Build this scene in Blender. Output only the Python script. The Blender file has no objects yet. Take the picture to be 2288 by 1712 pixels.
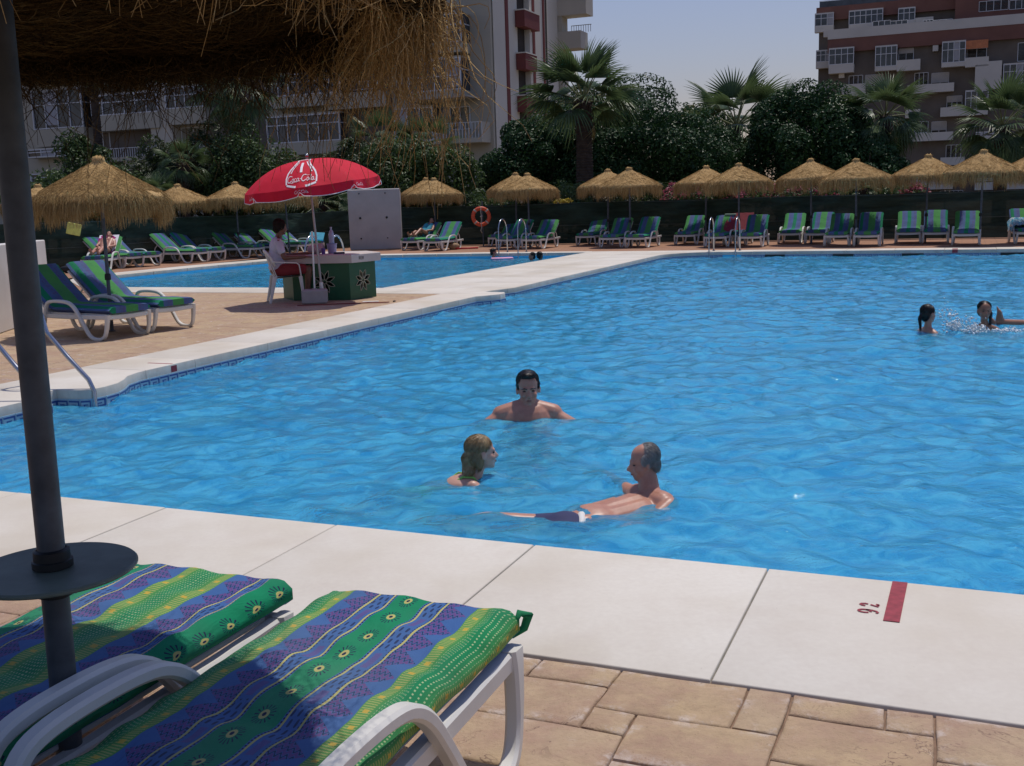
import bpy, bmesh, math, random
import numpy as np
from mathutils import Vector, Matrix
from mathutils.geometry import tessellate_polygon
random.seed(7); rng = np.random.default_rng(7)
D = bpy.data
scene = bpy.context.scene
C = scene.collection
# ------------------------------------------------------------------ camera, sky, sun, exposure
FPX, HY, ROLL, EYE = 2400.0, 448.0, math.radians(1.75), 1.55
PITCH = math.atan((856-HY)/FPX)
Fw = Vector((0, math.cos(PITCH), -math.sin(PITCH))); U0 = Vector((0, math.sin(PITCH), math.cos(PITCH))); R0 = Vector((1, 0, 0))
Rt = R0*math.cos(ROLL)-U0*math.sin(ROLL); Up = U0*math.cos(ROLL)+R0*math.sin(ROLL)
cd = D.cameras.new('camera'); cam = D.objects.new('camera', cd); C.objects.link(cam)
cam.matrix_world = Matrix(((Rt.x, Up.x, -Fw.x, 0), (Rt.y, Up.y, -Fw.y, 0), (Rt.z, Up.z, -Fw.z, EYE), (0, 0, 0, 1)))
cd.sensor_width = 36; cd.lens = FPX/2288*36; cd.clip_start = 0.05; cd.clip_end = 3000
scene.camera = cam
SHX, SHY = -0.19, -0.30                      # shadow offset per metre of height
sdir = Vector((-SHX, -SHY, 1)).normalized()  # towards the sun
el = math.asin(sdir.z); az = math.atan2(sdir.x, sdir.y)
w = D.worlds.new('World'); scene.world = w; w.use_nodes = True
nt = w.node_tree; bg = nt.nodes['Background']
sk = nt.nodes.new('ShaderNodeTexSky'); sk.sky_type = 'NISHITA'; sk.sun_disc = False
sk.sun_elevation = el; sk.sun_rotation = az; sk.dust_density = 1.0; sk.air_density = 1.6; sk.ozone_density = 6.0; sk.altitude = 0
mxs = nt.nodes.new('ShaderNodeMix'); mxs.data_type = 'RGBA'; mxs.blend_type = 'MULTIPLY'; mxs.inputs[0].default_value = 1; mxs.inputs[7].default_value = (1.07, .92, 1.10, 1)   # lavender summer haze
nt.links.new(sk.outputs[0], mxs.inputs[6]); nt.links.new(mxs.outputs[2], bg.inputs[0]); bg.inputs[1].default_value = 0.074
sd = D.lights.new('sun', 'SUN'); so = D.objects.new('sun', sd); C.objects.link(so)
sd.energy = 2.9; sd.angle = math.radians(0.5); sd.color = (1.0, 0.94, 0.85)
so.rotation_euler = (-sdir).to_track_quat('-Z', 'Y').to_euler(); so.location = (0, 0, 30)
vs = scene.view_settings; vs.view_transform = 'Standard'; vs.look = 'None'; vs.gamma = 1; vs.exposure = 0.08
vs.use_curve_mapping = False
scene.render.engine = 'CYCLES'
try:
    scene.cycles.transparent_max_bounces = 24; scene.cycles.max_bounces = 10; scene.cycles.transmission_bounces = 8
except Exception: pass

# ------------------------------------------------------------------ helpers
AG = math.radians(-22.8)
E1 = Vector((math.cos(AG), math.sin(AG), 0)); E2 = Vector((-math.sin(AG), math.cos(AG), 0))
def P(u, v, z=0.0): return E1*u+E2*v+Vector((0, 0, z))
def ray(px, py): return (Fw*FPX+Rt*(px-1144)-Up*(py-856))
def gnd(px, py, z=0.0):
    d = ray(px, py); return Vector((0, 0, EYE))+d*((z-EYE)/d.z)
def at(px, py, Y):
    d = ray(px, py); return Vector((0, 0, EYE))+d*(Y/d.y)
def uvof(p): return p.dot(E1), p.dot(E2)

def tag(o, label=None, cat=None, group=None, kind=None):
    if label: o['label'] = label
    if cat: o['category'] = cat
    if group: o['group'] = group
    if kind: o['kind'] = kind
    return o
def link(o, parent=None):
    C.objects.link(o)
    if parent is not None: o.parent = parent
    return o
def empty(name, loc=(0, 0, 0), rz=0, label=None, cat=None, group=None):
    o = D.objects.new(name, None); o.empty_display_size = .1; link(o); o.location = loc; o.rotation_euler = (0, 0, rz)
    return tag(o, label, cat, group)
def copy_tree(o, parent=None):
    c = o.copy(); C.objects.link(c)
    if parent is not None: c.parent = parent
    for ch in o.children: copy_tree(ch, c)
    return c

class MB:
    """collects vertices / faces / material indices into one mesh"""
    def __init__(s): s.v = []; s.f = []; s.m = []; s.uv = None
    def add(s, vs_, fs, mi=0):
        b = len(s.v); s.v.extend([tuple(x) for x in vs_]); s.f.extend([tuple(b+i for i in f) for f in fs]); s.m.extend([mi]*len(fs)); return b
    def box(s, x0, x1, y0, y1, z0, z1, mi=0, M=None):
        vs_ = [Vector(p) for p in ((x0,y0,z0),(x1,y0,z0),(x1,y1,z0),(x0,y1,z0),(x0,y0,z1),(x1,y0,z1),(x1,y1,z1),(x0,y1,z1))]
        if M is not None: vs_ = [M@p for p in vs_]
        s.add(vs_, [(0,3,2,1),(4,5,6,7),(0,1,5,4),(1,2,6,5),(2,3,7,6),(3,0,4,7)], mi)
    def bbox(s, x0, x1, y0, y1, z0, z1, b=.004, mi=0, M=None):
        """box with chamfered top/vertical edges"""
        def ring(i, z): return [(x0+i, y0+i, z), (x1-i, y0+i, z), (x1-i, y1-i, z), (x0+i, y1-i, z)]
        rs = ring(b, z0)+ring(0, z0+b)+ring(0, z1-b)+ring(b, z1)
        vs_ = [Vector(p) for p in rs]
        if M is not None: vs_ = [M@p for p in vs_]
        fs = [(3,2,1,0), (12,13,14,15)]
        for k in range(3):
            for i in range(4):
                a = k*4+i; c = k*4+(i+1) % 4; fs.append((a, c, c+4, a+4))
        s.add(vs_, fs, mi)
    def tube(s, pts, r, n=8, mi=0, cap=True, aspect=None, upv=None):
        pts = [Vector(p) for p in pts]; m = len(pts)
        rs = r if hasattr(r, '__len__') else [r]*m
        T = [((pts[min(i+1, m-1)]-pts[max(i-1, 0)]).normalized()) for i in range(m)]
        ref = Vector(upv) if upv is not None else (Vector((0, 0, 1)) if abs(T[0].z) < .9 else Vector((1, 0, 0)))
        nx = (ref-T[0]*ref.dot(T[0])).normalized()
        vs_ = []
        for i in range(m):
            if upv is not None: nx = (ref-T[i]*ref.dot(T[i])).normalized() if abs(ref.dot(T[i])) < .999 else nx
            else: nx = (nx-T[i]*nx.dot(T[i])).normalized()
            ny = T[i].cross(nx)
            for k in range(n):
                a = 2*math.pi*(k+.5)/n
                ax, ay = (1, 1) if aspect is None else aspect
                vs_.append(pts[i]+nx*math.cos(a)*rs[i]*ax+ny*math.sin(a)*rs[i]*ay)
        fs = []
        for i in range(m-1):
            for k in range(n):
                a = i*n+k; b = i*n+(k+1) % n; fs.append((a, b, b+n, a+n))
        if cap: fs.append(tuple(range(n-1, -1, -1))); fs.append(tuple((m-1)*n+k for k in range(n)))
        s.add(vs_, fs, mi)
    def rect_sweep(s, pts, wdt, hgt, side, mi=0, b=.006):
        """sweep a chamfered rectangle; side = the constant width axis; pts lie in the plane normal to it"""
        pts = [Vector(p) for p in pts]; m = len(pts); side = Vector(side).normalized()
        hs = hgt if hasattr(hgt, '__len__') else [hgt]*m
        prof = lambda h: [(-wdt/2+b, -h/2), (wdt/2-b, -h/2), (wdt/2, -h/2+b), (wdt/2, h/2-b), (wdt/2-b, h/2), (-wdt/2+b, h/2), (-wdt/2, h/2-b), (-wdt/2, -h/2+b)]
        vs_ = []
        for i in range(m):
            t = (pts[min(i+1, m-1)]-pts[max(i-1, 0)]).normalized(); nn = side.cross(t).normalized()
            for a, c in prof(hs[i]): vs_.append(pts[i]+side*a+nn*c)
        fs = []
        for i in range(m-1):
            for k in range(8):
                a = i*8+k; c = i*8+(k+1) % 8; fs.append((a, c, c+8, a+8))
        fs.append(tuple(range(7, -1, -1))); fs.append(tuple((m-1)*8+k for k in range(8)))
        s.add(vs_, fs, mi)
    def lathe(s, prof, n=24, mi=0, M=None, rad=None):
        vs_ = []; m = len(prof)
        for (r, z) in prof:
            for k in range(n):
                a = 2*math.pi*k/n; rr = r*(rad[k] if rad is not None else 1)
                p = Vector((rr*math.cos(a), rr*math.sin(a), z)); vs_.append(M@p if M is not None else p)
        fs = []
        for i in range(m-1):
            for k in range(n):
                a = i*n+k; b = i*n+(k+1) % n; fs.append((a, b, b+n, a+n))
        s.add(vs_, fs, mi)
    def ell(s, c, r, n=12, mi=0, M=None):
        c = Vector(c); vs_ = []; fs = []
        m = n//2+1
        for i in range(m+1):
            th = math.pi*i/m
            for k in range(n):
                a = 2*math.pi*k/n
                p = Vector((r[0]*math.sin(th)*math.cos(a), r[1]*math.sin(th)*math.sin(a), -r[2]*math.cos(th)))
                if M is not None: p = M@p
                vs_.append(c+p)
        for i in range(m):
            for k in range(n):
                a = i*n+k; b = i*n+(k+1) % n; fs.append((a, b, b+n, a+n))
        s.add(vs_, fs, mi)
    def prism(s, poly, z0, z1, mi=0, b=0.0):
        n = len(poly); a2 = sum(poly[i][0]*poly[(i+1) % n][1]-poly[(i+1) % n][0]*poly[i][1] for i in range(n))
        if a2 < 0: poly = poly[::-1]
        pl = [Vector((p[0], p[1])) for p in poly]
        def inset(d):
            out = []
            for i in range(n):
                p0, p1, p2 = pl[i-1], pl[i], pl[(i+1) % n]
                d1 = (p1-p0).normalized(); d2 = (p2-p1).normalized()
                n1 = Vector((-d1.y, d1.x)); n2 = Vector((-d2.y, d2.x)); bs = n1+n2
                k = d/max(.35, (1+n1.dot(n2))/1.0)
                out.append(p1+bs*k)
            return out
        if b > 0:
            rings = [[(p.x, p.y, z0) for p in pl], [(p.x, p.y, z1-b) for p in pl], [(p.x, p.y, z1-b*.35) for p in inset(b*.4)], [(p.x, p.y, z1) for p in inset(b)]]
        else: rings = [[(p.x, p.y, z0) for p in pl], [(p.x, p.y, z1) for p in pl]]
        vs_ = [q for r in rings for q in r]; fs = [tuple(range(n-1, -1, -1)), tuple((len(rings)-1)*n+i for i in range(n))]
        for k in range(len(rings)-1):
            for i in range(n):
                a = k*n+i; c = k*n+(i+1) % n; fs.append((a, c, c+n, a+n))
        s.add(vs_, fs, mi)
    def mesh(s, name, mats, smooth=False, auto=None):
        me = D.meshes.new(name); me.from_pydata([tuple(x) for x in s.v], [], s.f)
        if not isinstance(mats, (list, tuple)): mats = [mats]
        for m_ in mats: me.materials.append(m_)
        me.polygons.foreach_set('material_index', s.m)
        if smooth: me.polygons.foreach_set('use_smooth', [True]*len(s.f))
        if s.uv is not None:
            ul = me.uv_layers.new(name='UVMap')
            for L in me.loops: ul.data[L.index].uv = s.uv[L.vertex_index]
        me.update()
        if auto is not None:
            me.polygons.foreach_set('use_smooth', [True]*len(s.f))
            try: me.set_sharp_from_angle(angle=math.radians(auto))
            except Exception: pass
        return me
    def build(s, name, mats, parent=None, smooth=False, auto=None, **kw):
        o = D.objects.new(name, s.mesh(name, mats, smooth, auto)); link(o, parent)
        if kw: tag(o, **kw)
        return o
def inst(name, me, loc, rz=0, parent=None, scale=None, M=None):
    o = D.objects.new(name, me); link(o, parent)
    if M is not None: o.matrix_local = M
    else:
        o.location = loc; o.rotation_euler = (0, 0, rz)
        if scale is not None: o.scale = scale
    return o
def ribbons(name, paths, wd, mat, parent=None, kind=None, build=True):
    """many thin double ribbons (crossed) from paths (N,K,3) numpy"""
    Pn = np.asarray(paths, dtype=np.float64); N, K, _ = Pn.shape
    T = np.gradient(Pn, axis=1); T /= (np.linalg.norm(T, axis=2, keepdims=True)+1e-9)
    rv = rng.normal(size=(N, 1, 3)); S = np.cross(T, np.broadcast_to(rv, T.shape)); S /= (np.linalg.norm(S, axis=2, keepdims=True)+1e-9)
    B = np.cross(T, S)
    wd = np.broadcast_to(np.asarray(wd).reshape(-1, 1, 1), (N, 1, 1))*np.linspace(1, .35, K).reshape(1, K, 1)*.5
    # triangular tube
    a = Pn+S*wd; b = Pn-S*wd*.5+B*wd*.87; c_ = Pn-S*wd*.5-B*wd*.87
    V = np.stack([a, b, c_], axis=2).reshape(-1, 3)
    idx = np.arange(N*K*3).reshape(N, K, 3)
    q = []
    for k in range(3):
        k2 = (k+1) % 3
        q.append(np.stack([idx[:, :-1, k], idx[:, :-1, k2], idx[:, 1:, k2], idx[:, 1:, k]], axis=-1).reshape(-1, 4))
    q = np.concatenate(q)
    return npmesh(name, V, q, mat, parent, kind)
def npmesh(name, V, quads, mat, parent=None, kind=None, smooth=False, obj=True):
    me = D.meshes.new(name); n = len(quads); k = quads.shape[1]
    me.vertices.add(len(V)); me.vertices.foreach_set('co', np.asarray(V, dtype=np.float32).ravel())
    me.loops.add(n*k); me.loops.foreach_set('vertex_index', quads.astype(np.int32).ravel())
    me.polygons.add(n); me.polygons.foreach_set('loop_start', np.arange(0, n*k, k, dtype=np.int32))
    try: me.polygons.foreach_set('loop_total', np.full(n, k, dtype=np.int32))
    except Exception: pass
    me.materials.append(mat); me.update(calc_edges=True)
    me.polygons.foreach_set('use_smooth', np.full(n, smooth)); me.validate()
    if not obj: return me
    o = D.objects.new(name, me); link(o, parent)
    if kind: o['kind'] = kind
    return o

# ------------------------------------------------------------------ materials
class NT:
    def __init__(s, name, rough=.6, spec=.4):
        s.m = D.materials.new(name); s.m.use_nodes = True; s.t = s.m.node_tree; s.b = s.t.nodes['Principled BSDF']
        s.b.inputs['Roughness'].default_value = rough; s.b.inputs['Specular IOR Level'].default_value = spec
        s._tc = None
    def n(s, typ, **kw):
        x = s.t.nodes.new(typ)
        for k, v in kw.items(): setattr(x, k, v)
        return x
    def set(s, sock, v):
        if hasattr(v, 'is_output') or isinstance(v, bpy.types.NodeSocket): s.t.links.new(v, sock)
        elif isinstance(v, (tuple, list)) and len(v) == 3 and sock.type == 'RGBA': sock.default_value = (*v, 1)
        else: sock.default_value = v
    def tc(s, o='Object'):
        if s._tc is None: s._tc = s.n('ShaderNodeTexCoord')
        return s._tc.outputs[o]
    def pos(s): return s.n('ShaderNodeNewGeometry').outputs['Position']
    def m_(s, op, a, b=0.0, c=None, clamp=False):
        x = s.n('ShaderNodeMath', operation=op, use_clamp=clamp); s.set(x.inputs[0], a); s.set(x.inputs[1], b)
        if c is not None: s.set(x.inputs[2], c)
        return x.outputs[0]
    def gt(s, a, b): return s.m_('GREATER_THAN', a, b)
    def lt(s, a, b): return s.m_('LESS_THAN', a, b)
    def band(s, x, a, b): return s.m_('MULTIPLY', s.gt(x, a), s.lt(x, b))
    def mix(s, f, a, b):
        x = s.n('ShaderNodeMix', data_type='RGBA'); s.set(x.inputs[0], f); s.set(x.inputs[6], a); s.set(x.inputs[7], b); return x.outputs[2]
    def noise(s, scale, vec=None, detail=4, rough=.55, dist=0):
        x = s.n('ShaderNodeTexNoise'); s.set(x.inputs['Scale'], scale); x.inputs['Detail'].default_value = detail; x.inputs['Roughness'].default_value = rough
        x.inputs['Distortion'].default_value = dist
        s.set(x.inputs['Vector'], vec if vec is not None else s.tc()); return x.outputs[0]
    def mapr(s, x, a, b, c=0, d=1):
        k = s.n('ShaderNodeMapRange'); s.set(k.inputs[0], x); k.inputs[1].default_value = a; k.inputs[2].default_value = b
        k.inputs[3].default_value = c; k.inputs[4].default_value = d; return k.outputs[0]
    def mapping(s, vec, scale=(1, 1, 1), rot=(0, 0, 0)):
        x = s.n('ShaderNodeMapping'); s.set(x.inputs[0], vec); x.inputs['Scale'].default_value = scale; x.inputs['Rotation'].default_value = rot; return x.outputs[0]
    def bump(s, h, strength=.3, dist=.01):
        x = s.n('ShaderNodeBump'); x.inputs['Strength'].default_value = strength; x.inputs['Distance'].default_value = dist
        s.set(x.inputs['Height'], h); s.t.links.new(x.outputs[0], s.b.inputs['Normal'])
    def col(s, v): s.set(s.b.inputs['Base Color'], v); return s.m
def simple(name, col, rough=.6, var=.12, scale=6, bump=0, bscale=40, metal=0, spec=.4, bdist=.004, vec=None):
    t = NT(name, rough, spec)
    vv = None
    nz = t.noise(scale, vv, 5)
    f = t.mapr(nz, .3, .7)
    a = tuple(min(1, c*(1-var)) for c in col); b = tuple(min(1, c*(1+var)) for c in col)
    t.col(t.mix(f, a, b)); t.b.inputs['Metallic'].default_value = metal
    if bump: t.bump(t.noise(bscale, vv, 3), bump, bdist)
    return t.m
M = {}
M['plastic'] = simple('white_resin', (.64, .63, .59), .38, .06, 5, .05, 60)
M['chrome'] = simple('steel', (.42, .44, .47), .26, .05, 8, 0, 0, 1.0)
M['pole'] = simple('grey_pole', (.085, .10, .125), .55, .25, 14, .2, 50, .1, .35)
M['poledark'] = simple('dark_pole', (.065, .075, .085), .5, .3, 14, .15, 50)
M['black'] = simple('black_plastic', (.012, .013, .013), .5, .2, 8)
M['white'] = simple('white_paint', (.70, .69, .66), .6, .06, 3, .08, 80)
M['whitewall'] = simple('white_wall', (.62, .60, .58), .8, .07, 2, .15, 60)
M['wood'] = simple('weathered_wood', (.030, .022, .015), .8, .3, 8, .3, 50)
M['tabletop'] = simple('green_grey_table', (.12, .15, .12), .45, .25, 10, .1, 60)
M['beige'] = simple('beige_render', (.52, .48, .40), .85, .07, .35, .1, 8)
M['beige2'] = simple('tan_render', (.45, .415, .33), .85, .08, .4, .1, 8)
M['cream'] = simple('pale_render', (.66, .62, .53), .85, .05, .3, .1, 8)
M['brick'] = simple('brown_brick', (.145, .122, .100), .9, .15, .6, .2, 10)
M['redbrick'] = simple('red_brick_band', (.20, .095, .072), .9, .12, .5, .2, 10)
M['redpaint'] = simple('red_panel', (.19, .05, .042), .7, .1, 1)
M['balcony'] = simple('balcony_render', (.60, .57, .51), .85, .06, .4)
M['frame'] = simple('white_window_frame', (.66, .67, .68), .5, .05, 1)
M['curtain'] = simple('curtain', (.38, .38, .40), .9, .1, 2)
M['shutter'] = simple('roller_shutter', (.40, .37, .33), .8, .08, 2)
M['recess_shade'] = simple('painted_recess_shade', (.045, .036, .030), .9, .2, 1)  # near-black colour standing in for the shade inside openings
M['greypanel'] = simple('grey_concrete_panel', (.40, .375, .365), .85, .09, 2, .2, 40)
M['greenpaint'] = simple('green_paint', (.012, .085, .038), .45, .12, 4, .08, 30)
M['terracotta_deck'] = None
def glass():
    t = NT('window_glass', .08, .6)
    t.col(t.mix(t.mapr(t.noise(.8), .35, .65), (.018, .022, .028), (.06, .07, .085))); return t.m
M['glass'] = glass()
def leafmat(name, a, b, rough=.45, scale=1.2, spec=.45, trans=.25):
    t = NT(name, rough, spec)
    g_ = t.n('ShaderNodeNewGeometry')
    f = t.m_('MULTIPLY', t.m_('ADD', g_.outputs['Random Per Island'], t.noise(scale)), .5)
    t.col(t.mix(t.mapr(f, .25, .75), a, b))
    tr = t.n('ShaderNodeBsdfTranslucent'); t.set(tr.inputs[0], tuple(x*1.4 for x in b))
    ms = t.n('ShaderNodeMixShader'); ms.inputs[0].default_value = trans
    out = t.t.nodes['Material Output']
    t.t.links.new(t.b.outputs[0], ms.inputs[1]); t.t.links.new(tr.outputs[0], ms.inputs[2]); t.t.links.new(ms.outputs[0], out.inputs[0])
    return t.m
M['ficus'] = leafmat('dark_ficus_leaves', (.010, .034, .010), (.036, .090, .028), .45, 1.0, .22, .10)
M['bush'] = leafmat('bush_leaves', (.024, .052, .014), (.075, .125, .036), .5, 1.2, .35, .2)
M['palm'] = leafmat('palm_leaves', (.035, .075, .028), (.105, .155, .060), .42, .8, .4, .2)
M['drypalm'] = leafmat('dry_palm_leaves', (.16, .12, .05), (.25, .19, .08), .7, .8)
M['petiole'] = simple('palm_petiole', (.16, .17, .07), .6, .2, 3)
M['trunk'] = simple('palm_trunk', (.060, .045, .036), .9, .35, 6, .6, 30, 0, .2, .02)
M['bark'] = simple('tree_bark', (.045, .036, .028), .9, .3, 6, .5, 30, 0, .2, .02)
M['flower'] = leafmat('pink_flowers', (.22, .03, .07), (.38, .09, .12), .6, 2)
M['yleaf'] = leafmat('yellow_leaves', (.30, .22, .03), (.42, .34, .05), .6, 2)
def straw(name, a, b, sc=60):
    t = NT(name, .85, .15)
    g_ = t.n('ShaderNodeNewGeometry')
    f = t.m_('ADD', t.m_('MULTIPLY', g_.outputs['Random Per Island'], .6), t.m_('MULTIPLY', t.noise(sc, None, 4, .7), .5))
    t.col(t.mix(t.mapr(f, .2, .85), a, b)); t.bump(t.noise(sc*1.3, t.mapping(t.tc(), (1, 1, .4)), 4, .8), .9, .02)
    return t.m
M['straw'] = straw('thatch_straw', (.19, .11, .042), (.62, .41, .18))
M['strawfine'] = straw('thatch_fibres', (.26, .155, .055), (.64, .44, .19))
M['strawshade'] = straw('thatch_shaded', (.022, .014, .005), (.13, .082, .028), 34)  # same straw darkened, underside shade put into the colour
def fence_mat():
    t = NT('green_netting', .8, .2)
    nz = t.noise(1.1, t.mapping(t.pos(), (1, 1, 5)), 5, .6)
    t.col(t.mix(t.mapr(nz, .35, .7), (.012, .026, .019), (.034, .066, .050)))
    t.bump(nz, .5, .1)
    tr = t.n('ShaderNodeBsdfTransparent'); ms = t.n('ShaderNodeMixShader'); ms.inputs[0].default_value = .03
    out = t.t.nodes['Material Output']
    t.t.links.new(t.b.outputs[0], ms.inputs[1]); t.t.links.new(tr.outputs[0], ms.inputs[2]); t.t.links.new(ms.outputs[0], out.inputs[0])
    return t.m
M['net'] = fence_mat()
def coping_mat():
    t = NT('cast_stone_coping', .75, .25)
    p = t.pos(); oi = t.n('ShaderNodeObjectInfo').outputs['Random']
    big = t.mapr(t.noise(.9, p, 5, .6), .35, .7); sm = t.mapr(t.noise(38, p, 3), .25, .75)
    c = t.mix(big, (.68, .645, .575), (.60, .55, .47))
    c = t.mix(t.m_('MULTIPLY', t.mapr(t.noise(.55, p, 4, .6), .47, .62), .5), c, (.46, .395, .29))
    c = t.mix(t.m_('MULTIPLY', t.mapr(t.noise(2.3, p, 6, .7), .50, .75), .35), c, (.50, .43, .37))
    c = t.mix(t.m_('MULTIPLY', sm, .26), c, (.47, .42, .36))
    c = t.mix(t.m_('MULTIPLY', oi, .12), c, (.50, .46, .42))
    sp = t.m_('MULTIPLY', t.gt(t.noise(27, p, 3, .8), .735), t.gt(t.noise(1.7, p, 2), .5)); c = t.mix(t.m_('MULTIPLY', sp, .6), c, (.20, .15, .10))
    gn = t.n('ShaderNodeNewGeometry').outputs['Normal']; sx = t.n('ShaderNodeSeparateXYZ'); t.set(sx.inputs[0], gn)
    side_tone = t.m_('MULTIPLY', t.lt(sx.outputs[2], .5), t.mapr(t.noise(5, t.mapping(p, (1, 1, .3)), 5, .7), .35, .8, .1, .75))  # vertical faces mixed unevenly towards a greyer tone
    c = t.mix(side_tone, c, (.33, .32, .27))
    t.bump(t.noise(160, p, 3), .12, .003)
    return t.col(c)
M['coping'] = coping_mat()
M['joint'] = simple('joint_mortar', (.10, .075, .05), .95, .3, 20)
M['redmark'] = simple('red_mark_paint', (.27, .035, .05), .7, .25, 30, .1, 90)
def stone_mat():
    t = NT('stamped_stone', .78, .25)
    p = t.pos(); oi = t.n('ShaderNodeObjectInfo').outputs['Random']
    c = t.mix(t.mapr(t.noise(3.2, p, 6, .62), .32, .7), (.50, .37, .215), (.385, .255, .18))
    c = t.mix(t.m_('MULTIPLY', t.mapr(t.noise(9, t.mapping(p, (1, 1.5, 1)), 5, .65), .45, .75), .45), c, (.30, .20, .115))
    c = t.mix(t.m_('MULTIPLY', oi, .45), c, (.46, .35, .24))
    c = t.mix(t.m_('MULTIPLY', t.mapr(t.noise(2.1, p, 6, .75), .46, .62), .55), c, (.33, .195, .15))
    c = t.mix(t.m_('MULTIPLY', t.mapr(t.noise(26, t.mapping(p, (1, 1.4, 1), (0, 0, .4)), 5, .8), .45, .75), .4), c, (.26, .19, .12))
    at_ = t.n('ShaderNodeAttribute'); at_.attribute_name = 'edge'
    wz = t.m_('MULTIPLY', t.m_('MULTIPLY', at_.outputs['Fac'], t.mapr(t.noise(7, p, 6, .75), .52, .66)), .6)
    c = t.mix(wz, c, (.66, .59, .55))
    cr = t.m_('LESS_THAN', t.m_('ABSOLUTE', t.m_('SUBTRACT', t.noise(2.4, p, 5, .6, 1.2), .5)), .0045); c = t.mix(t.m_('MULTIPLY', cr, t.mapr(t.noise(1.3, p, 2), .5, .6, 0, .7)), c, (.15, .09, .07))
    wz2 = t.mapr(t.noise(2.2, t.mapping(p, (1, 1.6, 1), (0, 0, -.4)), 6, .75, .6), .60, .78, 0, .45); c = t.mix(wz2, c, (.58, .50, .45))
    sp = t.gt(t.noise(75, p, 2), .70); c = t.mix(t.m_('MULTIPLY', sp, .35), c, (.16, .10, .06))
    t.bump(t.m_('ADD', t.noise(7, p, 9, .74, .5), t.m_('MULTIPLY', t.noise(90, p, 3), .2)), .8, .016)
    return t.col(c)
M['stone'] = stone_mat()
M['stonejoint'] = simple('stamped_joint', (.23, .15, .105), .95, .3, 15)
M['ground'] = simple('dry_soil', (.13, .10, .065), .95, .3, .6, .4, 8)
def fabric(name, off):
    t = NT(name, .85, .15)
    uvn = t.tc('UV'); sx = t.n('ShaderNodeSeparateXYZ'); t.set(sx.inputs[0], uvn); U, V = sx.outputs[0], sx.outputs[1]
    wob = t.m_('MULTIPLY', t.m_('SUBTRACT', t.noise(4, t.mapping(uvn, (.5, 1, 1)), 2), .5), .022)
    x = t.m_('FRACT', t.m_('ADD', t.m_('ADD', U, off), wob)); d = t.m_('ABSOLUTE', t.m_('SUBTRACT', x, .5))
    xm = t.m_('MULTIPLY', U, .6)
    blue, em, yel, ink, pur = (.050, .125, .32), (.006, .215, .10), (.46, .42, .15), (.010, .015, .06), (.14, .05, .19)
    c = t.mix(t.band(d, .085, .345), em, blue)
    grn = t.mix(t.mapr(d, .40, .47), (.09, .27, .065), (.012, .21, .08))
    c = t.mix(t.gt(d, .345), c, grn)
    # purple scales
    k = 78.0
    a1 = t.m_('SINE', t.m_('ADD', t.m_('MULTIPLY', V, k*2.6), t.m_('MULTIPLY', t.m_('SINE', t.m_('MULTIPLY', xm, 420)), 1.5)))
    tri = t.m_('PINGPONG', V, .05)                       # triangles of plain blue along the outer side
    lim = t.m_('SUBTRACT', .335, t.m_('MULTIPLY', tri, 2.0))
    inp = t.m_('MULTIPLY', t.gt(d, .20), t.lt(d, lim))
    c = t.mix(t.m_('MULTIPLY', t.m_('MULTIPLY', inp, t.gt(a1, -.1)), .8), c, pur)
    c = t.mix(t.m_('MULTIPLY', t.m_('MULTIPLY', inp, t.lt(a1, -.75)), .9), c, ink)
    # small motifs in the narrow blue band
    inb = t.band(d, .108, .178)
    mv = t.m_('MULTIPLY', t.m_('SINE', t.m_('MULTIPLY', V, 95)), t.m_('SINE', t.m_('MULTIPLY', xm, 330)))
    mk = t.m_('MULTIPLY', t.gt(t.m_('SINE', t.m_('MULTIPLY', V, 26)), -.2), t.gt(mv, .35))
    c = t.mix(t.m_('MULTIPLY', t.m_('MULTIPLY', inb, mk), .8), c, ink)
    mk2 = t.m_('MULTIPLY', t.lt(t.m_('SINE', t.m_('MULTIPLY', V, 26)), -.55), t.band(d, .125, .16))
    c = t.mix(t.m_('MULTIPLY', mk2, .5), c, pur)
    # ink hatch beside lines
    hat = t.gt(t.m_('SINE', t.m_('MULTIPLY', V, 520)), 0)
    for a, b in ((.088, .096), (.178, .184), (.196, .203)): c = t.mix(t.m_('MULTIPLY', t.band(d, a, b), hat), c, ink)
    # yellow lines
    c = t.mix(t.band(d, .0965, .106), c, yel); c = t.mix(t.band(d, .184, .1945), c, yel)
    # eyes on the emerald strip
    cell = t.m_('SUBTRACT', t.m_('FRACT', t.m_('MULTIPLY', V, 8.5)), .5)
    ex = t.m_('MULTIPLY', t.m_('SUBTRACT', x, .5), .6*8.5/.62)
    rr = t.m_('SQRT', t.m_('ADD', t.m_('MULTIPLY', cell, cell), t.m_('MULTIPLY', ex, ex)))
    ang = t.m_('ARCTAN2', cell, ex)
    strip = t.lt(d, .085)
    rays = t.m_('MULTIPLY', t.m_('MULTIPLY', t.band(rr, .18, .34), t.gt(t.m_('SINE', t.m_('MULTIPLY', ang, 16)), .5)), strip)
    c = t.mix(rays, c, ink); c = t.mix(t.m_('MULTIPLY', t.lt(rr, .15), strip), c, yel); c = t.mix(t.m_('MULTIPLY', t.lt(rr, .065), strip), c, ink)
    # yellow hatch on green strip
    h1 = t.m_('MULTIPLY', t.gt(t.m_('SINE', t.m_('MULTIPLY', V, 620)), .1), t.gt(t.m_('SINE', t.m_('MULTIPLY', xm, 1500)), -.5))
    c = t.mix(t.m_('MULTIPLY', t.m_('MULTIPLY', t.band(d, .35, .415), h1), .85), c, yel)
    st = t.m_('MULTIPLY', t.gt(t.m_('SINE', t.m_('MULTIPLY', V, 85)), .8), t.band(d, .37, .40)); c = t.mix(st, c, (.5, .36, .06))
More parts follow.
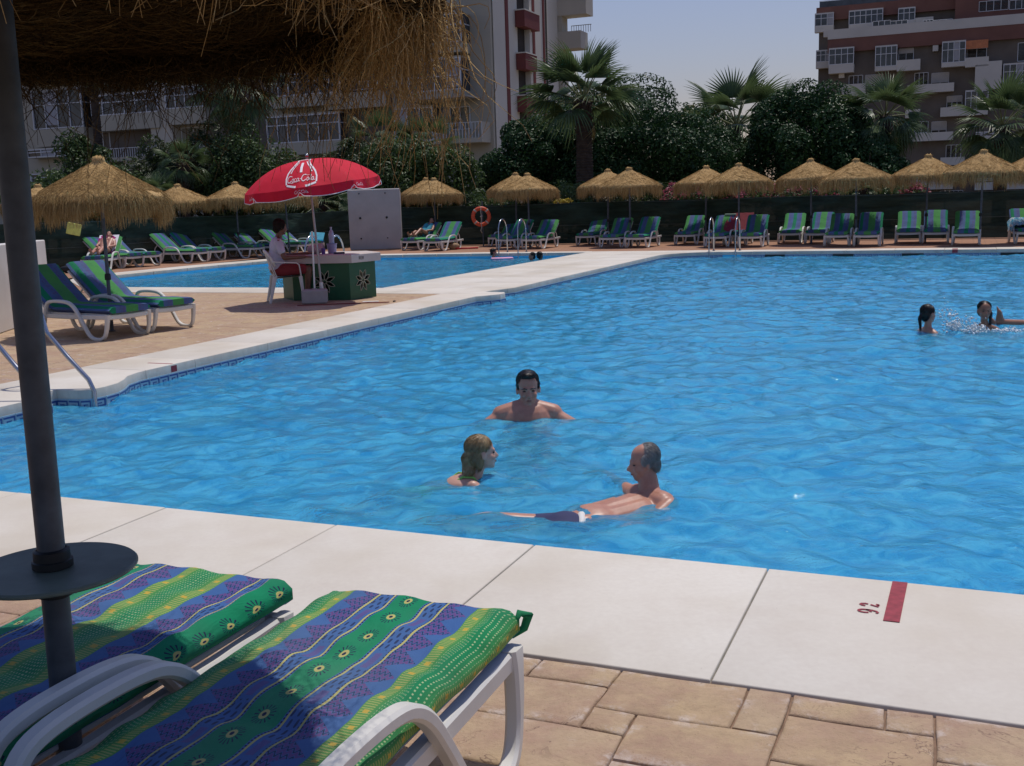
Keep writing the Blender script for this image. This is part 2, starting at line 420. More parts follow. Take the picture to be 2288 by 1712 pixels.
    dots = t.m_('MULTIPLY', t.m_('MULTIPLY', t.gt(t.m_('SINE', t.m_('MULTIPLY', V, 480)), .2), t.gt(t.m_('SINE', t.m_('MULTIPLY', d, 420)), .65)), t.gt(d, .43))
    c = t.mix(t.m_('MULTIPLY', dots, .8), c, (.45, .55, .30))
    c = t.mix(t.m_('MULTIPLY', t.mapr(t.noise(3, None, 4), .4, .8), .25), c, (.02, .05, .08))
    c = t.mix(t.m_('MULTIPLY', t.mapr(t.noise(1.6, None, 3), .45, .8), .16), c, (.30, .32, .26))
    nz = t.m_('ADD', t.noise(7, t.tc(), 3, .5), t.m_('MULTIPLY', t.noise(16, t.mapping(t.tc(), (1, .35, 1), (0, 0, .6)), 3, .5, 1.5), .7))
    t.bump(t.m_('ADD', nz, t.m_('MULTIPLY', t.noise(500, uvn, 2), .03)), .35, .03)
    return t.col(c)
def fabric_far(name, off):
    t = NT(name, .85, .15); sx = t.n('ShaderNodeSeparateXYZ'); t.set(sx.inputs[0], t.tc('UV')); U = sx.outputs[0]
    d = t.m_('ABSOLUTE', t.m_('SUBTRACT', t.m_('FRACT', t.m_('ADD', U, off)), .5))
    c = t.mix(t.band(d, .085, .345), (.012, .20, .095), (.075, .125, .27)); c = t.mix(t.gt(d, .345), c, (.07, .27, .075))
    c = t.mix(t.m_('MULTIPLY', t.band(d, .20, .33), t.mapr(t.noise(26, t.tc(), 3), .4, .6, 0, .5)), c, (.11, .06, .17))
    c = t.mix(t.m_('MULTIPLY', t.mapr(t.noise(5, None, 4), .4, .8), .3), c, (.03, .07, .08)); t.bump(t.noise(9, None, 3), .35, .03); return t.col(c)
M['farA'] = fabric_far('faded_striped_fabric', 0.0); M['farB'] = fabric_far('faded_striped_fabric_shifted', .45)
M['fabA'] = fabric('striped_fabric', 0.0)
M['fabB'] = fabric('striped_fabric_shifted', .57)
# ------------------------------------------------------------------ pools, coping, terraces, ground
WZ = -0.145     # water level
COT = .085      # coping thickness
# main pool inner outline (pool frame u, v)
def arc(cx, cy, r, a0, a1, n=6): return [(cx+r*math.cos(math.radians(a0+(a1-a0)*i/n)), cy+r*math.sin(math.radians(a0+(a1-a0)*i/n))) for i in range(n+1)]
ogee = [(-7.12, 7.42), (-7.15, 7.62), (-7.24, 7.80), (-7.36, 7.98), (-7.42, 8.2)]
left_edge = [(-7.28, 4.37), (-7.28, 6.95), (-7.47, 7.0), (-7.47, 7.2), (-7.22, 7.22), (-7.14, 7.27)]+ogee+[(-7.42, 16.2), (-7.25, 16.45), (-7.16, 16.62), (-7.16, 16.85), (-7.24, 17.0), (-7.62, 17.02)]+\
            [(-7.62, 17.3), (-7.52, 17.6), (-7.42, 17.9), (-7.42, 27.9)]+[(x, y) for x, y in arc(-6.0, 27.9, 1.42, 180, 90, 6)][1:]
URIGHT, VFAR = 9.0, 29.32
main_in = [(URIGHT, 4.37)]+left_edge[:]+[(URIGHT, VFAR)]
p2_in = [(-10.05, 17.72), (-10.05, 29.75), (-13.7, 29.7), (-18.1, 29.2), (-18.9, 27.5), (-19.4, 25.0), (-19.6, 21.2), (-18.9, 20.3), (-16.1, 17.72)]
# coping slabs: list of polygons in (u,v)
slabs = []
G = .0026
for i in range(-6, 8):   # near strip: joints at -3.86,-2.80,-1.75,-.71
    u0 = -0.70+1.05*i
    if u0 < -8.3 or u0 > 6: continue
    slabs.append([(max(u0+G, -8.28), 3.25), (u0+1.05-G, 3.25), (u0+1.05-G, 4.37), (max(u0+G, -8.28), 4.37)])
def u_at(vq, edge=left_edge):
    for a, b in zip(edge, edge[1:]):
        if a[1] <= vq <= b[1] and b[1] > a[1]: return a[0]+(b[0]-a[0])*(vq-a[1])/(b[1]-a[1])
    return -7.42
cuts = [4.375, 5.3, 6.25, 7.1, 8.3, 9.05, 10.35, 11.65, 12.95, 14.25, 15.55, 16.63]
for a, b in zip(cuts, cuts[1:]):
    inner = [(u_at(a+G), a+G)]+[p for p in left_edge if a+G < p[1] < b-G]+[(u_at(b-G), b-G)]
    slabs.append([(-8.27, a+G)]+inner+[(-8.27, b-G)])
# walkway between the two pools
cuts = [16.63, 17.72, 19.0, 20.3, 21.6, 22.9, 24.2, 25.5, 26.8, 28.1, 29.32]
for j, (a, b) in enumerate(zip(cuts, cuts[1:])):
    inner = [(u_at(a+G), a+G)]+[p for p in left_edge if a+G < p[1] < b-G]+[(u_at(b-G), b-G)]
    if j == 0: slabs.append([(-8.27, a+G)]+inner+[(-8.27, b-G)])
    else:
        slabs.append([(-8.72+G, a+G)]+inner+[(-8.72+G, b-G)]); slabs.append([(-10.05, a+G), (-8.72-G, a+G), (-8.72-G, b-G), (-10.05, b-G)])
for k in range(7):      # near strip of the second pool
    u0 = -16.1+k*1.12; slabs.append([(u0+G, 16.63), (min(u0+1.12, -8.27)-G, 16.63), (min(u0+1.12, -8.27)-G, 17.72), (u0+G, 17.72)])
for k in range(14):     # far strip of the main pool
    u0 = -7.6+k*1.2
    if k == 0: poly = [(-7.6, 29.32+G), (-6.4-G, 29.32+G), (-6.4-G, 30.2), (-7.6, 30.2)]
    else: poly = [(u0+G, 29.32+G), (u0+1.2-G, 29.32+G), (u0+1.2-G, 30.2), (u0+G, 30.2)]
    slabs.append(poly)
slabs.append([(-10.05, 29.32+G), (-7.6-G, 29.32+G), (-7.6-G, 30.2), (-10.05, 30.2)])
# strips around the other sides of the second pool
ring_in = [(-10.05, 29.75), (-13.7, 29.7), (-18.1, 29.2), (-18.9, 27.5), (-19.4, 25.0), (-19.6, 21.2), (-18.9, 20.3), (-16.1, 17.72)]
ring_out = [(-10.05, 30.35), (-13.7, 30.4), (-18.6, 29.95), (-19.75, 27.8), (-20.25, 25.1), (-20.5, 20.9), (-19.5, 19.5), (-16.1, 16.63)]
for i in range(len(ring_in)-1):
    a, b, c_, d_ = ring_in[i], ring_in[i+1], ring_out[i+1], ring_out[i]
    L = math.hypot(b[0]-a[0], b[1]-a[1]); n = max(1, round(L/1.2))
    for k in range(n):
        f0, f1 = k/n+.003, (k+1)/n-.003
        lp = lambda p, q, f: (p[0]+(q[0]-p[0])*f, p[1]+(q[1]-p[1])*f)
        slabs.append([lp(a, b, f0), lp(a, b, f1), lp(d_, c_, f1), lp(d_, c_, f0)])
coping = empty('pool_coping', kind_loc := (0, 0, 0)); coping['kind'] = 'structure'
def toxy(poly, z=None): return [P(u, v).to_2d() for u, v in poly]
for s_ in slabs:
    b = MB(); dz = random.uniform(-.0015, .0015); b.prism([tuple(q) for q in toxy(s_)], -COT, dz, 0, .006); b.build('coping_slab', M['coping'], coping, auto=40)

# pool basins
def basin_mat(name, c1, c2, line=(.05, .12, .2)):
    t = NT(name, .55, .3)
    p = t.pos(); c = t.mix(t.mapr(t.noise(.7, p, 4), .35, .65), c1, c2)
    mp = t.mapping(p, (1, 1, 1), (0, 0, -AG))
    br = t.n('ShaderNodeTexBrick'); t.set(br.inputs['Vector'], mp); br.offset = 0; br.inputs['Scale'].default_value = 1.0
    br.inputs['Brick Width'].default_value = .3; br.inputs['Row Height'].default_value = .3; br.inputs['Mortar Size'].default_value = .012
    c = t.mix(t.m_('MULTIPLY', br.outputs['Fac'], .35), c, tuple(x*.72 for x in c1))
    return t.col(c)
M['basin'] = basin_mat('blue_pool_tiles', (.07, .52, .80), (.09, .58, .86))
def basin(name, poly, depth):
    b = MB(); xy = toxy(poly); n = len(xy); d0 = .02
    a2 = sum(xy[i].x*xy[(i+1) % n].y-xy[(i+1) % n].x*xy[i].y for i in range(n))
    if a2 < 0: xy = xy[::-1]
    top = [(p.x, p.y, -COT) for p in xy]; bot = [(p.x, p.y, -depth) for p in xy]
    fs = [(i, i+n, (i+1) % n+n, (i+1) % n) for i in range(n)]
    b.add(top+bot, fs)
    tr = tessellate_polygon([[Vector((p.x, p.y, 0)) for p in xy]])
    b.add([(p.x, p.y, -depth) for p in xy], [tuple(t_) for t_ in tr])
    return b.build(name, M['basin'], kind='structure')
main_basin = basin('main_pool_basin', main_in, 1.30)
p2_basin = basin('second_pool_basin', p2_in, 1.0)
# waterline tiles with a key pattern
M['tilelight'] = simple('pale_blue_tile', (.30, .42, .50), .3, .1, 10, 0, 0, 0, .5)
M['tiledark'] = simple('cobalt_tile', (.02, .06, .22), .3, .2, 10, 0, 0, 0, .5)
def key_tile(w_):
    b = MB(); b.bbox(-w_/2+.002, w_/2-.002, -.004, .004, -.115, 0, .0015, 0)
    q = w_/2-.008
    for x0, x1, z0, z1 in ((-q, q, -.030, -.014), (q-.016, q, -.085, -.030), (-q+.03, q-.016, -.085, -.069), (-q+.03, -q+.046, -.069, -.048), (-q+.046, q-.04, -.058, -.048)):
        b.box(x0, x1, -.0065, -.0042, z0, z1, 1)
    return b.mesh('waterline_tile', [M['tilelight'], M['tiledark']])
tm = key_tile(.14)
def tiles_along(a, b, parent, nrm):
    pa, pb = P(*a), P(*b); L = (pb-pa).length; n = max(1, int(round(L/.14))); dr = (pb-pa)/n
    rz = math.atan2(dr.y, dr.x)
    for k in range(n):
        p = pa+dr*(k+.5)+nrm*.006
        o = inst('waterline_tile', tm, (p.x, p.y, -COT), rz, parent); o.scale = (L/n/.14, 1, 1)
for a, b in zip(left_edge, left_edge[1:]):
    if a[1] < 5.6 and b[1] < 5.6: continue
    a_ = (a[0], max(a[1], 5.6)) if a[1] < 5.6 else a
    nrm = P(b[0]-a_[0], b[1]-a_[1]).normalized(); nrm = Vector((nrm.y, -nrm.x, 0))
    if math.hypot(b[0]-a_[0], b[1]-a_[1]) < .06: continue
    tiles_along(a_, b, main_basin, nrm)
tiles_along((-5.5, VFAR), (4.2, VFAR), main_basin, -E2)

def water_mat(name):
    t = NT(name, .03, .5)
    out = t.t.nodes['Material Output']
    p = t.pos()
    bm = t.n('ShaderNodeBump'); bm.inputs['Strength'].default_value = .8; bm.inputs['Distance'].default_value = .02
    nz = t.m_('ADD', t.noise(6.5, t.mapping(p, (1, .8, 1), (0, 0, .3)), 5, .6, .8), t.m_('MULTIPLY', t.noise(17, p, 3), .35)); t.set(bm.inputs['Height'], nz)
    rf = t.n('ShaderNodeBsdfRefraction'); rf.inputs['IOR'].default_value = 1.333; rf.inputs['Roughness'].default_value = .0; t.set(rf.inputs['Color'], (.60, .88, .96)); t.t.links.new(bm.outputs[0], rf.inputs['Normal'])
    tp = t.n('ShaderNodeBsdfTransparent'); t.set(tp.inputs['Color'], (.58, .87, .95))
    gl = t.n('ShaderNodeBsdfGlossy'); gl.inputs['Roughness'].default_value = .03; t.t.links.new(bm.outputs[0], gl.inputs['Normal'])
    m1 = t.n('ShaderNodeMixShader'); m1.inputs[0].default_value = .76
    t.t.links.new(tp.outputs[0], m1.inputs[1]); t.t.links.new(rf.outputs[0], m1.inputs[2])
    veil = t.n('ShaderNodeBsdfDiffuse'); t.t.links.new(bm.outputs[0], veil.inputs['Normal'])     # diffuse colour standing in for light scattered in the water
    t.set(veil.inputs['Color'], t.mix(t.mapr(t.noise(3.4, t.mapping(p, (1, 1.5, 1), (0, 0, .35)), 5, .65, 1.4), .36, .64), (.025, .31, .62), (.125, .60, .86)))  # pale and deep patches painted in for refraction and reflection
    m3 = t.n('ShaderNodeMixShader'); m3.inputs[0].default_value = .46; t.t.links.new(m1.outputs[0], m3.inputs[1]); t.t.links.new(veil.outputs[0], m3.inputs[2])
    fr = t.n('ShaderNodeFresnel'); fr.inputs['IOR'].default_value = 1.333; t.t.links.new(bm.outputs[0], fr.inputs['Normal'])
    m2 = t.n('ShaderNodeMixShader'); t.t.links.new(fr.outputs[0], m2.inputs[0]); t.t.links.new(m3.outputs[0], m2.inputs[1]); t.t.links.new(gl.outputs[0], m2.inputs[2])
    t.t.links.new(m2.outputs[0], out.inputs[0]); return t.m
M['water'] = water_mat('pool_water')
def wave_height(X, Y, seed, amp=1.0):
    r = np.random.default_rng(seed); Z = np.zeros_like(X)
    Xw = X+.22*np.sin(Y*1.3+.4)+.12*np.sin(X*2.1+Y*1.7); Yw = Y+.22*np.sin(X*1.1+1.0)+.12*np.sin(Y*2.3-X*1.2)
    for i in range(46):
        lam = 10**r.uniform(math.log10(.13), math.log10(.75)); th = r.normal(-.25, .9)+(math.pi/2)
        k = 2*math.pi/lam; sl = .036*(lam/.4)**(-.22)
        ph = r.uniform(0, 2*math.pi); Z += (sl/k)*np.sin(k*(Xw*math.cos(th)+Yw*math.sin(th))+ph)
    return Z*amp
def water_sheet(name, u0, u1, nu, vs_, seed, amp):
    us = np.linspace(u0, u1, nu); UU, VV = np.meshgrid(us, vs_)
    X = UU*E1.x+VV*E2.x; Y = UU*E1.y+VV*E2.y; Z = WZ+wave_height(X, Y, seed, amp)
    V = np.stack([X, Y, Z], -1).reshape(-1, 3); nv = len(vs_)
    idx = np.arange(nv*nu).reshape(nv, nu)
    q = np.stack([idx[:-1, :-1], idx[:-1, 1:], idx[1:, 1:], idx[1:, :-1]], -1).reshape(-1, 4)
    return npmesh(name, V, q, M['water'], None, 'structure', True)
v_ = [4.37]
while v_[-1] < VFAR+.01: v_.append(v_[-1]+.024*(1+(v_[-1]-4.37)/9))
water_sheet('main_pool_water', -8.0, 5.0, 520, np.array(v_), 3, 1.0)
water_sheet('second_pool_water', -19.7, -10.02, 150, np.linspace(17.7, 29.8, 200), 5, .55)

# ground sheet with the pools cut out
gp = MB(); outer = [Vector((-400, -40, 0)), Vector((500, -40, 0)), Vector((500, 900, 0)), Vector((-400, 900, 0))]
h1 = [Vector((*q, 0)) for q in toxy([(URIGHT, 3.9), (-7.7, 3.9), (-7.7, 29.8), (URIGHT, 29.8)])]
h2 = [Vector((*q, 0)) for q in toxy([(-9.7, 17.3), (-9.7, 30.0), (-18.3, 29.6), (-19.8, 26), (-20.0, 21.0), (-19.2, 19.9), (-16.2, 17.3)])]
tr = tessellate_polygon([outer, h1, h2]); allv = outer+h1+h2
gp.add([(p.x, p.y, -.06) for p in allv], [tuple(t_) for t_ in tr]); gp.build('ground', M['ground'], kind='structure')

# terraces of stamped concrete: irregular ashlar stones laid on a mortar bed
def ashlar(u0, u1, v0, v1, cell, seed):
    """random rectangles on a lattice of cells (w,h) -> list of (u0,v0,u1,v1)"""
    r = random.Random(seed); nu, nv = int(math.ceil((u1-u0)/cell)), int(math.ceil((v1-v0)/cell)); used = set(); out = []
    for j in range(nv):
        for i in range(nu):
            if (i, j) in used: continue
            opts = [(3, 2), (2, 2), (2, 1), (3, 2), (1, 2), (2, 3), (4, 2), (1, 1)]; r.shuffle(opts)
            if r.random() < .8: opts = sorted(opts, key=lambda q: -q[0]*q[1]+r.uniform(-2.5, 2.5))
            for (a, b) in opts+[(1, 1)]:
                cs = [(i+x, j+y) for x in range(a) for y in range(b)]
                if all(c not in used and c[0] < nu and c[1] < nv for c in cs):
                    used.update(cs); out.append((u0+i*cell, v0+j*cell, min(u1, u0+(i+a)*cell), min(v1, v0+(j+b)*cell))); break
    return out
def stone_geo(rect, r):
    a, b, c_, d_ = rect; j = .003
    def w(u, v): return u+.004*math.sin(v*9+u*3), v+.004*math.sin(u*11+1)
    def ring(i, z):
        pts = []
        for (x0, y0, x1, y1) in ((a+j+i, b+j+i, c_-j-i, b+j+i), (c_-j-i, b+j+i, c_-j-i, d_-j-i), (c_-j-i, d_-j-i, a+j+i, d_-j-i), (a+j+i, d_-j-i, a+j+i, b+j+i)):
            for f in (0, .33, .66):
                u, v = x0+(x1-x0)*f, y0+(y1-y0)*f; u += r.uniform(-.002, .002); v += r.uniform(-.002, .002); pts.append((*w(u, v), z))
        return pts
    rings = [ring(0, -.03), ring(0, -.008), ring(.003, -.003), ring(.009, -.0006), ring(min(.05, (c_-a)/3, (d_-b)/3), .0015)]
    ed = [1]*12*4+[0]*12
    vs_ = [P(u, v, z) for rg in rings for (u, v, z) in rg]
    fs = []
    for k in range(4):
        for i in range(12):
            x = k*12+i; y = k*12+(i+1) % 12; fs.append((x, y, y+12, x+12))
    fs.append(tuple(48+i for i in range(12)))
    return vs_, fs, ed
def terrace(name, rects, seed, single, zoff=-.004, clip=None):
    par = empty(name); par['kind'] = 'structure'; r = random.Random(seed); rest = MB(); red = []
    for rc in rects:
        if rc[2]-rc[0] < .05 or rc[3]-rc[1] < .05: continue
        vs_, fs, ed = stone_geo(rc, r)
        dz = zoff+r.uniform(-.0015, .0015); vs_ = [v+Vector((0, 0, dz)) for v in vs_]
        if single(rc):
            b = MB(); b.add(vs_, fs); o = b.build('paving_stone', M['stone'], par, auto=50)
            at_ = o.data.attributes.new('edge', 'FLOAT', 'POINT'); at_.data.foreach_set('value', ed)
        else: rest.add(vs_, fs); red += ed
    if rest.v:
        o = rest.build('distant_paving_stones', M['stone'], par, auto=50); o['kind'] = 'stuff'
        at_ = o.data.attributes.new('edge', 'FLOAT', 'POINT'); at_.data.foreach_set('value', red)
    return par
t1 = terrace('near_terrace', ashlar(-5.2, 2.0, .86, 3.24, .14, 4), 1, lambda r_: r_[3] > 1.9)
b = MB(); b.add([P(-9, -3, -.018), P(6, -3, -.018), P(6, 3.3, -.018), P(-9, 3.3, -.018)], [(0, 1, 2, 3)]); b.build('mortar_bed', M['stonejoint'], t1)
rects = [r_ for r_ in ashlar(-15.0, -8.28, 6.0, 16.62, .22, 9)]
vis = sorted(rects, key=lambda q: -( (q[2]-q[0])*(q[3]-q[1]) / max(1, P((q[0]+q[2])/2, (q[1]+q[3])/2).length)**3 ) if (P((q[0]+q[2])/2, (q[1]+q[3])/2).x/ P((q[0]+q[2])/2, (q[1]+q[3])/2).y) > -.55 else 0)
near300 = set(vis[:240])
t2 = terrace('left_terrace', rects, 2, lambda r_: r_ in near300)
b = MB(); b.add([P(-26, -1, -.018), P(-8.2, -1, -.018), P(-8.2, 16.7, -.018), P(-26, 16.7, -.018)], [(0, 1, 2, 3)]); b.build('mortar_bed', M['stonejoint'], t2)
def far_deck_mat():
    t = NT('stamped_deck_far', .8, .2); p = t.pos()
    c = t.mix(t.mapr(t.noise(.9, p, 5, .6), .3, .7), (.36, .20, .125), (.30, .16, .10))
    mp = t.mapping(p, (1, 1, 1), (0, 0, -AG)); br = t.n('ShaderNodeTexBrick'); t.set(br.inputs['Vector'], mp); br.inputs['Scale'].default_value = 1
    br.inputs['Brick Width'].default_value = .6; br.inputs['Row Height'].default_value = .35; br.inputs['Mortar Size'].default_value = .012
    c = t.mix(t.m_('MULTIPLY', br.outputs['Fac'], .6), c, (.16, .10, .07)); return t.col(c)
M['fardeck'] = far_deck_mat()
b = MB()
for poly in ([(-20.4, 30.1), (9, 30.1), (9, 36.6), (-24, 36.6)], [(-24, 19.4), (-20.25, 19.4), (-20.4, 30.2), (-24, 36.6)], [(-26, 16.65), (-16.1, 16.65), (-19.5, 19.5), (-24, 19.5), (-26, 19.5)]):
    b.add([P(u, v, -.012) for u, v in poly], [tuple(range(len(poly)))])
b.build('far_terrace', M['fardeck'], kind='structure')

# painted marks: red lane bar, stencilled 92, small marks on the left and far coping
def strokes(b, segs, org, ex, ey, wdt, h=.0016, mi=0):
    for pl in segs:
        pts = [org+ex*x+ey*y for x, y in pl]
        n = len(pts); L = []; Rr = []
        for i in range(n):
            t_ = (pts[min(i+1, n-1)]-pts[max(i-1, 0)]).normalized(); nn = Vector((-t_.y, t_.x, 0)); L.append(pts[i]+nn*wdt/2); Rr.append(pts[i]-nn*wdt/2)
        vs_ = [Vector((p.x, p.y, h)) for p in L+Rr]; b.add(vs_, [(i, i+n, i+1+n, i+1) for i in range(n-1)], mi)
mk = empty('lane_marking', label='red painted lane bar with a stencilled number 92 on the near white coping', cat='marking')
b = MB(); b.prism([tuple(P(*q).to_2d()) for q in ((-.215, 3.93), (-.158, 3.93), (-.150, 4.36), (-.207, 4.36))], .0008, .0022); b.build('red_bar', M['redmark'], mk)
org = gnd(1962, 1372); ey = -E1*.072; ex = E2*.056    # digits' tops point left, they read away from the camera
nine = [[(.28+.26*math.cos(a), .68+.30*math.sin(a)) for a in np.linspace(-1.9, 3.9, 15)], [(.54, .62), (.52, .35), (.40, .12), (.2, .02), (.05, .10)]]
two = [[(.10+.0, .70), (.14, .86), (.28, .97), (.44, .90), (.50, .74), (.44, .58)], [(.38, .46), (.10, .08), (.52, .06)], [(.30, .10), (.52, .10), (.52, .2)]]
b = MB(); strokes(b, nine, org, ex, ey, .010); strokes(b, two, org+ex*1.15, ex, ey, .010); b.build('number_92', M['redmark'], mk)
mk2 = empty('lane_marking', label='thin red line and bar on the left coping edge facing the pool', cat='marking')
b = MB(); b.prism([tuple(P(*q).to_2d()) for q in ((-7.75, 8.70), (-7.435, 8.70), (-7.435, 8.73), (-7.75, 8.73))], .001, .0025); b.build('red_line', M['redmark'], mk2)
b = MB(); A_ = P(-7.4185, 8.67); B_ = P(-7.4185, 8.76); b.add([Vector((A_.x, A_.y, -.08)), Vector((B_.x, B_.y, -.08)), Vector((B_.x, B_.y, -.015)), Vector((A_.x, A_.y, -.015))], [(0, 1, 2, 3)]); b.build('red_bar', M['redmark'], mk2)
for uu, lb in ((-3.1, None), (-.22, 'small dark red lane mark on the far coping edge at the right')):
    if lb is None: continue
    b = MB(); p0 = P(uu, VFAR-.004+.0); q0 = P(uu+.13, VFAR-.004)
    b.add([Vector((p0.x, p0.y, -.084)), Vector((q0.x, q0.y, -.084)), Vector((q0.x, q0.y, -.01)), Vector((p0.x, p0.y, -.01))], [(0, 1, 2, 3)])
    b.prism([tuple(P(*q).to_2d()) for q in ((uu, 29.34), (uu+.13, 29.34), (uu+.13, 29.75), (uu, 29.75))], .001, .003)
    b.build('lane_marking', M['redmark'], label=lb, cat='marking')
# skimmer mouths under the far coping
for i, uu in enumerate((-4.6, -2.85, -1.15, 1.15)):
    b = MB(); t_ = Matrix.Translation(P(uu, VFAR-.012))@Matrix.Rotation(AG, 4, 'Z'); b.bbox(-.26, .26, -.012, .012, -.20, -.088, .004, 0, t_)
    b.build('skimmer_mouth', M['black'], main_basin)
# ------------------------------------------------------------------ loungers
def frame_path():
    return [(.045, .315), (.050, .25), (.065, .15), (.095, .06), (.145, .018), (.22, .008), (.31, .016), (.385, .06), (.45, .15), (.53, .27), (.61, .375), (.69, .435), (.78, .460),
            (.92, .468), (1.06, .462), (1.14, .435), (1.185, .36), (1.22, .24), (1.27, .10), (1.33, .03), (1.41, .010), (1.49, .03), (1.545, .10), (1.575, .19), (1.59, .285)]
def smooth(pts, n=3):
    out = []
    p = [Vector((0, *q)) for q in pts]
    for i in range(len(p)-1):
        p0, p1, p2, p3 = p[max(i-1, 0)], p[i], p[i+1], p[min(i+2, len(p)-1)]
        for k in range(n):
            t = k/n; out.append(.5*((2*p1)+(p2-p0)*t+(2*p0-5*p1+4*p2-p3)*t*t+(3*p1-p0-3*p2+p3)*t**3))
    out.append(p[-1]); return out
def cushion_geo(ang, fine, seed, W=.64, th=.09):
    """cushion swept along the seat and the raised back; local x across, y from foot to head, z up"""
    r = random.Random(seed); hinge = 1.18; L = 1.93; z0 = .325
    ns = 90 if fine else 26
    prof = []
    npf = 48 if fine else 16
    per = 2*(W+th)
    # rounded rectangle starting at the bottom centre, going round; u coordinate = arclength/.6 centred on top
    def rr(t):
        s_ = t*per
        hw, hh = W/2, th/2
        segs = [(hw, (0, -hh), (1, 0)), (th, (hw, -hh), (0, 1)), (W, (hw, hh), (-1, 0)), (th, (-hw, hh), (0, -1)), (hw, (-hw, -hh), (1, 0))]
        for ln, o, d in segs:
            if s_ <= ln+1e-9: return o[0]+d[0]*s_, o[1]+d[1]*s_
            s_ -= ln
        return 0, -hh
    ring = [rr(k/npf) for k in range(npf)]
    def soft(x, z):
        ex = 1-(max(0, abs(x)-(W/2-.02))/.02)**2*.35; ez = 1-(max(0, abs(z)-(th/2-.02))/.02)**2*.18*(abs(x)/(W/2))**6
        return x*ez, z*ex
    vs_, uvs, fs = [], [], []
    for i in range(ns+1):
        s_ = L*i/ns
        if s_ < hinge-.12: y, z, a = s_, z0, 0
        else:
            q = min(1, (s_-(hinge-.12))/.24); a = ang*(q*q*(3-2*q))
            if i == 0: y, z = 0, z0
            else:
                ds = L/ns; y = y_+math.cos(a)*ds; z = z_+math.sin(a)*ds
        y_, z_ = y, z
        endf = min(1, s_/.022, (L-s_)/.022+.0); e = .80+.20*math.sqrt(max(0, 1-(1-max(0, endf))**2))
        quilt = 0
        for qs in (.42, .80, hinge-.02, 1.55): quilt += .008*math.exp(-((s_-qs)/.035)**2)
        for k, (x, zz) in enumerate(ring):
            x2, z2 = soft(x, zz*e)
            if zz > 0:
                z2 += .004*math.sin(x*9+s_*5)*math.sin(s_*11+x*4)-quilt*(1-.3*(abs(x)/(W/2))**4)+.006*(1-(2*x/W)**2)
                if fine: z2 += .0035*math.sin(x*40+math.sin(s_*17)*2)+.003*math.sin(s_*38+x*15)
            x2 += .004*math.sin(s_*8+seed)+(.002*math.sin(s_*31) if fine else 0)
            vs_.append((x2, y-math.sin(a)*z2, z+.038+math.cos(a)*z2))
            sarc = (k/npf)*per; u = .5+(sarc-per/2)/.6*-1
            uvs.append((u, s_))
    n = npf
    for i in range(ns):
        for k in range(n):
            a = i*n+k; b = i*n+(k+1) % n; fs.append((a, b, b+n, a+n))
    fs.append(tuple(range(n-1, -1, -1))); fs.append(tuple(ns*n+k for k in range(n)))
    return vs_, fs, uvs, (y_, z_)
def cushion_obj(ang, fine, seed, mat, parent):
    vs_, fs, uvs, top = cushion_geo(ang, fine, seed)
    me = D.meshes.new('cushion'); me.from_pydata(vs_, [], fs); me.materials.append(mat)
    ul = me.uv_layers.new(name='UVMap')
    for pl in me.polygons:
        us = [uvs[me.loops[l].vertex_index] for l in pl.loop_indices]
        mx = max(q[0] for q in us); mn = min(q[0] for q in us)
        for l, q in zip(pl.loop_indices, us):
            u = q[0]
            if mx-mn > 1 and u > (mx+mn)/2 and len(us) == 4: u -= 2*(.645+.10)/.6
            ul.data[l].uv = (u, q[1]) if len(us) == 4 else (vs_[me.loops[l].vertex_index][0]/.6+.5, q[1]+vs_[me.loops[l].vertex_index][2])
    me.polygons.foreach_set('use_smooth', [True]*len(fs)); me.update()
    try: me.set_sharp_from_angle(angle=math.radians(60))
    except Exception: pass
    o = D.objects.new('cushion', me); link(o, parent); return o, top
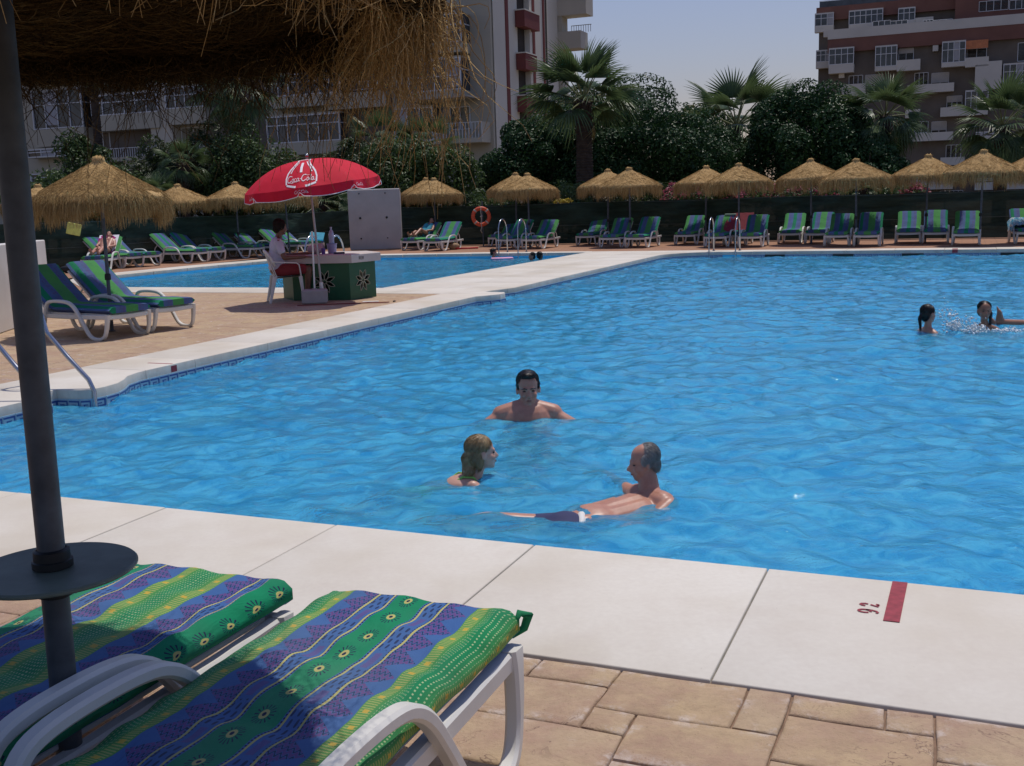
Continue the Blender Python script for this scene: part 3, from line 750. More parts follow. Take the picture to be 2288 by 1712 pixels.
def make_lounger(ang=math.radians(38), fine=0, mat='fabA', seed=1, label=None, group=None):
    root = empty('sun_lounger', label=label, cat='sun lounger', group=group)
    n = 4 if fine else 2
    for sgn in (-1, 1):
        pth = smooth(frame_path(), n); N_ = len(pth)
        xs = [sgn*(.312+.027*min(1, i_/9/n*2, (N_-1-i_)/9/n*2)) for i_ in range(N_)]; full = [Vector((xs[i_], p.y, p.z)) for i_, p in enumerate(pth)]
        k1, k2 = int(N_*.43), int(N_*.66)
        hh = [.040+.030*max(0, 1-i_/(2.2*n)) for i_ in range(N_)]
        for nm, a_, b_ in (('leg', 0, k1+1), ('armrest', k1, k2+1), ('leg', k2, N_)):
            b = MB(); b.rect_sweep(full[a_:b_], .047 if fine else .05, hh[a_:b_], (1, 0, 0), 0, .009); b.build(nm, M['plastic'], root, auto=35)
        b = MB(); pl = [Vector((sgn*.305, y, .285-.012*math.sin((y-.05)*2.0))) for y in np.linspace(.03, 1.80, 12)]; b.rect_sweep(pl, .045, .058, (1, 0, 0), 0, .008)
        b.build('side_rail', M['plastic'], root, auto=35)
    b = MB(); b.rect_sweep([Vector((x, .055, .283-.010*math.cos(x*5))) for x in np.linspace(-.325, .325, 9)], .06, .062, (0, 1, 0), 0, .01); b.build('foot_rail', M['plastic'], root, auto=35)
    b = MB(); b.bbox(-.28, .28, .09, 1.19, .302, .320, .004); b.build('seat_base', M['plastic'], root)
    c_, (ty, tz) = cushion_obj(ang, fine, seed, M[mat], root)
    b = MB(); L2 = .74; T_ = Matrix.Translation((0, 1.18, .308))@Matrix.Rotation(ang, 4, 'X'); b.bbox(-.30, .30, .0, L2, -.022, .010, .006, 0, T_)
    b.build('backrest', M['plastic'], root)
    py, pz = 1.18+math.cos(ang)*.42, .30+math.sin(ang)*.42
    for sgn in (-1, 1):
        b = MB(); b.rect_sweep([Vector((sgn*.24, py, pz)), Vector((sgn*.24, py+.14, pz-.12)), Vector((sgn*.24, py+.20, .28))], .025, .025, (1, 0, 0), 0, .004); b.build('backrest_strut', M['plastic'], root)
    if fine == 2:   # knotted corner tie
        b = MB(); r = .02
        b.tube([(-.30, .01, .33), (-.325, -.02, .35), (-.335, -.03, .385), (-.318, -.005, .40), (-.31, .015, .37)], [.004, .012, .015, .011, .004], 8)
        b.build('corner_tie', M[mat], root, smooth=True)
    root['_h'] = 0; del root['_h']
    return root
def place(o, u, v, head):      # head = angle of foot->head direction in the world; local +y is foot->head
    p = P(u, v); o.location = (p.x, p.y, 0); o.rotation_euler = (0, 0, head-math.pi/2)
HE2 = math.atan2(E2.y, E2.x)
near1 = make_lounger(math.radians(10), 2, 'fabA', 3, 'foreground sun lounger on the right, blue and green patterned cushion with a knotted corner tie', None)
place(near1, -1.435, 2.655, HE2+math.pi)
near2 = make_lounger(math.radians(32), 1, 'fabB', 5, 'foreground sun lounger on the left under the round pole table, cushion patterned blue and green', None)
place(near2, -2.205, 2.665, HE2+math.pi)
proto = make_lounger(math.radians(38), False, 'farA', 2)
protoB = make_lounger(math.radians(40), False, 'farB', 4); 
used = {}
def lounger(px, py, head, label, group, B=False, dv=0):
    src = protoB if B else proto
    if id(src) in used: o = copy_tree(src)
    else: o = src; used[id(src)] = 1
    p = gnd(px, py); u, v = uvof(p); place(o, u, v+dv-.07, head); o['label'] = label; o['group'] = group
    return o
# right-hand rows along the netting fence: (foot-end centre px, py, label)
GR = 'loungers along the far netting fence'
right = [(1112, 551, 'leftmost of the three loungers left of the pool ladder under the paired thatch umbrellas'),
 (1130, 556.5, 'middle lounger of the three behind the far ladder of the second pool'),
 (1188, 556.5, 'lounger right of the tall curved ladder rail at the second pool, its green edge sunlit'),
 (1309, 548.5, 'shaded left lounger of the trio at the end of the white walkway'),
 (1363, 554, 'middle lounger of the trio at the end of the white walkway'),
 (1420, 554, 'right lounger of the trio at the end of the white walkway, bright green right edge'),
 (1530, 547, 'shaded lounger just left of the ladder in the far pool edge'),
 (1598, 552.5, 'lounger directly behind the far steel pool ladder'),
 (1640, 548, 'lounger draped with the dark red towel behind the far ladder'),
 (1675, 552.5, 'sunlit lounger right of the dark red towel, with a bright lime green stripe'),
 (1763, 544.5, 'shaded lounger standing alone left of the fourth umbrella pair poles'),
 (1823, 545, 'half sunlit lounger in the back row between the two poles of the fourth umbrella pair'),
 (1868, 551, 'shaded front lounger left of the pole of the fourth umbrella pair'),
 (1935, 551, 'half sunlit lounger right of the front pole of the fourth umbrella pair'),
 (2028, 544.5, 'left lounger of the three under the rightmost full umbrellas'),
 (2090, 544.5, 'middle lounger of the three under the rightmost full umbrellas, partly sunlit'),
 (2157, 549, 'right lounger of the three under the rightmost full umbrellas, fully shaded'),
 (2302, 545, 'lounger cut by the right picture edge with a turquoise towel on it')]
RL = [lounger(px, py, HE2+(.12 if i == 17 else 0)+random.uniform(-.03, .03), lb, GR, i % 2) for i, (px, py, lb) in enumerate(right)]
RR = [lounger(916, 559.5, HE2-.05, 'lounger carrying the person reading beside the grey concrete panel', GR), lounger(968, 561, HE2+.02, 'lounger with a sunlit green edge next to the person reading, left of the life ring', GR, True)]
HW = math.atan2(-E1.y, -E1.x)
GL = 'loungers lining the far side of the second pool'
LL = [lounger(214, 606, HE2+.45, 'lounger at the far left carrying a sunbather on a white towel', GL)]
for i, (px, py, lb) in enumerate([(309, 597, 'lounger behind the mid-left umbrella pole, in front of the reclining sunbather'), (348, 594, 'lounger second from the left along the curved pool edge, its foot end overlapping the next'),
    (455, 586, 'lounger in front of the partly hidden life ring'), (494, 582, 'lounger right behind the one at the hidden life ring'),
    (581, 575, 'lounger just left of the seated man with its white armrest in view'), (625, 571, 'lounger hidden mostly behind the seated man'),
    (686, 567, 'lounger behind the small curved ladder right of the seated man'), (716, 564, 'lounger nearest the grey concrete panel behind the parasol pole')]):
    LL.append(lounger(px, py, math.radians(151), lb, GL, i % 2))
GM = 'loungers under the mid-left thatch umbrella'
ML = []
for (u, v, lb) in ((-9.54, 10.50, 'front lounger of the pair under the mid-left thatch umbrella, white armrest towards the pool'), (-9.50, 11.32, 'rear lounger of the pair under the mid-left thatch umbrella, foot end further right')):
    o = copy_tree(protoB if v < 11.5 else proto); place(o, u, v, math.radians(149)); o['label'] = lb; o['group'] = GM; ML.append(o)

# ------------------------------------------------------------------ thatch umbrellas
def canopy_mesh(seed, fine):
    r = np.random.default_rng(seed); n = 64 if fine else 36
    prof = [(.0, 2.47), (.05, 2.475), (.085, 2.46), (.10, 2.43), (.095, 2.40), (.12, 2.375), (.22, 2.32), (.38, 2.235), (.55, 2.15), (.72, 2.07), (.86, 2.005), (.97, 1.95), (1.02, 1.915), (1.035, 1.88), (1.03, 1.84),
            (1.0, 1.85), (.95, 1.90), (.80, 1.97), (.5, 2.12), (.2, 2.27), (.03, 2.34)]
    vs_, fs = [], []
    for i, (rd, z) in enumerate(prof):
        for k in range(n):
            a = 2*math.pi*k/n; rd2 = rd*(1+.018*math.sin(a*5+seed)+r.normal(0, .009)); zz = z+r.normal(0, .007 if rd > .15 else .012)+.014*math.sin(a*3+seed*2)*rd
            vs_.append((rd2*math.cos(a), rd2*math.sin(a), zz))
    for i in range(len(prof)-1):
        for k in range(n):
            a = i*n+k; b = i*n+(k+1) % n; fs.append((a, b, b+n, a+n))
    me = D.meshes.new('canopy'); me.from_pydata(vs_, [], fs); me.materials.append(M['straw']); me.polygons.foreach_set('use_smooth', [True]*len(fs)); me.update(); return me
def fringe_paths(seed, n, length=.33, spread=.04, r0=1.02, K=4, curl=.03):
    r = np.random.default_rng(seed); a = r.uniform(0, 2*math.pi, n)
    lobes = 1+.22*np.sin(a*7+seed)+.15*np.sin(a*13+seed*3)
    L = length*lobes*r.uniform(.45, 1.1, n); t = np.linspace(0, 1, K)[None, :]
    rad = r0+r.normal(0, .018, n)[:, None]+.03*np.sin(t*2.2)+spread*r.normal(0, 1, n)[:, None]*t
    z = 1.90+r.normal(0, .02, n)[:, None]-L[:, None]*t**1.15
    aa = a[:, None]+curl*r.normal(0, 1, n)[:, None]*t
    return np.stack([rad*np.cos(aa), rad*np.sin(aa), z], -1)
def surface_straws(seed, n, K=3, ln=.16):
    r = np.random.default_rng(seed); a = r.uniform(0, 2*math.pi, n); s0 = .1+.92*np.sqrt(r.uniform(0, 1, n)); t = np.linspace(0, 1, K)[None, :]
    rad = s0[:, None]+ln*t*r.uniform(.5, 1.1, n)[:, None]
    z = np.interp(rad, [.1, .38, .72, .97, 1.03, 1.2], [2.385, 2.24, 2.075, 1.955, 1.90, 1.76])+.012+.02*r.uniform(0, 1, n)[:, None]*np.sin(t*2.5)
    aa = a[:, None]+.10*r.normal(0, 1, n)[:, None]*t/np.maximum(.3, rad)
    return np.stack([rad*np.cos(aa), rad*np.sin(aa), z], -1)
def tuft(seed, n):
    r = np.random.default_rng(seed); a = r.uniform(0, 2*math.pi, n); t = np.linspace(0, 1, 3)[None, :]
    rad = .05+.05*r.uniform(0, 1, n)[:, None]+.07*t*r.uniform(.2, 1, n)[:, None]; z = 2.44+.06*r.uniform(-.4, 1, n)[:, None]*np.sin(t*2.4)-.03*t
    return np.stack([rad*np.cos(a[:, None]), rad*np.sin(a[:, None]), z], -1)
def make_umbrella(seed, fine=False, nf=1500, ns=1300, polemat='pole', wd=.011):
    root = empty('thatch_umbrella', cat='umbrella')
    b = MB(); b.lathe([(.03, 0), (.03, 2.40)], 14); b.lathe([(.03, 0), (.06, .002), (.06, .012), (.03, .02)], 14); b.build('pole', M[polemat], root, auto=40)
    b = MB(); b.lathe([(.031, .74), (.05, .745), (.05, .80), (.045, .83), (.031, .835)], 14); b.build('collar', M['black'], root, auto=40)
    o = inst('canopy', canopy_mesh(seed, fine), (0, 0, 0), 0, root)
    pts = np.concatenate([fringe_paths(seed, nf)])
    o = ribbons('fringe', pts, wd, M['strawfine'], root, 'stuff')
    o = ribbons('surface_straws', np.concatenate([surface_straws(seed+1, ns), tuft(seed, 60)]), wd*.8, M['strawfine'], root, 'stuff')
    b = MB()
    for k in range(8):
        a = k*math.pi/4; b.tube([(.03*math.cos(a), .03*math.sin(a), 2.32), (.98*math.cos(a), .98*math.sin(a), 1.885)], .011, 5)
    b.build('ribs', M['wood'], root)['kind'] = 'stuff'
    return root
up = [make_umbrella(11), make_umbrella(23, nf=1300)]; uused = [0, 0]
def umb(px, py, label, group, k, sc=1.0, r=None, hs=1.0):
    if uused[k]: o = copy_tree(up[k])
    else: o = up[k]; uused[k] = 1
    py -= (1.2 if py < 549 or px < 700 else 2.2); p = gnd(px, py); o.location = (p.x, p.y, 0); o.rotation_euler = (random.uniform(-.025, .025), random.uniform(-.025, .025), random.uniform(0, 6)); o.scale = (sc, sc, hs); o['label'] = label; o['group'] = group
    return o
GU = 'thatch umbrellas along the far terrace'
umbs = [(974, 553.5, 'thatch umbrella directly right of the grey concrete panel, front one'), (959, 548, 'thatch umbrella mostly hidden behind the one right of the grey concrete panel'),
 (1155, 548, 'rear thatch umbrella of the pair right of the orange life ring'), (1184, 555, 'front thatch umbrella of the pair right of the orange life ring'),
 (1359, 547, 'rear thatch umbrella beside the tall palm trunk'), (1409, 552, 'front thatch umbrella right of the tall palm trunk'),
 (1576, 545, 'rear thatch umbrella above the pink flowers left of the far ladder'), (1651, 551, 'front thatch umbrella above the dark red towel lounger'),
 (1813, 546, 'rear thatch umbrella of the fourth pair, with a ragged left side'), (1913, 549.5, 'front thatch umbrella of the fourth pair in front of the fan palm'),
 (2067, 543.5, 'rear thatch umbrella in front of the brick building with a pink flower behind'), (2188, 547.5, 'front thatch umbrella above the fully shaded lounger at the right'),
 (2306, 543.5, 'thatch umbrella cut by the right picture edge'),
 (270, 590, 'thatch umbrella hidden behind the big mid-left one, its pole right of the sunbather'), (100, 600, 'thatch umbrella at the far left behind the white wall end'),
 (412, 581, 'thatch umbrella just right of the big mid-left one'), (536, 576, 'thatch umbrella left of the red parasol'), (648, 571, 'thatch umbrella behind the red parasol')]
for i, (px, py, lb) in enumerate(umbs): umb(px, py, lb, GU, i % 2, (.935 if i not in (13, 14, 15, 16, 17) else .96), hs=(1.0 if i < 13 else .985)*(1.0 if py < 549 else .985)*(.99+.02*((i*7) % 3)/2))
big = make_umbrella(37, True, 5200, 5200, 'pole', .007)
big.location = (-5.27, 14.16, 0); big.rotation_euler = (.0, .012, .6); big.scale = (.80, .80, .915)
big['label'] = 'large mid-left thatch umbrella with pale straw cone over the two loungers by the pool'
# foreground umbrella, seen from below
npole = P(-1.918, 1.785)
fr = empty('thatch_umbrella', label='foreground thatch umbrella overhead with long straggling straw fringe and grey pole', cat='umbrella'); fr.location = (npole.x, npole.y, 0)
FS = 1.0
b = MB(); b.tube([(-.012, 0, 0), (0, 0, .8), (.012, 0, 2.55)], .031, 28); b.build('pole', M['poledark'], fr, auto=40)
b = MB(); b.lathe([(.0, .733), (.183, .733), (.187, .737), (.187, .741), (.183, .745), (.0, .745)], 72); b.build('round_table', M['tabletop'], fr, auto=40)
b = MB(); b.lathe([(.033, .675), (.043, .68), (.043, .731)], 28); b.lathe([(.033, .79), (.040, .786), (.041, .765), (.045, .763), (.045, .747), (.033, .747)], 28); b.build('table_collar', M['black'], fr, auto=40)
rr_ = np.random.default_rng(5); n = 110
prof = [(.03, 2.42), (.25, 2.31), (.5, 2.19), (.70, 2.12), (.86, 2.06), (.95, 2.03), (1.01, 2.0), (1.045, 2.01), (1.02, 2.06), (.92, 2.11), (.75, 2.19), (.5, 2.31), (.2, 2.46), (.02, 2.58)]
b = MB(); vs_ = []
for i, (rd, z) in enumerate(prof):
    for k in range(n):
        a = 2*math.pi*k/n; q = 1+.012*math.sin(a*5)+rr_.normal(0, .004); vs_.append((rd*q*.9*math.cos(a), rd*q*.9*math.sin(a), z-.02+rr_.normal(0, .006)-.03*abs(math.sin(a*4))*rd*(1 if i < 5 else .3)))
b.add(vs_, [(i*n+k, i*n+(k+1) % n, (i+1)*n+(k+1) % n, (i+1)*n+k) for i in range(len(prof)-1) for k in range(n)]); b.build('canopy', M['strawshade'], fr, smooth=True)
for k in range(8):
    b = MB(); a = k*math.pi/4+.28; b.tube([(.03*math.cos(a), .03*math.sin(a), 2.36), (.55*math.cos(a), .55*math.sin(a), 2.13), (.88*math.cos(a), .88*math.sin(a), 1.965)], .011, 6); b.build('rib', M['wood'], fr)
for rd, z, tr_ in ((.58, 2.125, .008), (.89, 1.965, .016)):
    b = MB(); b.tube([(rd*math.cos(a), rd*math.sin(a), z) for a in np.linspace(0, 2*math.pi, 72)], tr_, 6, cap=False); b.build('hoop', M['wood'], fr)
# underside fibre mat, rim roll, hanging strands
def under_fibres(n):
    a = rr_.uniform(0, 2*math.pi, n); s0 = .05+.82*np.sqrt(rr_.uniform(0, 1, n)); t = np.linspace(0, 1, 4)[None, :]
    aa = a[:, None]+(.05+.20*rr_.uniform(0, 1, n)[:, None])*t*np.sign(rr_.normal(size=n))[:, None]/np.maximum(.4, s0[:, None]); rad = s0[:, None]+.10*t*rr_.normal(0, .6, n)[:, None]
    z = np.interp(rad, [.027, .225, .45, .63, .774, .855, .99], [2.42, 2.31, 2.19, 2.12, 2.06, 2.03, 1.98])-.032-.02*np.sin(t*3.1)*rr_.uniform(0, 1, n)[:, None]-.03*np.abs(np.sin(aa*4))*rad
    return np.stack([rad*np.cos(aa), rad*np.sin(aa), z], -1)
ribbons('underside_fibres', under_fibres(9000), .0035, M['strawshade'], fr, 'stuff')
def rim_roll(n):
    a = rr_.uniform(0, 2*math.pi, n); t = np.linspace(0, 1, 5)[None, :]; ph = rr_.uniform(0, 2*math.pi, n)[:, None]
    aa = a[:, None]+.16*t*rr_.choice([-1, 1], n)[:, None]; rr0 = .055*rr_.uniform(.5, 1.1, n)[:, None]
    return np.stack([(.90+rr0*np.cos(ph+t*2.5))*np.cos(aa), (.90+rr0*np.cos(ph+t*2.5))*np.sin(aa), 1.985+rr0*np.sin(ph+t*2.5)], -1)
ribbons('rim_roll', rim_roll(5200), .006, M['strawshade'], fr, 'stuff')
def strands(n, a0, a1, L0, L1, wander, K=9, r0=.875):
    a = rr_.uniform(a0, a1, n); t = np.linspace(0, 1, K)[None, :]; L = rr_.uniform(L0, L1, n)*rr_.uniform(.5, 1, n)
    out = rr_.normal(0, .05, n)[:, None]+.0; ph = rr_.uniform(0, 6.3, (n, 1)); k1 = rr_.uniform(1.5, 5, (n, 1)); am = wander*rr_.uniform(.2, 1, (n, 1))
    aa = a[:, None]+rr_.normal(0, .10, n)[:, None]*t+am*np.sin(t*k1+ph)-am*np.sin(ph)
    rad = r0+rr_.normal(0, .03, n)[:, None]+out*np.sin(t*1.8)+am*.8*np.cos(t*k1*1.3+ph)*t
    z = 1.98-L[:, None]*t**1.25+.02*np.sin(t*6+ph)
    return np.stack([rad*np.cos(aa), rad*np.sin(aa), z], -1)
# sun/right side: dense long golden fringe; front (far) side: shorter, sparser
ribbons('long_fringe', np.concatenate([strands(300, -.20, .50, .10, .30, .055), strands(200, .35, .95, .08, .27, .07), strands(110, -.1, .95, .24, .46, .09), strands(70, -.12, .35, .28, .50, .12, r0=.93), strands(420, -.22, .5, .04, .17, .045)]), .0034, M['strawfine'], fr, 'stuff')
ribbons('far_fringe', np.concatenate([strands(1300, .8, 2.6, .05, .16, .05, 6), strands(300, .7, 2.4, .12, .42, .10, 6), strands(1600, .45, 2.7, .02, .12, .05, 6)]), .0035, M['strawshade'], fr, 'stuff')
ribbons('back_fringe', strands(900, 2.5, 6.0, .05, .17, .05, 6), .0032, M['strawfine'], fr, 'stuff')
# loose hanging bits under the canopy and sunlit crossing straws
loose = []
for (px, py, qx, qy, Y) in ((690, 72, 715, 0, 2.9), (700, 72, 735, 30, 2.9), (625, 35, 660, 0, 2.75), (660, 40, 600, 0, 2.8), (550, 22, 600, 5, 2.8), (810, 22, 830, 0, 2.9), (920, 60, 915, 0, 3.1), (925, 35, 985, 8, 3.1), (805, 75, 795, 40, 3.0)):
    A_, B_ = at(px, py, Y), at(qx, qy, Y+.02)
    for _ in range(2):
        m_ = (A_+B_)/2+Vector((random.uniform(-.015, .015), 0, random.uniform(-.01, .02))); loose.append([A_+(B_-A_)*t+(m_-(A_+B_)/2)*4*t*(1-t) for t in np.linspace(0, 1, 6)])
lp = np.array([[list(q-fr.location) for q in pth] for pth in loose]); ribbons('loose_straws', lp, .003, M['strawfine'], fr, 'stuff')

# ------------------------------------------------------------------ netting fence
def fence_run(name, pts, h, label):
    root = empty(name, label=label, cat='fence')
    tot = 0; cols = []
    for a, b in zip(pts, pts[1:]):
        L = math.hypot(b[0]-a[0], b[1]-a[1]); n = int(L/.22)
        for k in range(n): cols.append((a[0]+(b[0]-a[0])*k/n, a[1]+(b[1]-a[1])*k/n, tot+L*k/n, (b[0]-a[0])/L, (b[1]-a[1])/L))
        npst = max(1, int(round(L/2.6)))
        for k in range(npst+1):
            q = P(a[0]+(b[0]-a[0])*k/npst, a[1]+(b[1]-a[1])*k/npst); d_ = P(b[0]-a[0], b[1]-a[1]).normalized(); nn = Vector((-d_.y, d_.x, 0))
            q = q+nn*.07*(1 if nn.y > 0 else -1)
            m_ = MB(); m_.lathe([(.028, 0), (.028, h+.03), (.0, h+.05)], 8); o = m_.build('fence_post', M['black'], root, auto=40); o.location = q
        tot += L
    cols.append((*pts[-1], tot, cols[-1][3], cols[-1][4]))
    nz = 13; vs_ = []
    for (u, v, s_, du, dv) in cols:
        for j in range(nz):
            z = h*j/(nz-1); off = .035*math.sin(s_*1.7+z*3)+.022*math.sin(s_*4.3-z*9)+.016*math.sin(s_*9.1+z*14)+(.03 if j in (7,) else 0)*math.sin(s_*.6)
            q = P(u-dv*off, v+du*off, z*(1)+(.012*math.sin(s_*2.3) if j == nz-1 else 0)); vs_.append(q)
    n = len(cols); fs = [(i*nz+j, (i+1)*nz+j, (i+1)*nz+j+1, i*nz+j+1) for i in range(n-1) for j in range(nz-1)]
    b = MB(); b.add(vs_, fs); b.build('netting', M['net'], root, smooth=True)
    # tension cords
    b = MB()
    for z in (.62, h-.02):
        b.tube([P(u-dv*.05*-1+.0, v+du*-.05, z+.02*math.sin(s_*.9)) for (u, v, s_, du, dv) in cols[::2]], .006, 4)
    b.build('tension_cord', simple('net_cord', (.10, .13, .12), .6, .2, 3), root)
    return root
fence_run('netting_fence', [(-20.6, 35.6), (9.5, 35.9)], 1.40, 'dark green netting fence running behind the far row of loungers')
fence_run('netting_fence', [(-27.5, 12.5), (-23.6, 23.0), (-20.9, 35.4)], 1.34, 'dark green netting fence at the far left behind the second pool')
# grey concrete panel with fixings
root = empty('shower_panel', label='tall grey concrete panel with six round fixings beside the parasol', cat='panel')
pc = gnd(842, 558); d_ = (gnd(898, 557)-gnd(787, 559)); a_ = math.atan2(d_.y, d_.x); wdt = 1.78
root.location = (pc.x, pc.y, 0); root.rotation_euler = (0, 0, -.03)
b = MB(); b.bbox(-.90, .90, -.13, .13, 0, 2.08, .03); b.build('slab', M['greypanel'], root)
for (x, z, r_) in ((-.50, 1.93, .022), (.40, 1.93, .022), (-.50, 1.10, .04), (.42, 1.10, .04), (-.50, .40, .028), (.42, .40, .02)):
    b = MB(); T_ = Matrix.Translation((x, -.13, z))@Matrix.Rotation(math.pi/2, 4, 'X'); b.lathe([(r_, 0), (r_, .02), (r_*.6, .035), (0, .035)], 12, 0, T_); b.build('fixing', M['black'], root, auto=40)
# white wall at the left edge
A_, B_ = gnd(-60, 766), gnd(117, 706)
d_ = (B_-A_); L = d_.length; a_ = math.atan2(d_.y, d_.x)
b = MB(); b.bbox(-1.5, L, 0, .18, 0, 1.17, .012); o = b.build('low_wall', M['whitewall'], label='white rendered low wall at the left edge behind the foreground pole', cat='wall'); o.location = (A_.x, A_.y, 0); o.rotation_euler = (0, 0, a_)

# ------------------------------------------------------------------ pool ladders
def ladder(name, u, v, heading, label, h=.72, w_=.5, depth=.62, rungs=True, group=None, reach=.55):
    """rails rise on the deck, arch over and drop into the water; local +y points to the water"""
    root = empty(name, label=label, cat='pool ladder', group=group)
    p = P(u, v); root.location = (p.x, p.y, 0); root.rotation_euler = (0, 0, heading-math.pi/2)
    for sg in (-1, 1):
        x = sg*w_/2; pts = [(x, -reach, 0), (x, -reach, h*.55)]
        for k in range(1, 10):
            a = math.pi*k/10; pts.append((x, -reach+(reach+.06)*(1-math.cos(a))/2, h*.62+h*.38*math.sin(a)))
        pts += [(x, .06, h*.45), (x, .07, .0), (x, .07, -depth), (x, .07, -1.0)]
        b = MB(); b.tube(pts, .018, 12, upv=(1, 0, 0)); b.build('rail', M['chrome'], root, smooth=True)
        b = MB(); b.lathe([(.021, .002), (.042, .003), (.040, .012), (.021, .016)], 14); o = b.build('flange', M['chrome'], root, auto=40); o.location = (x, -reach, 0)
    if rungs:
        for z in (-.30, -.55, -.80):
            b = MB(); b.bbox(-w_/2, w_/2, .045, .105, z-.012, z+.012, .004); b.build('rung', M['chrome'], root)
    return root
pq = gnd(1625, 560); ladder('pool_ladder', -6.0, 29.33, math.atan2(-E2.y, -E2.x), 'steel pool ladder at the far edge of the main pool by the dark red towel', .92, .72, reach=.55)
ladder('pool_ladder', -12.45, 29.72, math.atan2(-E2.y, -E2.x), 'steel pool ladder at the far edge of the second pool before the three loungers', 1.0, .62, reach=.6)
ladder('pool_ladder', -11.15, 17.75, math.atan2(E2.y, E2.x), 'curved steel pool ladder beside the lifeguard seated at the desk', 1.0, .55, reach=.45)
# left foreground ladder, leaning rails
root = empty('pool_ladder', label='grey steel pool ladder at the left coping partly hidden by the foreground pole', cat='pool ladder')
Mx = {}
for nm, foot, top, wat in (('rail', (42, 862), (-14, 660), None), ('rail', (None), (None), (164, 905))):
    pass
for sg, vv in ((0, 7.30), (1, 6.72)):
    base = P(-7.95, vv); wp = P(-7.16, vv, 0); top = P(-7.72, vv, .76)
    pts = [base, P(-7.95, vv, .5)]
    for k in range(1, 9):
        a = math.pi*k/9; pts.append(P(-7.95+.30*(1-math.cos(a))/2, vv, .58+.20*math.sin(a)))
    pts += [P(-7.62, vv, .50), P(-7.40, vv, .28), P(-7.18, vv, .08), P(-7.13, vv, -.02), P(-7.13, vv, -1.0)]
    b = MB(); b.tube(pts, .021, 12); b.build('rail', M['chrome'], root, smooth=True)
    b = MB(); b.lathe([(.021, .002), (.045, .003), (.042, .012), (.021, .016)], 14); o = b.build('flange', M['chrome'], root, auto=40); o.location = base
for z in (-.3, -.55, -.8):
    b = MB(); b.tube([P(-7.13, 6.72, z), P(-7.13, 7.30, z)], .02, 8); b.build('rung', M['chrome'], root)

# ------------------------------------------------------------------ life rings
M['ringorange'] = simple('orange_ring', (.62, .085, .03), .5, .1, 4); M['rope'] = simple('pale_rope', (.45, .40, .33), .8, .2, 20)
def life_ring(px, py, Y, R_, label, rope=True):
    root = empty('life_ring', label=label, cat='life ring', group='orange life rings'); root.location = at(px, py, Y); root.rotation_euler = (math.pi/2-.05, 0, .1)
    b = MB(); n = 40; m_ = 12; r_ = R_*.19; vs_ = []
    for i in range(n):
        a = 2*math.pi*i/n
        for k in range(m_):
            c_ = 2*math.pi*k/m_; vs_.append(((R_-r_+r_*math.cos(c_))*math.cos(a), (R_-r_+r_*math.cos(c_))*math.sin(a), .8*r_*math.sin(c_)))
    b.add(vs_, [(i*m_+k, ((i+1) % n)*m_+k, ((i+1) % n)*m_+(k+1) % m_, i*m_+(k+1) % m_) for i in range(n) for k in range(m_)]); b.build('ring', M['ringorange'], root, smooth=True)
    for q in range(4):
        b = MB(); a = math.pi/4+q*math.pi/2; T_ = Matrix.Rotation(a, 4, 'Z')
        vs_ = []
        for i in range(3):
            aa = (i-1)*.09
            for k in range(m_): c_ = 2*math.pi*k/m_; vs_.append(T_@Vector(((R_-r_+r_*1.06*math.cos(c_))*math.cos(aa), (R_-r_+r_*1.06*math.cos(c_))*math.sin(aa), .85*r_*math.sin(c_))))
        b.add(vs_, [(i*m_+k, (i+1)*m_+k, (i+1)*m_+(k+1) % m_, i*m_+(k+1) % m_) for i in range(2) for k in range(m_)]); b.build('band', M['rope'], root, smooth=True)
    if rope:
        b = MB(); b.tube([(0, R_, .03), (-.01, R_*.4, .06), (.01, 0, .05), (-.01, -R_*.6, .07), (.0, -R_*1.05, .08), (-.03, -R_*1.4, .06), (.01, -R_*1.65, .05)], .014, 6); b.tube([(-.03, -.02, .06), (.03, .03, .06)], .03, 6); b.build('rope', M['rope'], root, smooth=True)
    return root
yr = gnd(1080, 551).y
life_ring(1075, 484, yr, .345, 'orange life ring on a thin post before the netting, right of the grey panel')
b = MB(); b.lathe([(.02, 0), (.02, 1.55), (0, 1.56)], 8); q = gnd(1079, 551); o = b.build('ring_post', M['pole'], label='thin grey post holding the orange life ring by the fence', cat='post', auto=40); o.location = (q.x+.02, q.y+.10, 0)
life_ring(386, 520, 34.5, .26, 'orange life ring partly hidden behind the left loungers', False)
# ------------------------------------------------------------------ lifeguard station
ds = empty('lifeguard_desk', label='hexagonal dark green lifeguard desk with white top and cut-out flower motifs', cat='desk')
dc = gnd(762, 640); f1, f2, f3 = gnd(686, 669), gnd(793, 672), gnd(840, 663)
hd = .615
back = (f3-f2)
hexp = [Vector((-3.62, 18.05, 0)), Vector((-2.63, 17.82, 0)), Vector((-2.27, 18.37, 0)), Vector((-2.55, 18.95, 0)), Vector((-3.50, 19.15, 0)), Vector((-3.9, 18.6, 0))]
cen = sum(hexp, Vector())/6; ds.location = (cen.x, cen.y, 0)
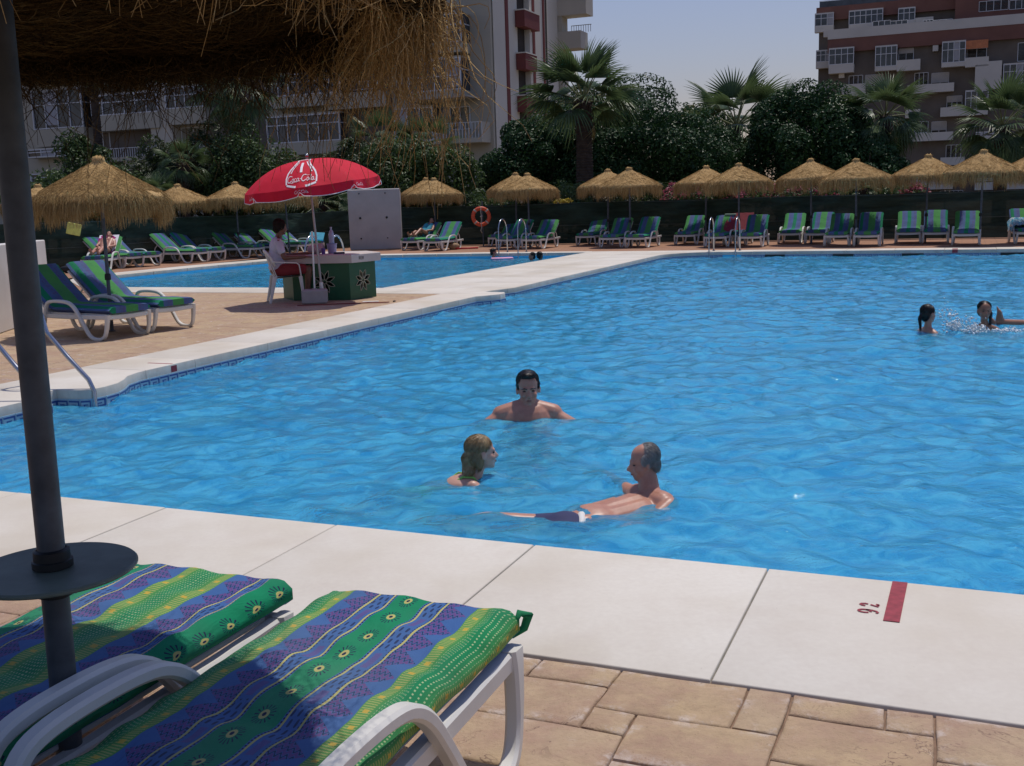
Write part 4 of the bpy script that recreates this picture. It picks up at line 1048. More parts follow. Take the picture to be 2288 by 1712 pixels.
# shell panels with flower-shaped cut-outs: build each face as its own panel
def petal(cx, cz, a, l, w_): return [(cx+math.cos(a)*l*t+math.cos(a+math.pi/2)*w_*math.sin(math.pi*t)*s_, cz+math.sin(a)*l*t+math.sin(a+math.pi/2)*w_*math.sin(math.pi*t)*s_) for s_ in (1, -1) for t in (np.linspace(.14, 1, 7) if s_ == 1 else np.linspace(.92, .2, 5))]
M['cream'] = M['cream']; M['motif'] = simple('pale_cutout_concrete', (.34, .34, .25), .8, .1, 8)
for i in range(6):
    a_, b_ = hexp[i], hexp[(i+1) % 6]; d_ = b_-a_; L = d_.length; ux = d_/L; nn = Vector((ux.y, -ux.x, 0))
    out = [Vector((0, 0)), Vector((L, 0)), Vector((L, hd)), Vector((0, hd))]
    holes = []
    if i in (0, 1):
        cx, cz = (L*.56, hd*.50) if i == 0 else (L*.5, hd*.50); ll, ww = (.20, .032) if i == 0 else (.19, .036)
        holes = [petal(cx, cz, math.pi/8+k*math.pi/4, ll, ww) for k in range(8)]
    rings = [[Vector((p[0], p[1], 0)) for p in out]]+[[Vector((p[0], p[1], 0)) for p in h_] for h_ in holes]
    tr = tessellate_polygon(rings); fl = [p for r_ in rings for p in r_]
    b = MB(); W3 = lambda p, dp: a_+ux*p.x+Vector((0, 0, p.y))-nn*dp-cen
    b.add([W3(p, 0) for p in fl], [tuple(t_) for t_ in tr]); b.add([W3(p, .03) for p in fl], [tuple(reversed(t_)) for t_ in tr])
    for r_ in rings[1:]:
        n = len(r_); b.add([W3(p, 0) for p in r_]+[W3(p, .03) for p in r_], [(k, (k+1) % n, (k+1) % n+n, k+n) for k in range(n)], 1)
    b.build('desk_panel', [M['greenpaint'], M['motif']], ds)
    if i in (0, 1):
        b = MB(); 
        for h_ in holes:
            pts_ = [Vector((p[0], p[1], 0)) for p in h_]+[Vector((h_[0][0], h_[0][1], 0))]
            b.tube([W3(p, -.003) for p in pts_], .006, 4, cap=False)
        b.build('flower_motif', M['motif'], ds)
b = MB(); hp = [((p-cen)*1.13) for p in hexp]; b.prism([(p.x, p.y) for p in hp], hd, hd+.14, 0, .012); b.build('desk_top', simple('desk_top_concrete', (.50, .45, .42), .7, .08, 3), ds)
b = MB(); b.prism([(p.x*.8, p.y*.8) for p in [(q-cen) for q in hexp]], .01, .02); b.build('desk_floor', M['black'], ds)
a_, b_ = (hexp[1]-cen)*1.13+cen, (hexp[2]-cen)*1.13+cen
dd = (b_-a_).normalized(); nn = Vector((dd.y, -dd.x, 0))
b = MB()
for k in range(3):
    o_ = a_+dd*(.18+k*.045)+Vector((0, 0, hd+.045))+nn*.004-cen
    for (x0, z0, x1, z1) in ((0, 0, .008, .05), (0, .042, .03, .05), (0, .021, .03, .029), (.022, 0, .03, .05) if k != 1 else (0, 0, .03, .008)):
        b.add([o_+dd*x0+Vector((0, 0, z0)), o_+dd*x1+Vector((0, 0, z0)), o_+dd*x1+Vector((0, 0, z1)), o_+dd*x0+Vector((0, 0, z1))], [(0, 1, 2, 3)])
b.build('edge_lettering', M['black'], ds)
# things on the desk
zt = hd+.14
M['clearblue'] = simple('pale_blue_plastic', (.36, .40, .55), .25, .1, 6); M['bag'] = simple('crumpled_bag', (.42, .34, .36), .7, .2, 10, .6, 20)
def ondesk(px, py): q = gnd(px, py, zt); return q
q = gnd(745, 578, zt); b = MB(); b.lathe([(0, 0), (.045, 0), (.047, .02), (.043, .06), (.047, .10), (.047, .16), (.030, .215), (.014, .24), (.014, .265), (.017, .266), (.017, .285), (0, .286)], 16); o = b.build('water_bottle', M['clearblue'], label='clear blue plastic water bottle standing on the green lifeguard desk', cat='bottle', smooth=True); o.location = (-2.98, 18.35, zt+.16)
b = MB(); b.lathe([(0, 0), (.07, 0), (.085, .155), (.089, .157), (.089, .165), (.080, .165), (.068, .01), (0, .01)], 20); o = b.build('plastic_tub', simple('lilac_tub', (.30, .30, .48), .4, .1, 6), label='pale lilac tub on the desk with the bottle standing in it', cat='tub', auto=40); o.location = (-2.98, 18.35, zt)
b = MB(); b.ell((0, 0, .08), (.15, .09, .085), 14); b.ell((.07, .02, .12), (.08, .06, .06), 10); o = b.build('cloth_bag', M['bag'], label='crumpled pinkish bag lying on the desk beside the parasol pole', cat='bag', smooth=True); o.location = (-3.25, 18.30, zt)
b = MB(); b.lathe([(0, 0), (.03, 0), (.036, .10), (.032, .10), (.027, .008), (0, .008)], 14); o = b.build('cup', simple('purple_cup', (.10, .05, .25), .4, .1, 6), label='small purple cup on the desk between bag and tub', cat='cup', auto=40); o.location = (-3.09, 18.12, zt)
b = MB(); b.bbox(-.09, .09, -.045, .045, 0, .03, .006); o = b.build('phone', simple('navy_case', (.02, .025, .07), .4, .1, 6), label='flat dark blue case lying on the desk right of the tub', cat='case'); o.location = (-2.82, 18.08, zt); o.rotation_euler = (0, 0, .1)
b = MB(); b.bbox(-.12, .12, -.08, .08, 0, .015, .004); o = b.build('red_notebook', simple('red_cover', (.40, .08, .06), .5, .1, 6), label='thin red notebook at the left end of the desk by the lifeguard', cat='notebook'); o.location = (-3.52, 18.35, zt); o.rotation_euler = (0, 0, .5)
# parasol
pr_ = empty('red_parasol', label='red cola advertising parasol with white bottle logo over the lifeguard desk', cat='parasol')
base = gnd(722, 674); pr_.location = base
apex = at(686, 352, 17.62); axis = (apex-Vector((base.x, base.y, 0))).normalized()
lean = Matrix.Identity(4)
loc = lambda p: p-pr_.location
b = MB(); b.tube([loc(Vector((base.x, base.y, .0))), loc(Vector((base.x, base.y, 0))+axis*.32)], .032, 14); b.build('pole_sleeve', M['white'], pr_, auto=40)
b = MB(); b.tube([axis*.2, axis*((apex-base).length)], .018, 12); b.build('pole', simple('parasol_pole', (.36, .33, .33), .45, .1, 6, 0, 0, .4), pr_, auto=40)
b = MB(); b.ell(axis*((apex-base).length+.03), (.028, .028, .03), 12); b.build('finial', M['chrome'], pr_, smooth=True)
Hc = (apex-base).length-.03
cx_ = Vector((1, 0, 0)); zx = (axis+Vector((-.06, -.02, 0))).normalized(); xx = (cx_-zx*zx.x).normalized(); yy = zx.cross(xx)
RP = 1.10
def dome(a, t):   # a azimuth, t 0..1 centre to rim; 8 panels sag between ribs
    pa = (a/(math.pi/4)) % 1.0; sag = math.sin(pa*math.pi)
    r_ = RP*t*(1-.075*sag*t); h = -.41*t**2.5-.012*sag*t
    return axis*Hc+xx*(r_*math.cos(a))+yy*(r_*math.sin(a))+zx*h
def val(a, s_):   # valance, s 0..1 down
    pa = (a/(math.pi/4)) % 1.0; p = dome(a, 1.0); d_ = (p-axis*Hc); d_ = d_-zx*d_.dot(zx); d_.normalize()
    scal = .125+.03*math.sin(pa*math.pi)-.055*math.exp(-((min(pa, 1-pa))/.035)**2)
    return p-zx*(s_*scal)+d_*(.02*math.sin(a*16)+.015)*s_
NA = 128
b = MB(); nr = 10; b.add([dome(2*math.pi*k/NA, i/nr) for i in range(nr+1) for k in range(NA)], [(i*NA+k, i*NA+(k+1) % NA, (i+1)*NA+(k+1) % NA, (i+1)*NA+k) for i in range(nr) for k in range(NA)])
def redmat():
    t = NT('red_canvas', .75, .2); c = t.mix(t.mapr(t.noise(5), .3, .7), (.58, .012, .035), (.66, .018, .045)); t.col(c); t.bump(t.noise(8, None, 3), .3, .02)
    tr = t.n('ShaderNodeBsdfTranslucent'); t.set(tr.inputs[0], (.75, .02, .04)); ms = t.n('ShaderNodeMixShader'); ms.inputs[0].default_value = .14
    out = t.t.nodes['Material Output']; t.t.links.new(t.b.outputs[0], ms.inputs[1]); t.t.links.new(tr.outputs[0], ms.inputs[2]); t.t.links.new(ms.outputs[0], out.inputs[0]); return t.m
M['red'] = redmat(); M['logowhite'] = simple('white_print', (.75, .70, .72), .7, .08, 12)
b.build('canopy', M['red'], pr_, auto=50)
b = MB(); b.add([val(2*math.pi*k/NA, i/3) for i in range(4) for k in range(NA)], [(i*NA+k, i*NA+(k+1) % NA, (i+1)*NA+(k+1) % NA, (i+1)*NA+k) for i in range(3) for k in range(NA)]); b.build('valance', M['red'], pr_, auto=50)
b = MB(); b.tube([val(2*math.pi*k/NA, 1) for k in range(NA)]+[val(0, 1)], .006, 5, cap=False); b.build('white_trim', M['logowhite'], pr_)
b = MB()
for k in range(8): b.tube([dome(k*math.pi/4, t)-zx*.008 for t in np.linspace(.04, 1, 8)], .006, 5)
for k in range(8): b.tube([axis*(Hc-.42), dome(k*math.pi/4, .5)-zx*.012], .005, 5)
b.build('ribs', M['chrome'], pr_)
# logo: contour bottle + script lettering drawn as ribbons on the dome
def logo_strokes():
    L = []
    def arcp(cx, cy, rx, ry, a0, a1, n=10, sk_=.22): return [(cx+rx*math.cos(math.radians(a))+sk_*ry*math.sin(math.radians(a)), cy+ry*math.sin(math.radians(a))) for a in np.linspace(a0, a1, n)]
    x = 0
    L.append((arcp(.55, .60, .45, .60, 50, 330, 14), .11)); L.append(([(.35, 1.12), (.9, 1.22), (1.2, 1.0)], .05)); L.append(([(.45, .02), (1.1, -.14), (1.8, .02), (2.2, -.05)], .06))
    def small_o(cx): L.append((arcp(cx, .32, .20, .30, 0, 360, 12), .085))
    def small_c(cx): L.append((arcp(cx, .32, .20, .30, 60, 320, 10), .085))
    small_o(1.28); small_c(1.80); small_o(2.30); L.append(([(2.55, .60), (2.48, .10), (2.60, .02), (2.75, .12)], .075))
    L.append(([(2.78, .42), (3.02, .46)], .08))
    L.append((arcp(3.55, .60, .45, .60, 50, 330, 14), .11)); L.append(([(3.3, 1.10), (3.9, 1.26), (4.25, 1.0), (4.6, 1.1)], .05))
    small_o(4.28); L.append(([(4.62, .15), (4.95, .85), (5.02, 1.12), (4.86, 1.05), (4.76, .5), (4.76, .10), (4.95, .03)], .07)); small_o(5.25)
    L.append(([(5.50, .60), (5.43, .10), (5.56, .02), (5.75, .15)], .075)); return L
def put_logo(b, a0, t0, sc, f=None, zoff=.004):
    for pts, wd in logo_strokes():
        P2 = [((x-2.9)*sc, (y-.5)*sc) for x, y in pts]
        Lh, Rh = [], []
        for i in range(len(P2)):
            p, q = P2[max(i-1, 0)], P2[min(i+1, len(P2)-1)]; dx, dy = q[0]-p[0], q[1]-p[1]; l = math.hypot(dx, dy)+1e-9; nx_, ny_ = -dy/l, dx/l; w_ = wd*sc*.62
            Lh.append((P2[i][0]+nx_*w_, P2[i][1]+ny_*w_)); Rh.append((P2[i][0]-nx_*w_, P2[i][1]-ny_*w_))
        n = len(P2); b.add([f(x, y, zoff) for x, y in Lh+Rh], [(i, i+n, i+1+n, i+1) for i in range(n-1)])
def on_dome(a0, tc_):
    def f(x, y, z):   # x to the right seen from outside, y up the dome
        t = tc_-y*1.35/RP; a = a0+x/(RP*max(.25, t)); p = dome(a, min(1, max(0.02, t))); n_ = (dome(a, max(.02, t-.02))-p).cross(dome(a+.02, t)-p)
        if n_.dot(zx) < 0: n_ = -n_
        return p+n_.normalized()*z*1.5
    return f
def on_val(a0):
    def f(x, y, z):
        a = a0+x/RP; p = val(a, .5-y/.14); q = dome(a, 1)-axis*Hc; q = (q-zx*q.dot(zx)).normalized(); return p+q*z*1.5
    return f
afront = -math.pi/2+.02
b = MB(); f = on_dome(afront, .86); put_logo(b, 0, 0, .078, f, .005)
b.build('script_logo', M['logowhite'], pr_)
b = MB()
def rib2(pts, w_, f, z):
    Lh, Rh = [], []
    for i in range(len(pts)):
        p, q = pts[max(i-1, 0)], pts[min(i+1, len(pts)-1)]; dx, dy = q[0]-p[0], q[1]-p[1]; l = math.hypot(dx, dy)+1e-9
        Lh.append((pts[i][0]-dy/l*w_, pts[i][1]+dx/l*w_)); Rh.append((pts[i][0]+dy/l*w_, pts[i][1]-dx/l*w_))
    n = len(pts); b.add([f(x, y, z) for x, y in Lh+Rh], [(i, i+n, i+1+n, i+1) for i in range(n-1)])
for s_ in (-1, 1):
    rib2([(s_*.245, -.06), (s_*.25, .02), (s_*.225, .10), (s_*.18, .18), (s_*.125, .28), (s_*.095, .38), (s_*.085, .46), (s_*.10, .49), (s_*.10, .54)], .013, f, .004)
    rib2([(s_*.17, .10), (s_*.14, .18), (s_*.09, .28), (s_*.06, .38)], .008, f, .004)
rib2([(-.10, .54), (0, .55), (.10, .54)], .014, f, .004); rib2([(-.10, .48), (0, .49), (.10, .48)], .012, f, .004)
rib2([(0, .10), (.0, .2), (.005, .34)], .018, f, .0035); rib2([(-.24, -.07), (-.1, -.10), (.1, -.10), (.24, -.07)], .012, f, .004)
b.build('bottle_logo', M['logowhite'], pr_)
for da in (-.98, .92, 0, 1.75, -1.75, math.pi):
    b = MB(); put_logo(b, 0, 0, .038, on_val(afront+da), .004); b.build('valance_logo', M['logowhite'], pr_)
# grey base block, white broom handle, cable
b = MB(); b.bbox(-.20, .20, -.14, .14, 0, .225, .02); b.lathe([(.04, .225), (.04, .24), (0, .24)], 12)
q = gnd(702, 679); o = b.build('parasol_base', simple('concrete_block', (.36, .33, .32), .85, .1, 6, .3, 40), label='grey concrete parasol base block in front of the chair', cat='base', auto=40); o.location = (q.x, q.y+.1, 0); o.rotation_euler = (0, 0, .1)
q2 = q+Vector((0, .12, 0)); tp = at(697, 517, q2.y)
b = MB(); b.tube([(0, 0, .24), (tp.x-q2.x, tp.y-q2.y, tp.z)], .014, 10); o = b.build('white_rod', M['white'], label='white upright rod standing in the grey base block', cat='rod', auto=40); o.location = (q2.x, q2.y, 0)
q = gnd(700, 683); b = MB(); b.tube([(x, .03*math.sin(x*4)-.0+.12*max(0, x-.3), .012) for x in np.linspace(-.25, 1.2, 24)], .009, 6); o = b.build('cable', simple('red_cable', (.20, .03, .03), .6, .2, 8), label='thin dark red cable lying in front of the parasol base', cat='cable', smooth=True); o.location = (q.x, q.y, 0)
q = gnd(828, 674); b = MB(); b.bbox(-.13, .13, -.05, .05, 0, .006, .002); o = b.build('paper_sheet', M['white'], label='flat white piece of paper on the deck beside the green desk', cat='paper'); o.location = (q.x, q.y, 0)
q = gnd(881, 674); b = MB(); b.lathe([(.0, .02), (.022, .016), (.025, 0)], 10); o = b.build('deck_cap', M['black'], label='small black cap on the deck right of the desk', cat='cap'); o.location = (q.x, q.y, 0)
# white plastic armchair
ch = empty('plastic_armchair', label='white plastic armchair with the lifeguard sitting in it', cat='chair'); cpos = gnd(650, 672); 
CH = Vector((-3.72, 17.95, 0)); ch.location = CH; ch.rotation_euler = (0, 0, .30-math.pi/2)      # local +y = forward (towards the desk)
pl = M['plastic']
b = MB(); b.add([], []); 
nx_, ny_ = 9, 8; vs_ = []
for j in range(ny_+1):
    for i in range(nx_+1):
        x = -.22+.44*i/nx_; y = -.20+.42*j/ny_; vs_.append((x, y, .425-.018*(1-(x/.22)**2)+.012*(y/.2)))
g_ = [(j*(nx_+1)+i, j*(nx_+1)+i+1, (j+1)*(nx_+1)+i+1, (j+1)*(nx_+1)+i) for j in range(ny_) for i in range(nx_)]
b.add(vs_, g_); b.add([(x, y, z-.012) for x, y, z in vs_], [tuple(reversed(q)) for q in g_]); b.build('seat', pl, ch, smooth=True)
for k in range(7):     # curved back with slots
    x0 = -.225+.45*k/7+.012; x1 = -.225+.45*(k+1)/7-.012; b = MB()
    pts = [(0, -.19, .42), (0, -.235, .55), (0, -.275, .70), (0, -.31, .82)]
    b.rect_sweep([Vector(((x0+x1)/2*(1+.10*(p[2]-.42)), p[1]+.10*((x0+x1)/.45)**2*.5, p[2]-.03*((x0+x1)/.45)**2*(p[2] > .8))) for p in pts], x1-x0, .012, (1, 0, 0), 0, .002); b.build('back_slat', pl, ch)
b = MB(); b.tube([(-.245, -.17, .60), (-.26, -.24, .74), (-.20, -.29, .825), (-.1, -.315, .85), (0, -.32, .858), (.1, -.315, .85), (.20, -.29, .825), (.26, -.24, .74), (.245, -.17, .60)], .018, 8); b.build('back_rim', pl, ch, smooth=True)
for s_ in (-1, 1):
    b = MB(); b.rect_sweep([Vector((s_*.26, -.22, .68)), Vector((s_*.275, -.12, .665)), Vector((s_*.28, .05, .655)), Vector((s_*.275, .17, .645)), Vector((s_*.265, .21, .61)), Vector((s_*.26, .225, .50)), Vector((s_*.255, .235, .40))], .045, .02, (1, 0, 0), 0, .004); b.build('armrest', pl, ch, auto=50)
    b = MB(); b.rect_sweep([Vector((s_*.245, .225, .42)), Vector((s_*.255, .245, .2)), Vector((s_*.265, .265, 0))], .045, [.06, .045, .035], (1, 0, 0), 0, .004); b.build('leg', pl, ch, auto=50)
    b = MB(); b.rect_sweep([Vector((s_*.24, -.19, .43)), Vector((s_*.25, -.24, .2)), Vector((s_*.26, -.29, 0))], .045, [.07, .05, .038], (1, 0, 0), 0, .004); b.build('leg', pl, ch, auto=50)
# ------------------------------------------------------------------ towels and small things
def cloth(name, org, ex, ey, nx_, ny_, hf, mat, label, cat, group=None):
    vs_ = []
    for j in range(ny_+1):
        for i in range(nx_+1):
            s_, t_ = i/nx_, j/ny_; vs_.append(org+ex*s_+ey*t_+hf(s_, t_))
    b = MB(); g_ = [(j*(nx_+1)+i, j*(nx_+1)+i+1, (j+1)*(nx_+1)+i+1, (j+1)*(nx_+1)+i) for j in range(ny_) for i in range(nx_)]
    b.add(vs_, g_); return b.build(name, mat, label=label, cat=cat, smooth=True)
M['redtowel'] = simple('dark_red_towel', (.15, .02, .03), .95, .15, 12, .5, 90)
M['tealtowel'] = None
def teal():
    t = NT('turquoise_towel', .9, .1); nz = t.noise(9, t.mapping(t.tc(), (1, 1, 3)), 4, .6, 1.0)
    c = t.mix(t.gt(nz, .5), (.08, .36, .55), (.55, .66, .68)); c = t.mix(t.gt(nz, .62), c, (.03, .09, .20)); t.bump(t.noise(30), .5, .01); return t.col(c)
M['tealtowel'] = teal()
def lounger_frame(o):
    Mw = Matrix.Translation(o.location)@Matrix.Rotation(o.rotation_euler.z, 4, 'Z'); return Mw
def back_pt(Mw, x, s_, lift=.0, ang=math.radians(38)):
    if s_ < 1.12: return Mw@Vector((x, s_, .418+lift))
    q = s_-1.15; return Mw@Vector((x, 1.15+math.cos(ang)*q-math.sin(ang)*(.056+lift), .365+math.sin(ang)*q+math.cos(ang)*(.056+lift)))
Mw = lounger_frame(RL[8])
b = MB(); vs_ = [back_pt(Mw, -.34+.68*i/10, .98+1.02*j/16, .012+.006*math.sin(i*1.7+j)) for j in range(17) for i in range(11)]
b.add(vs_, [(j*11+i, j*11+i+1, (j+1)*11+i+1, (j+1)*11+i) for j in range(16) for i in range(10)]); b.build('towel', M['redtowel'], label='dark red towel spread over the backrest of a lounger behind the far ladder', cat='towel', smooth=True)
Mw = lounger_frame(RL[7])
b = MB(); vs_ = [back_pt(Mw, .02+.30*i/6, 1.25+.72*j/10-.25*i/6*(1-j/10), .010+.008*math.sin(i*2+j)) for j in range(11) for i in range(7)]
b.add(vs_, [(j*7+i, j*7+i+1, (j+1)*7+i+1, (j+1)*7+i) for j in range(10) for i in range(6)]); b.build('shirt', simple('wine_shirt', (.24, .025, .05), .95, .15, 12), label='crumpled wine red cloth hanging over a lounger corner behind the ladder', cat='cloth', smooth=True)
b = MB(); b.bbox(-.17, .17, -.03, .05, -.02, .03, .01); o = b.build('folded_towel', simple('pale_green_cloth', (.30, .42, .34), .9, .1, 10), label='small pale folded cloth on top of the backrest above the ladder', cat='cloth'); q = back_pt(Mw, .13, 1.93, .03); o.location = q; o.rotation_euler = (0, 0, HE2-math.pi/2)
Mw = lounger_frame(RL[17])
b = MB(); vs_ = [back_pt(Mw, -.40+.75*i/14, .55+.95*j/16, .05+.07*math.sin(i*.9+j*.35)**2*math.exp(-((j-6)/7)**2)-(0.16 if i == 0 else (.05 if i == 1 else 0))) for j in range(17) for i in range(15)]
b.add(vs_, [(j*15+i, j*15+i+1, (j+1)*15+i+1, (j+1)*15+i) for j in range(16) for i in range(14)]); b.build('towel', M['tealtowel'], label='turquoise and white bunched towel on the lounger at the right picture edge', cat='towel', smooth=True)
def flower_towel():
    t = NT('white_flower_towel', .9, .1); nz = t.noise(3.2, t.tc(), 2, .5); c = t.mix(t.gt(nz, .56), (.72, .70, .74), (.34, .02, .16)); t.bump(t.noise(60), .4, .01); return t.col(c)
Mw = lounger_frame(LL[0])
b = MB(); vs_ = [back_pt(Mw, -.31+.55*i/8, 1.05+.92*j/12, .012) for j in range(13) for i in range(9)]
b.add(vs_, [(j*9+i, j*9+i+1, (j+1)*9+i+1, (j+1)*9+i) for j in range(12) for i in range(8)]); b.build('towel', flower_towel(), label='white towel with magenta pattern behind the sunbather at the far left', cat='towel', smooth=True)
b = MB(); b.bbox(-.16, .16, -.02, .02, -.14, .14, .012); q = at(165, 512, 26.2); o = b.build('hanging_bag', simple('yellow_white_bag', (.62, .60, .14), .7, .25, 9), label='yellow and white bag hanging from the thatch umbrella at the far left', cat='bag'); o.location = q; o.rotation_euler = (0, .25, .2)
b = MB(); b.ell((0, 0, .09), (.34, .14, .11), 12); q = gnd(160, 609); o = b.build('dark_bag', M['black'], label='dark bag on the deck at the head of the far-left lounger', cat='bag', smooth=True); o.location = (q.x, q.y, 0)
b = MB(); b.ell((0, 0, .10), (.20, .14, .12), 12); q = gnd(1014, 558); o = b.build('straw_bag', simple('tan_bag', (.30, .20, .11), .8, .2, 12), label='tan bag under the lounger left of the life ring', cat='bag', smooth=True); o.location = (q.x, q.y+.2, 0)
b = MB(); b.tube([(-.30, 0, .03), (.45, .05, .03)], .03, 8); q = gnd(1038, 557); o = b.build('red_roll', simple('bright_red', (.45, .02, .03), .6, .1, 8), label='red roll lying on the deck right of the lounger by the life ring', cat='roll', smooth=True); o.location = (q.x, q.y, 0)
b = MB(); b.prism([(-.22, -.1), (.2, -.14), (.28, .12), (-.16, .16)], 0, .05, 0, .01); q = at(706, 530, 33.0); o = b.build('folded_turquoise_cloth', simple('turquoise_cloth', (.10, .42, .50), .8, .1, 10), label='turquoise cloth folded at the head of the lounger behind the parasol pole', cat='cloth'); o.location = q; o.rotation_euler = (1.0, 0, .3)
# ------------------------------------------------------------------ buildings
class Facade:
    dm = 'balcony'
    def __init__(s, root, O, DX, N): s.r = root; s.O = O; s.DX = DX; s.N = N
    def sz(s, px, py):
        d = ray(px, py); o = Vector((0, 0, EYE)); t = (s.O-o).dot(s.N)/d.dot(s.N); p = o+d*t; return (p-s.O).dot(s.DX), p.z
    def pt(s, a, z, d): return s.O+s.DX*a+s.N*d+Vector((0, 0, z-s.O.z))
    def box(s, b, a0, a1, z0, z1, d0, d1, mi=0):
        a0, a1 = min(a0, a1), max(a0, a1); z0, z1 = min(z0, z1), max(z0, z1)
        vs_ = [s.pt(a, z, d) for a, z, d in ((a0,z0,d1),(a1,z0,d1),(a1,z0,d0),(a0,z0,d0),(a0,z1,d1),(a1,z1,d1),(a1,z1,d0),(a0,z1,d0))]
        b.add(vs_, [(0,3,2,1),(4,5,6,7),(0,1,5,4),(1,2,6,5),(2,3,7,6),(3,0,4,7)], mi)
    def slab(s, name, mat, a0, a1, z0, z1, d0, d1):
        b = MB(); s.box(b, a0, a1, z0, z1, d0, d1); return b.build(name, M[mat], s.r)
    def grid(s, par, a0, a1, z0, z1, d, nc, nr, t=.06, curt=.35, side=None):
        """window: frame bars + panes (sub-parts)"""
        b = MB(); 
        for i in range(nc+1):
            a = a0+(a1-a0)*i/nc; s.box(b, a-t/2, a+t/2, z0, z1, d-.03, d+.03)
        for j, f in enumerate(nr):
            z = z0+(z1-z0)*f; s.box(b, a0+t/2, a1-t/2, z-t/2, z+t/2, d-.028, d+.028)
        win = b.build('window', M['frame'], par)
        b = MB(); s.box(b, a0, a1, z0, z1, d-.10, d-.05); 
        p = b.build('pane', M['glass'], win)
        if random.random() < curt:
            b = MB(); k = random.randint(0, nc-1); s.box(b, a0+(a1-a0)*k/nc+.05, a0+(a1-a0)*(k+1)/nc-.05, z0+(z1-z0)*.1, z1-.08, d-.049, d-.04); b.build('curtain', M['curtain'], win)
        return win
    def window(s, px0, py0, px1, py1, nc=2, rows=(0, 1), curt=.35, shut=0):
        (a0, z1), (a1, _) = s.sz(px0, py0), s.sz(px1, py0); z0 = s.sz((px0+px1)/2, py1)[1]; z1 = s.sz((px0+px1)/2, py0)[1]
        w_ = s.grid(s.r, a0, a1, z0, z1, .05, nc, rows, curt=curt)
        if shut: b = MB(); s.box(b, a0, a1, z1-(z1-z0)*shut, z1, .085, .11); b.build('roller_shutter', M['shutter'], w_)
    def balcony(s, px0, py0, px1, py1, dep=1.2, dark=None, rail=False, mat=None):
        mat = mat or s.dm
        f = Facade(s.r, s.O+s.N*dep, s.DX, s.N)
        a0 = f.sz(px0, py1)[0]; a1 = f.sz(px1, py1)[0]; z0 = f.sz((px0+px1)/2, py1)[1]; z1 = f.sz((px0+px1)/2, py0)[1]
        root = D.objects.new('balcony', None); link(root, s.r)
        b = MB(); s.box(b, a0, a1, z0, z0+.18, 0, dep)
        b.build('slab', M[mat], root)
        b = MB()
        if rail:
            s.box(b, a0, a1, z0+.18, z0+.30, dep-.1, dep-.002)
            b2 = MB(); n = max(4, int((a1-a0)/.22))
            for i in range(n+1): a = a0+(a1-a0)*i/n; s.box(b2, a-.018, a+.018, z0+.30, z1-.04, dep-.07, dep-.035)
            s.box(b2, a0, a1, z1-.04, z1, dep-.08, dep-.02); b2.build('railing', M['frame'], root)
        else:
            s.box(b, a0, a1, z0+.18, z1, dep-.12, dep-.002)
        s.box(b, a0, a0+.12, z0+.18, z1, 0, dep-.125); s.box(b, a1-.12, a1, z0+.18, z1, 0, dep-.125); b.build('parapet', M[mat], root)
        return root, a0, a1, z0, z1
    def bay(s, px0, py0, px1, py1, pfrac=.3, dep=1.1, nc=4, mat=None, rows=None, curt=.6):
        mat = mat or s.dm
        f = Facade(s.r, s.O+s.N*dep, s.DX, s.N)
        a0 = f.sz(px0, py1)[0]; a1 = f.sz(px1, py1)[0]; z0 = f.sz((px0+px1)/2, py1)[1]; z1 = f.sz((px0+px1)/2, py0)[1]; zp = z0+(z1-z0)*pfrac
        root = D.objects.new('glazed_balcony', None); link(root, s.r)
        b = MB(); s.box(b, a0, a1, z0, zp, .002, dep-.04); b.build('parapet', M[mat], root); b = MB(); s.box(b, a0, a1, z1-.10, z1, .002, dep-.04); b.build('lintel', M[mat], root)
        if rows is None: rows = (.02, .62, .98)
        w_ = s.grid(root, a0+.04, a1-.04, zp, z1-.10, dep-.06, nc, rows, .07, curt)
        b = MB(); s.box(b, a0, a0+.08, zp, z1-.1, dep-.12, dep-.001); s.box(b, a0+.01, a0+.06, zp+(z1-zp)*.6, zp+(z1-zp)*.6+.06, .1, dep-.119); b.build('corner_frame', M['frame'], root)
        b = MB(); s.box(b, a1-.08, a1, zp, z1-.1, dep-.12, dep-.001)
        s.box(b, a1-.06, a1-.01, zp+(z1-zp)*.6, zp+(z1-zp)*.6+.06, .1, dep-.119); b.build('corner_frame', M['frame'], root)
        b = MB(); s.box(b, a1-.05, a1-.03, zp, z1-.1, .01, dep-.13); b.build('side_pane', M['glass'], root); b = MB(); s.box(b, a0+.03, a0+.05, zp, z1-.1, .01, dep-.13); b.build('side_pane', M['glass'], root)
        return root
N1 = Vector((-E2.x, -E2.y, 0))          # facades facing the pool
def Z1(x, y): return x/3.678, y/3.678
def Z2(x, y): return 550+x/3.678, y/3.678
def Z4(x, y): return 1688+x/3.678, y/3.678
def R_(Z, x0, y0, x1, y1): a = Z(x0, y0); b = Z(x1, y1); return a[0], a[1], b[0], b[1]
# ---- left block
cornerA = at(1108, 455, 72); cornerA.z = 0
A = empty('apartment_block', label='beige apartment block with glazed balconies seen through the straw fringe at the left', cat='building')
fa = Facade(A, cornerA, E1, N1); fa.dm = 'beige2'
Htop = 34
def prismwall(name, pts, z0, z1, mat, par):
    b = MB(); b.prism([(p.x, p.y) for p in pts], z0, z1, 0, 0); return b.build(name, M[mat], par)
prismwall('wall', [fa.pt(-62, 0, 0), fa.pt(0, 0, 0), fa.pt(0, 0, -12.5), fa.pt(-62, 0, -12.5)], -.05, Htop, 'beige2', A)
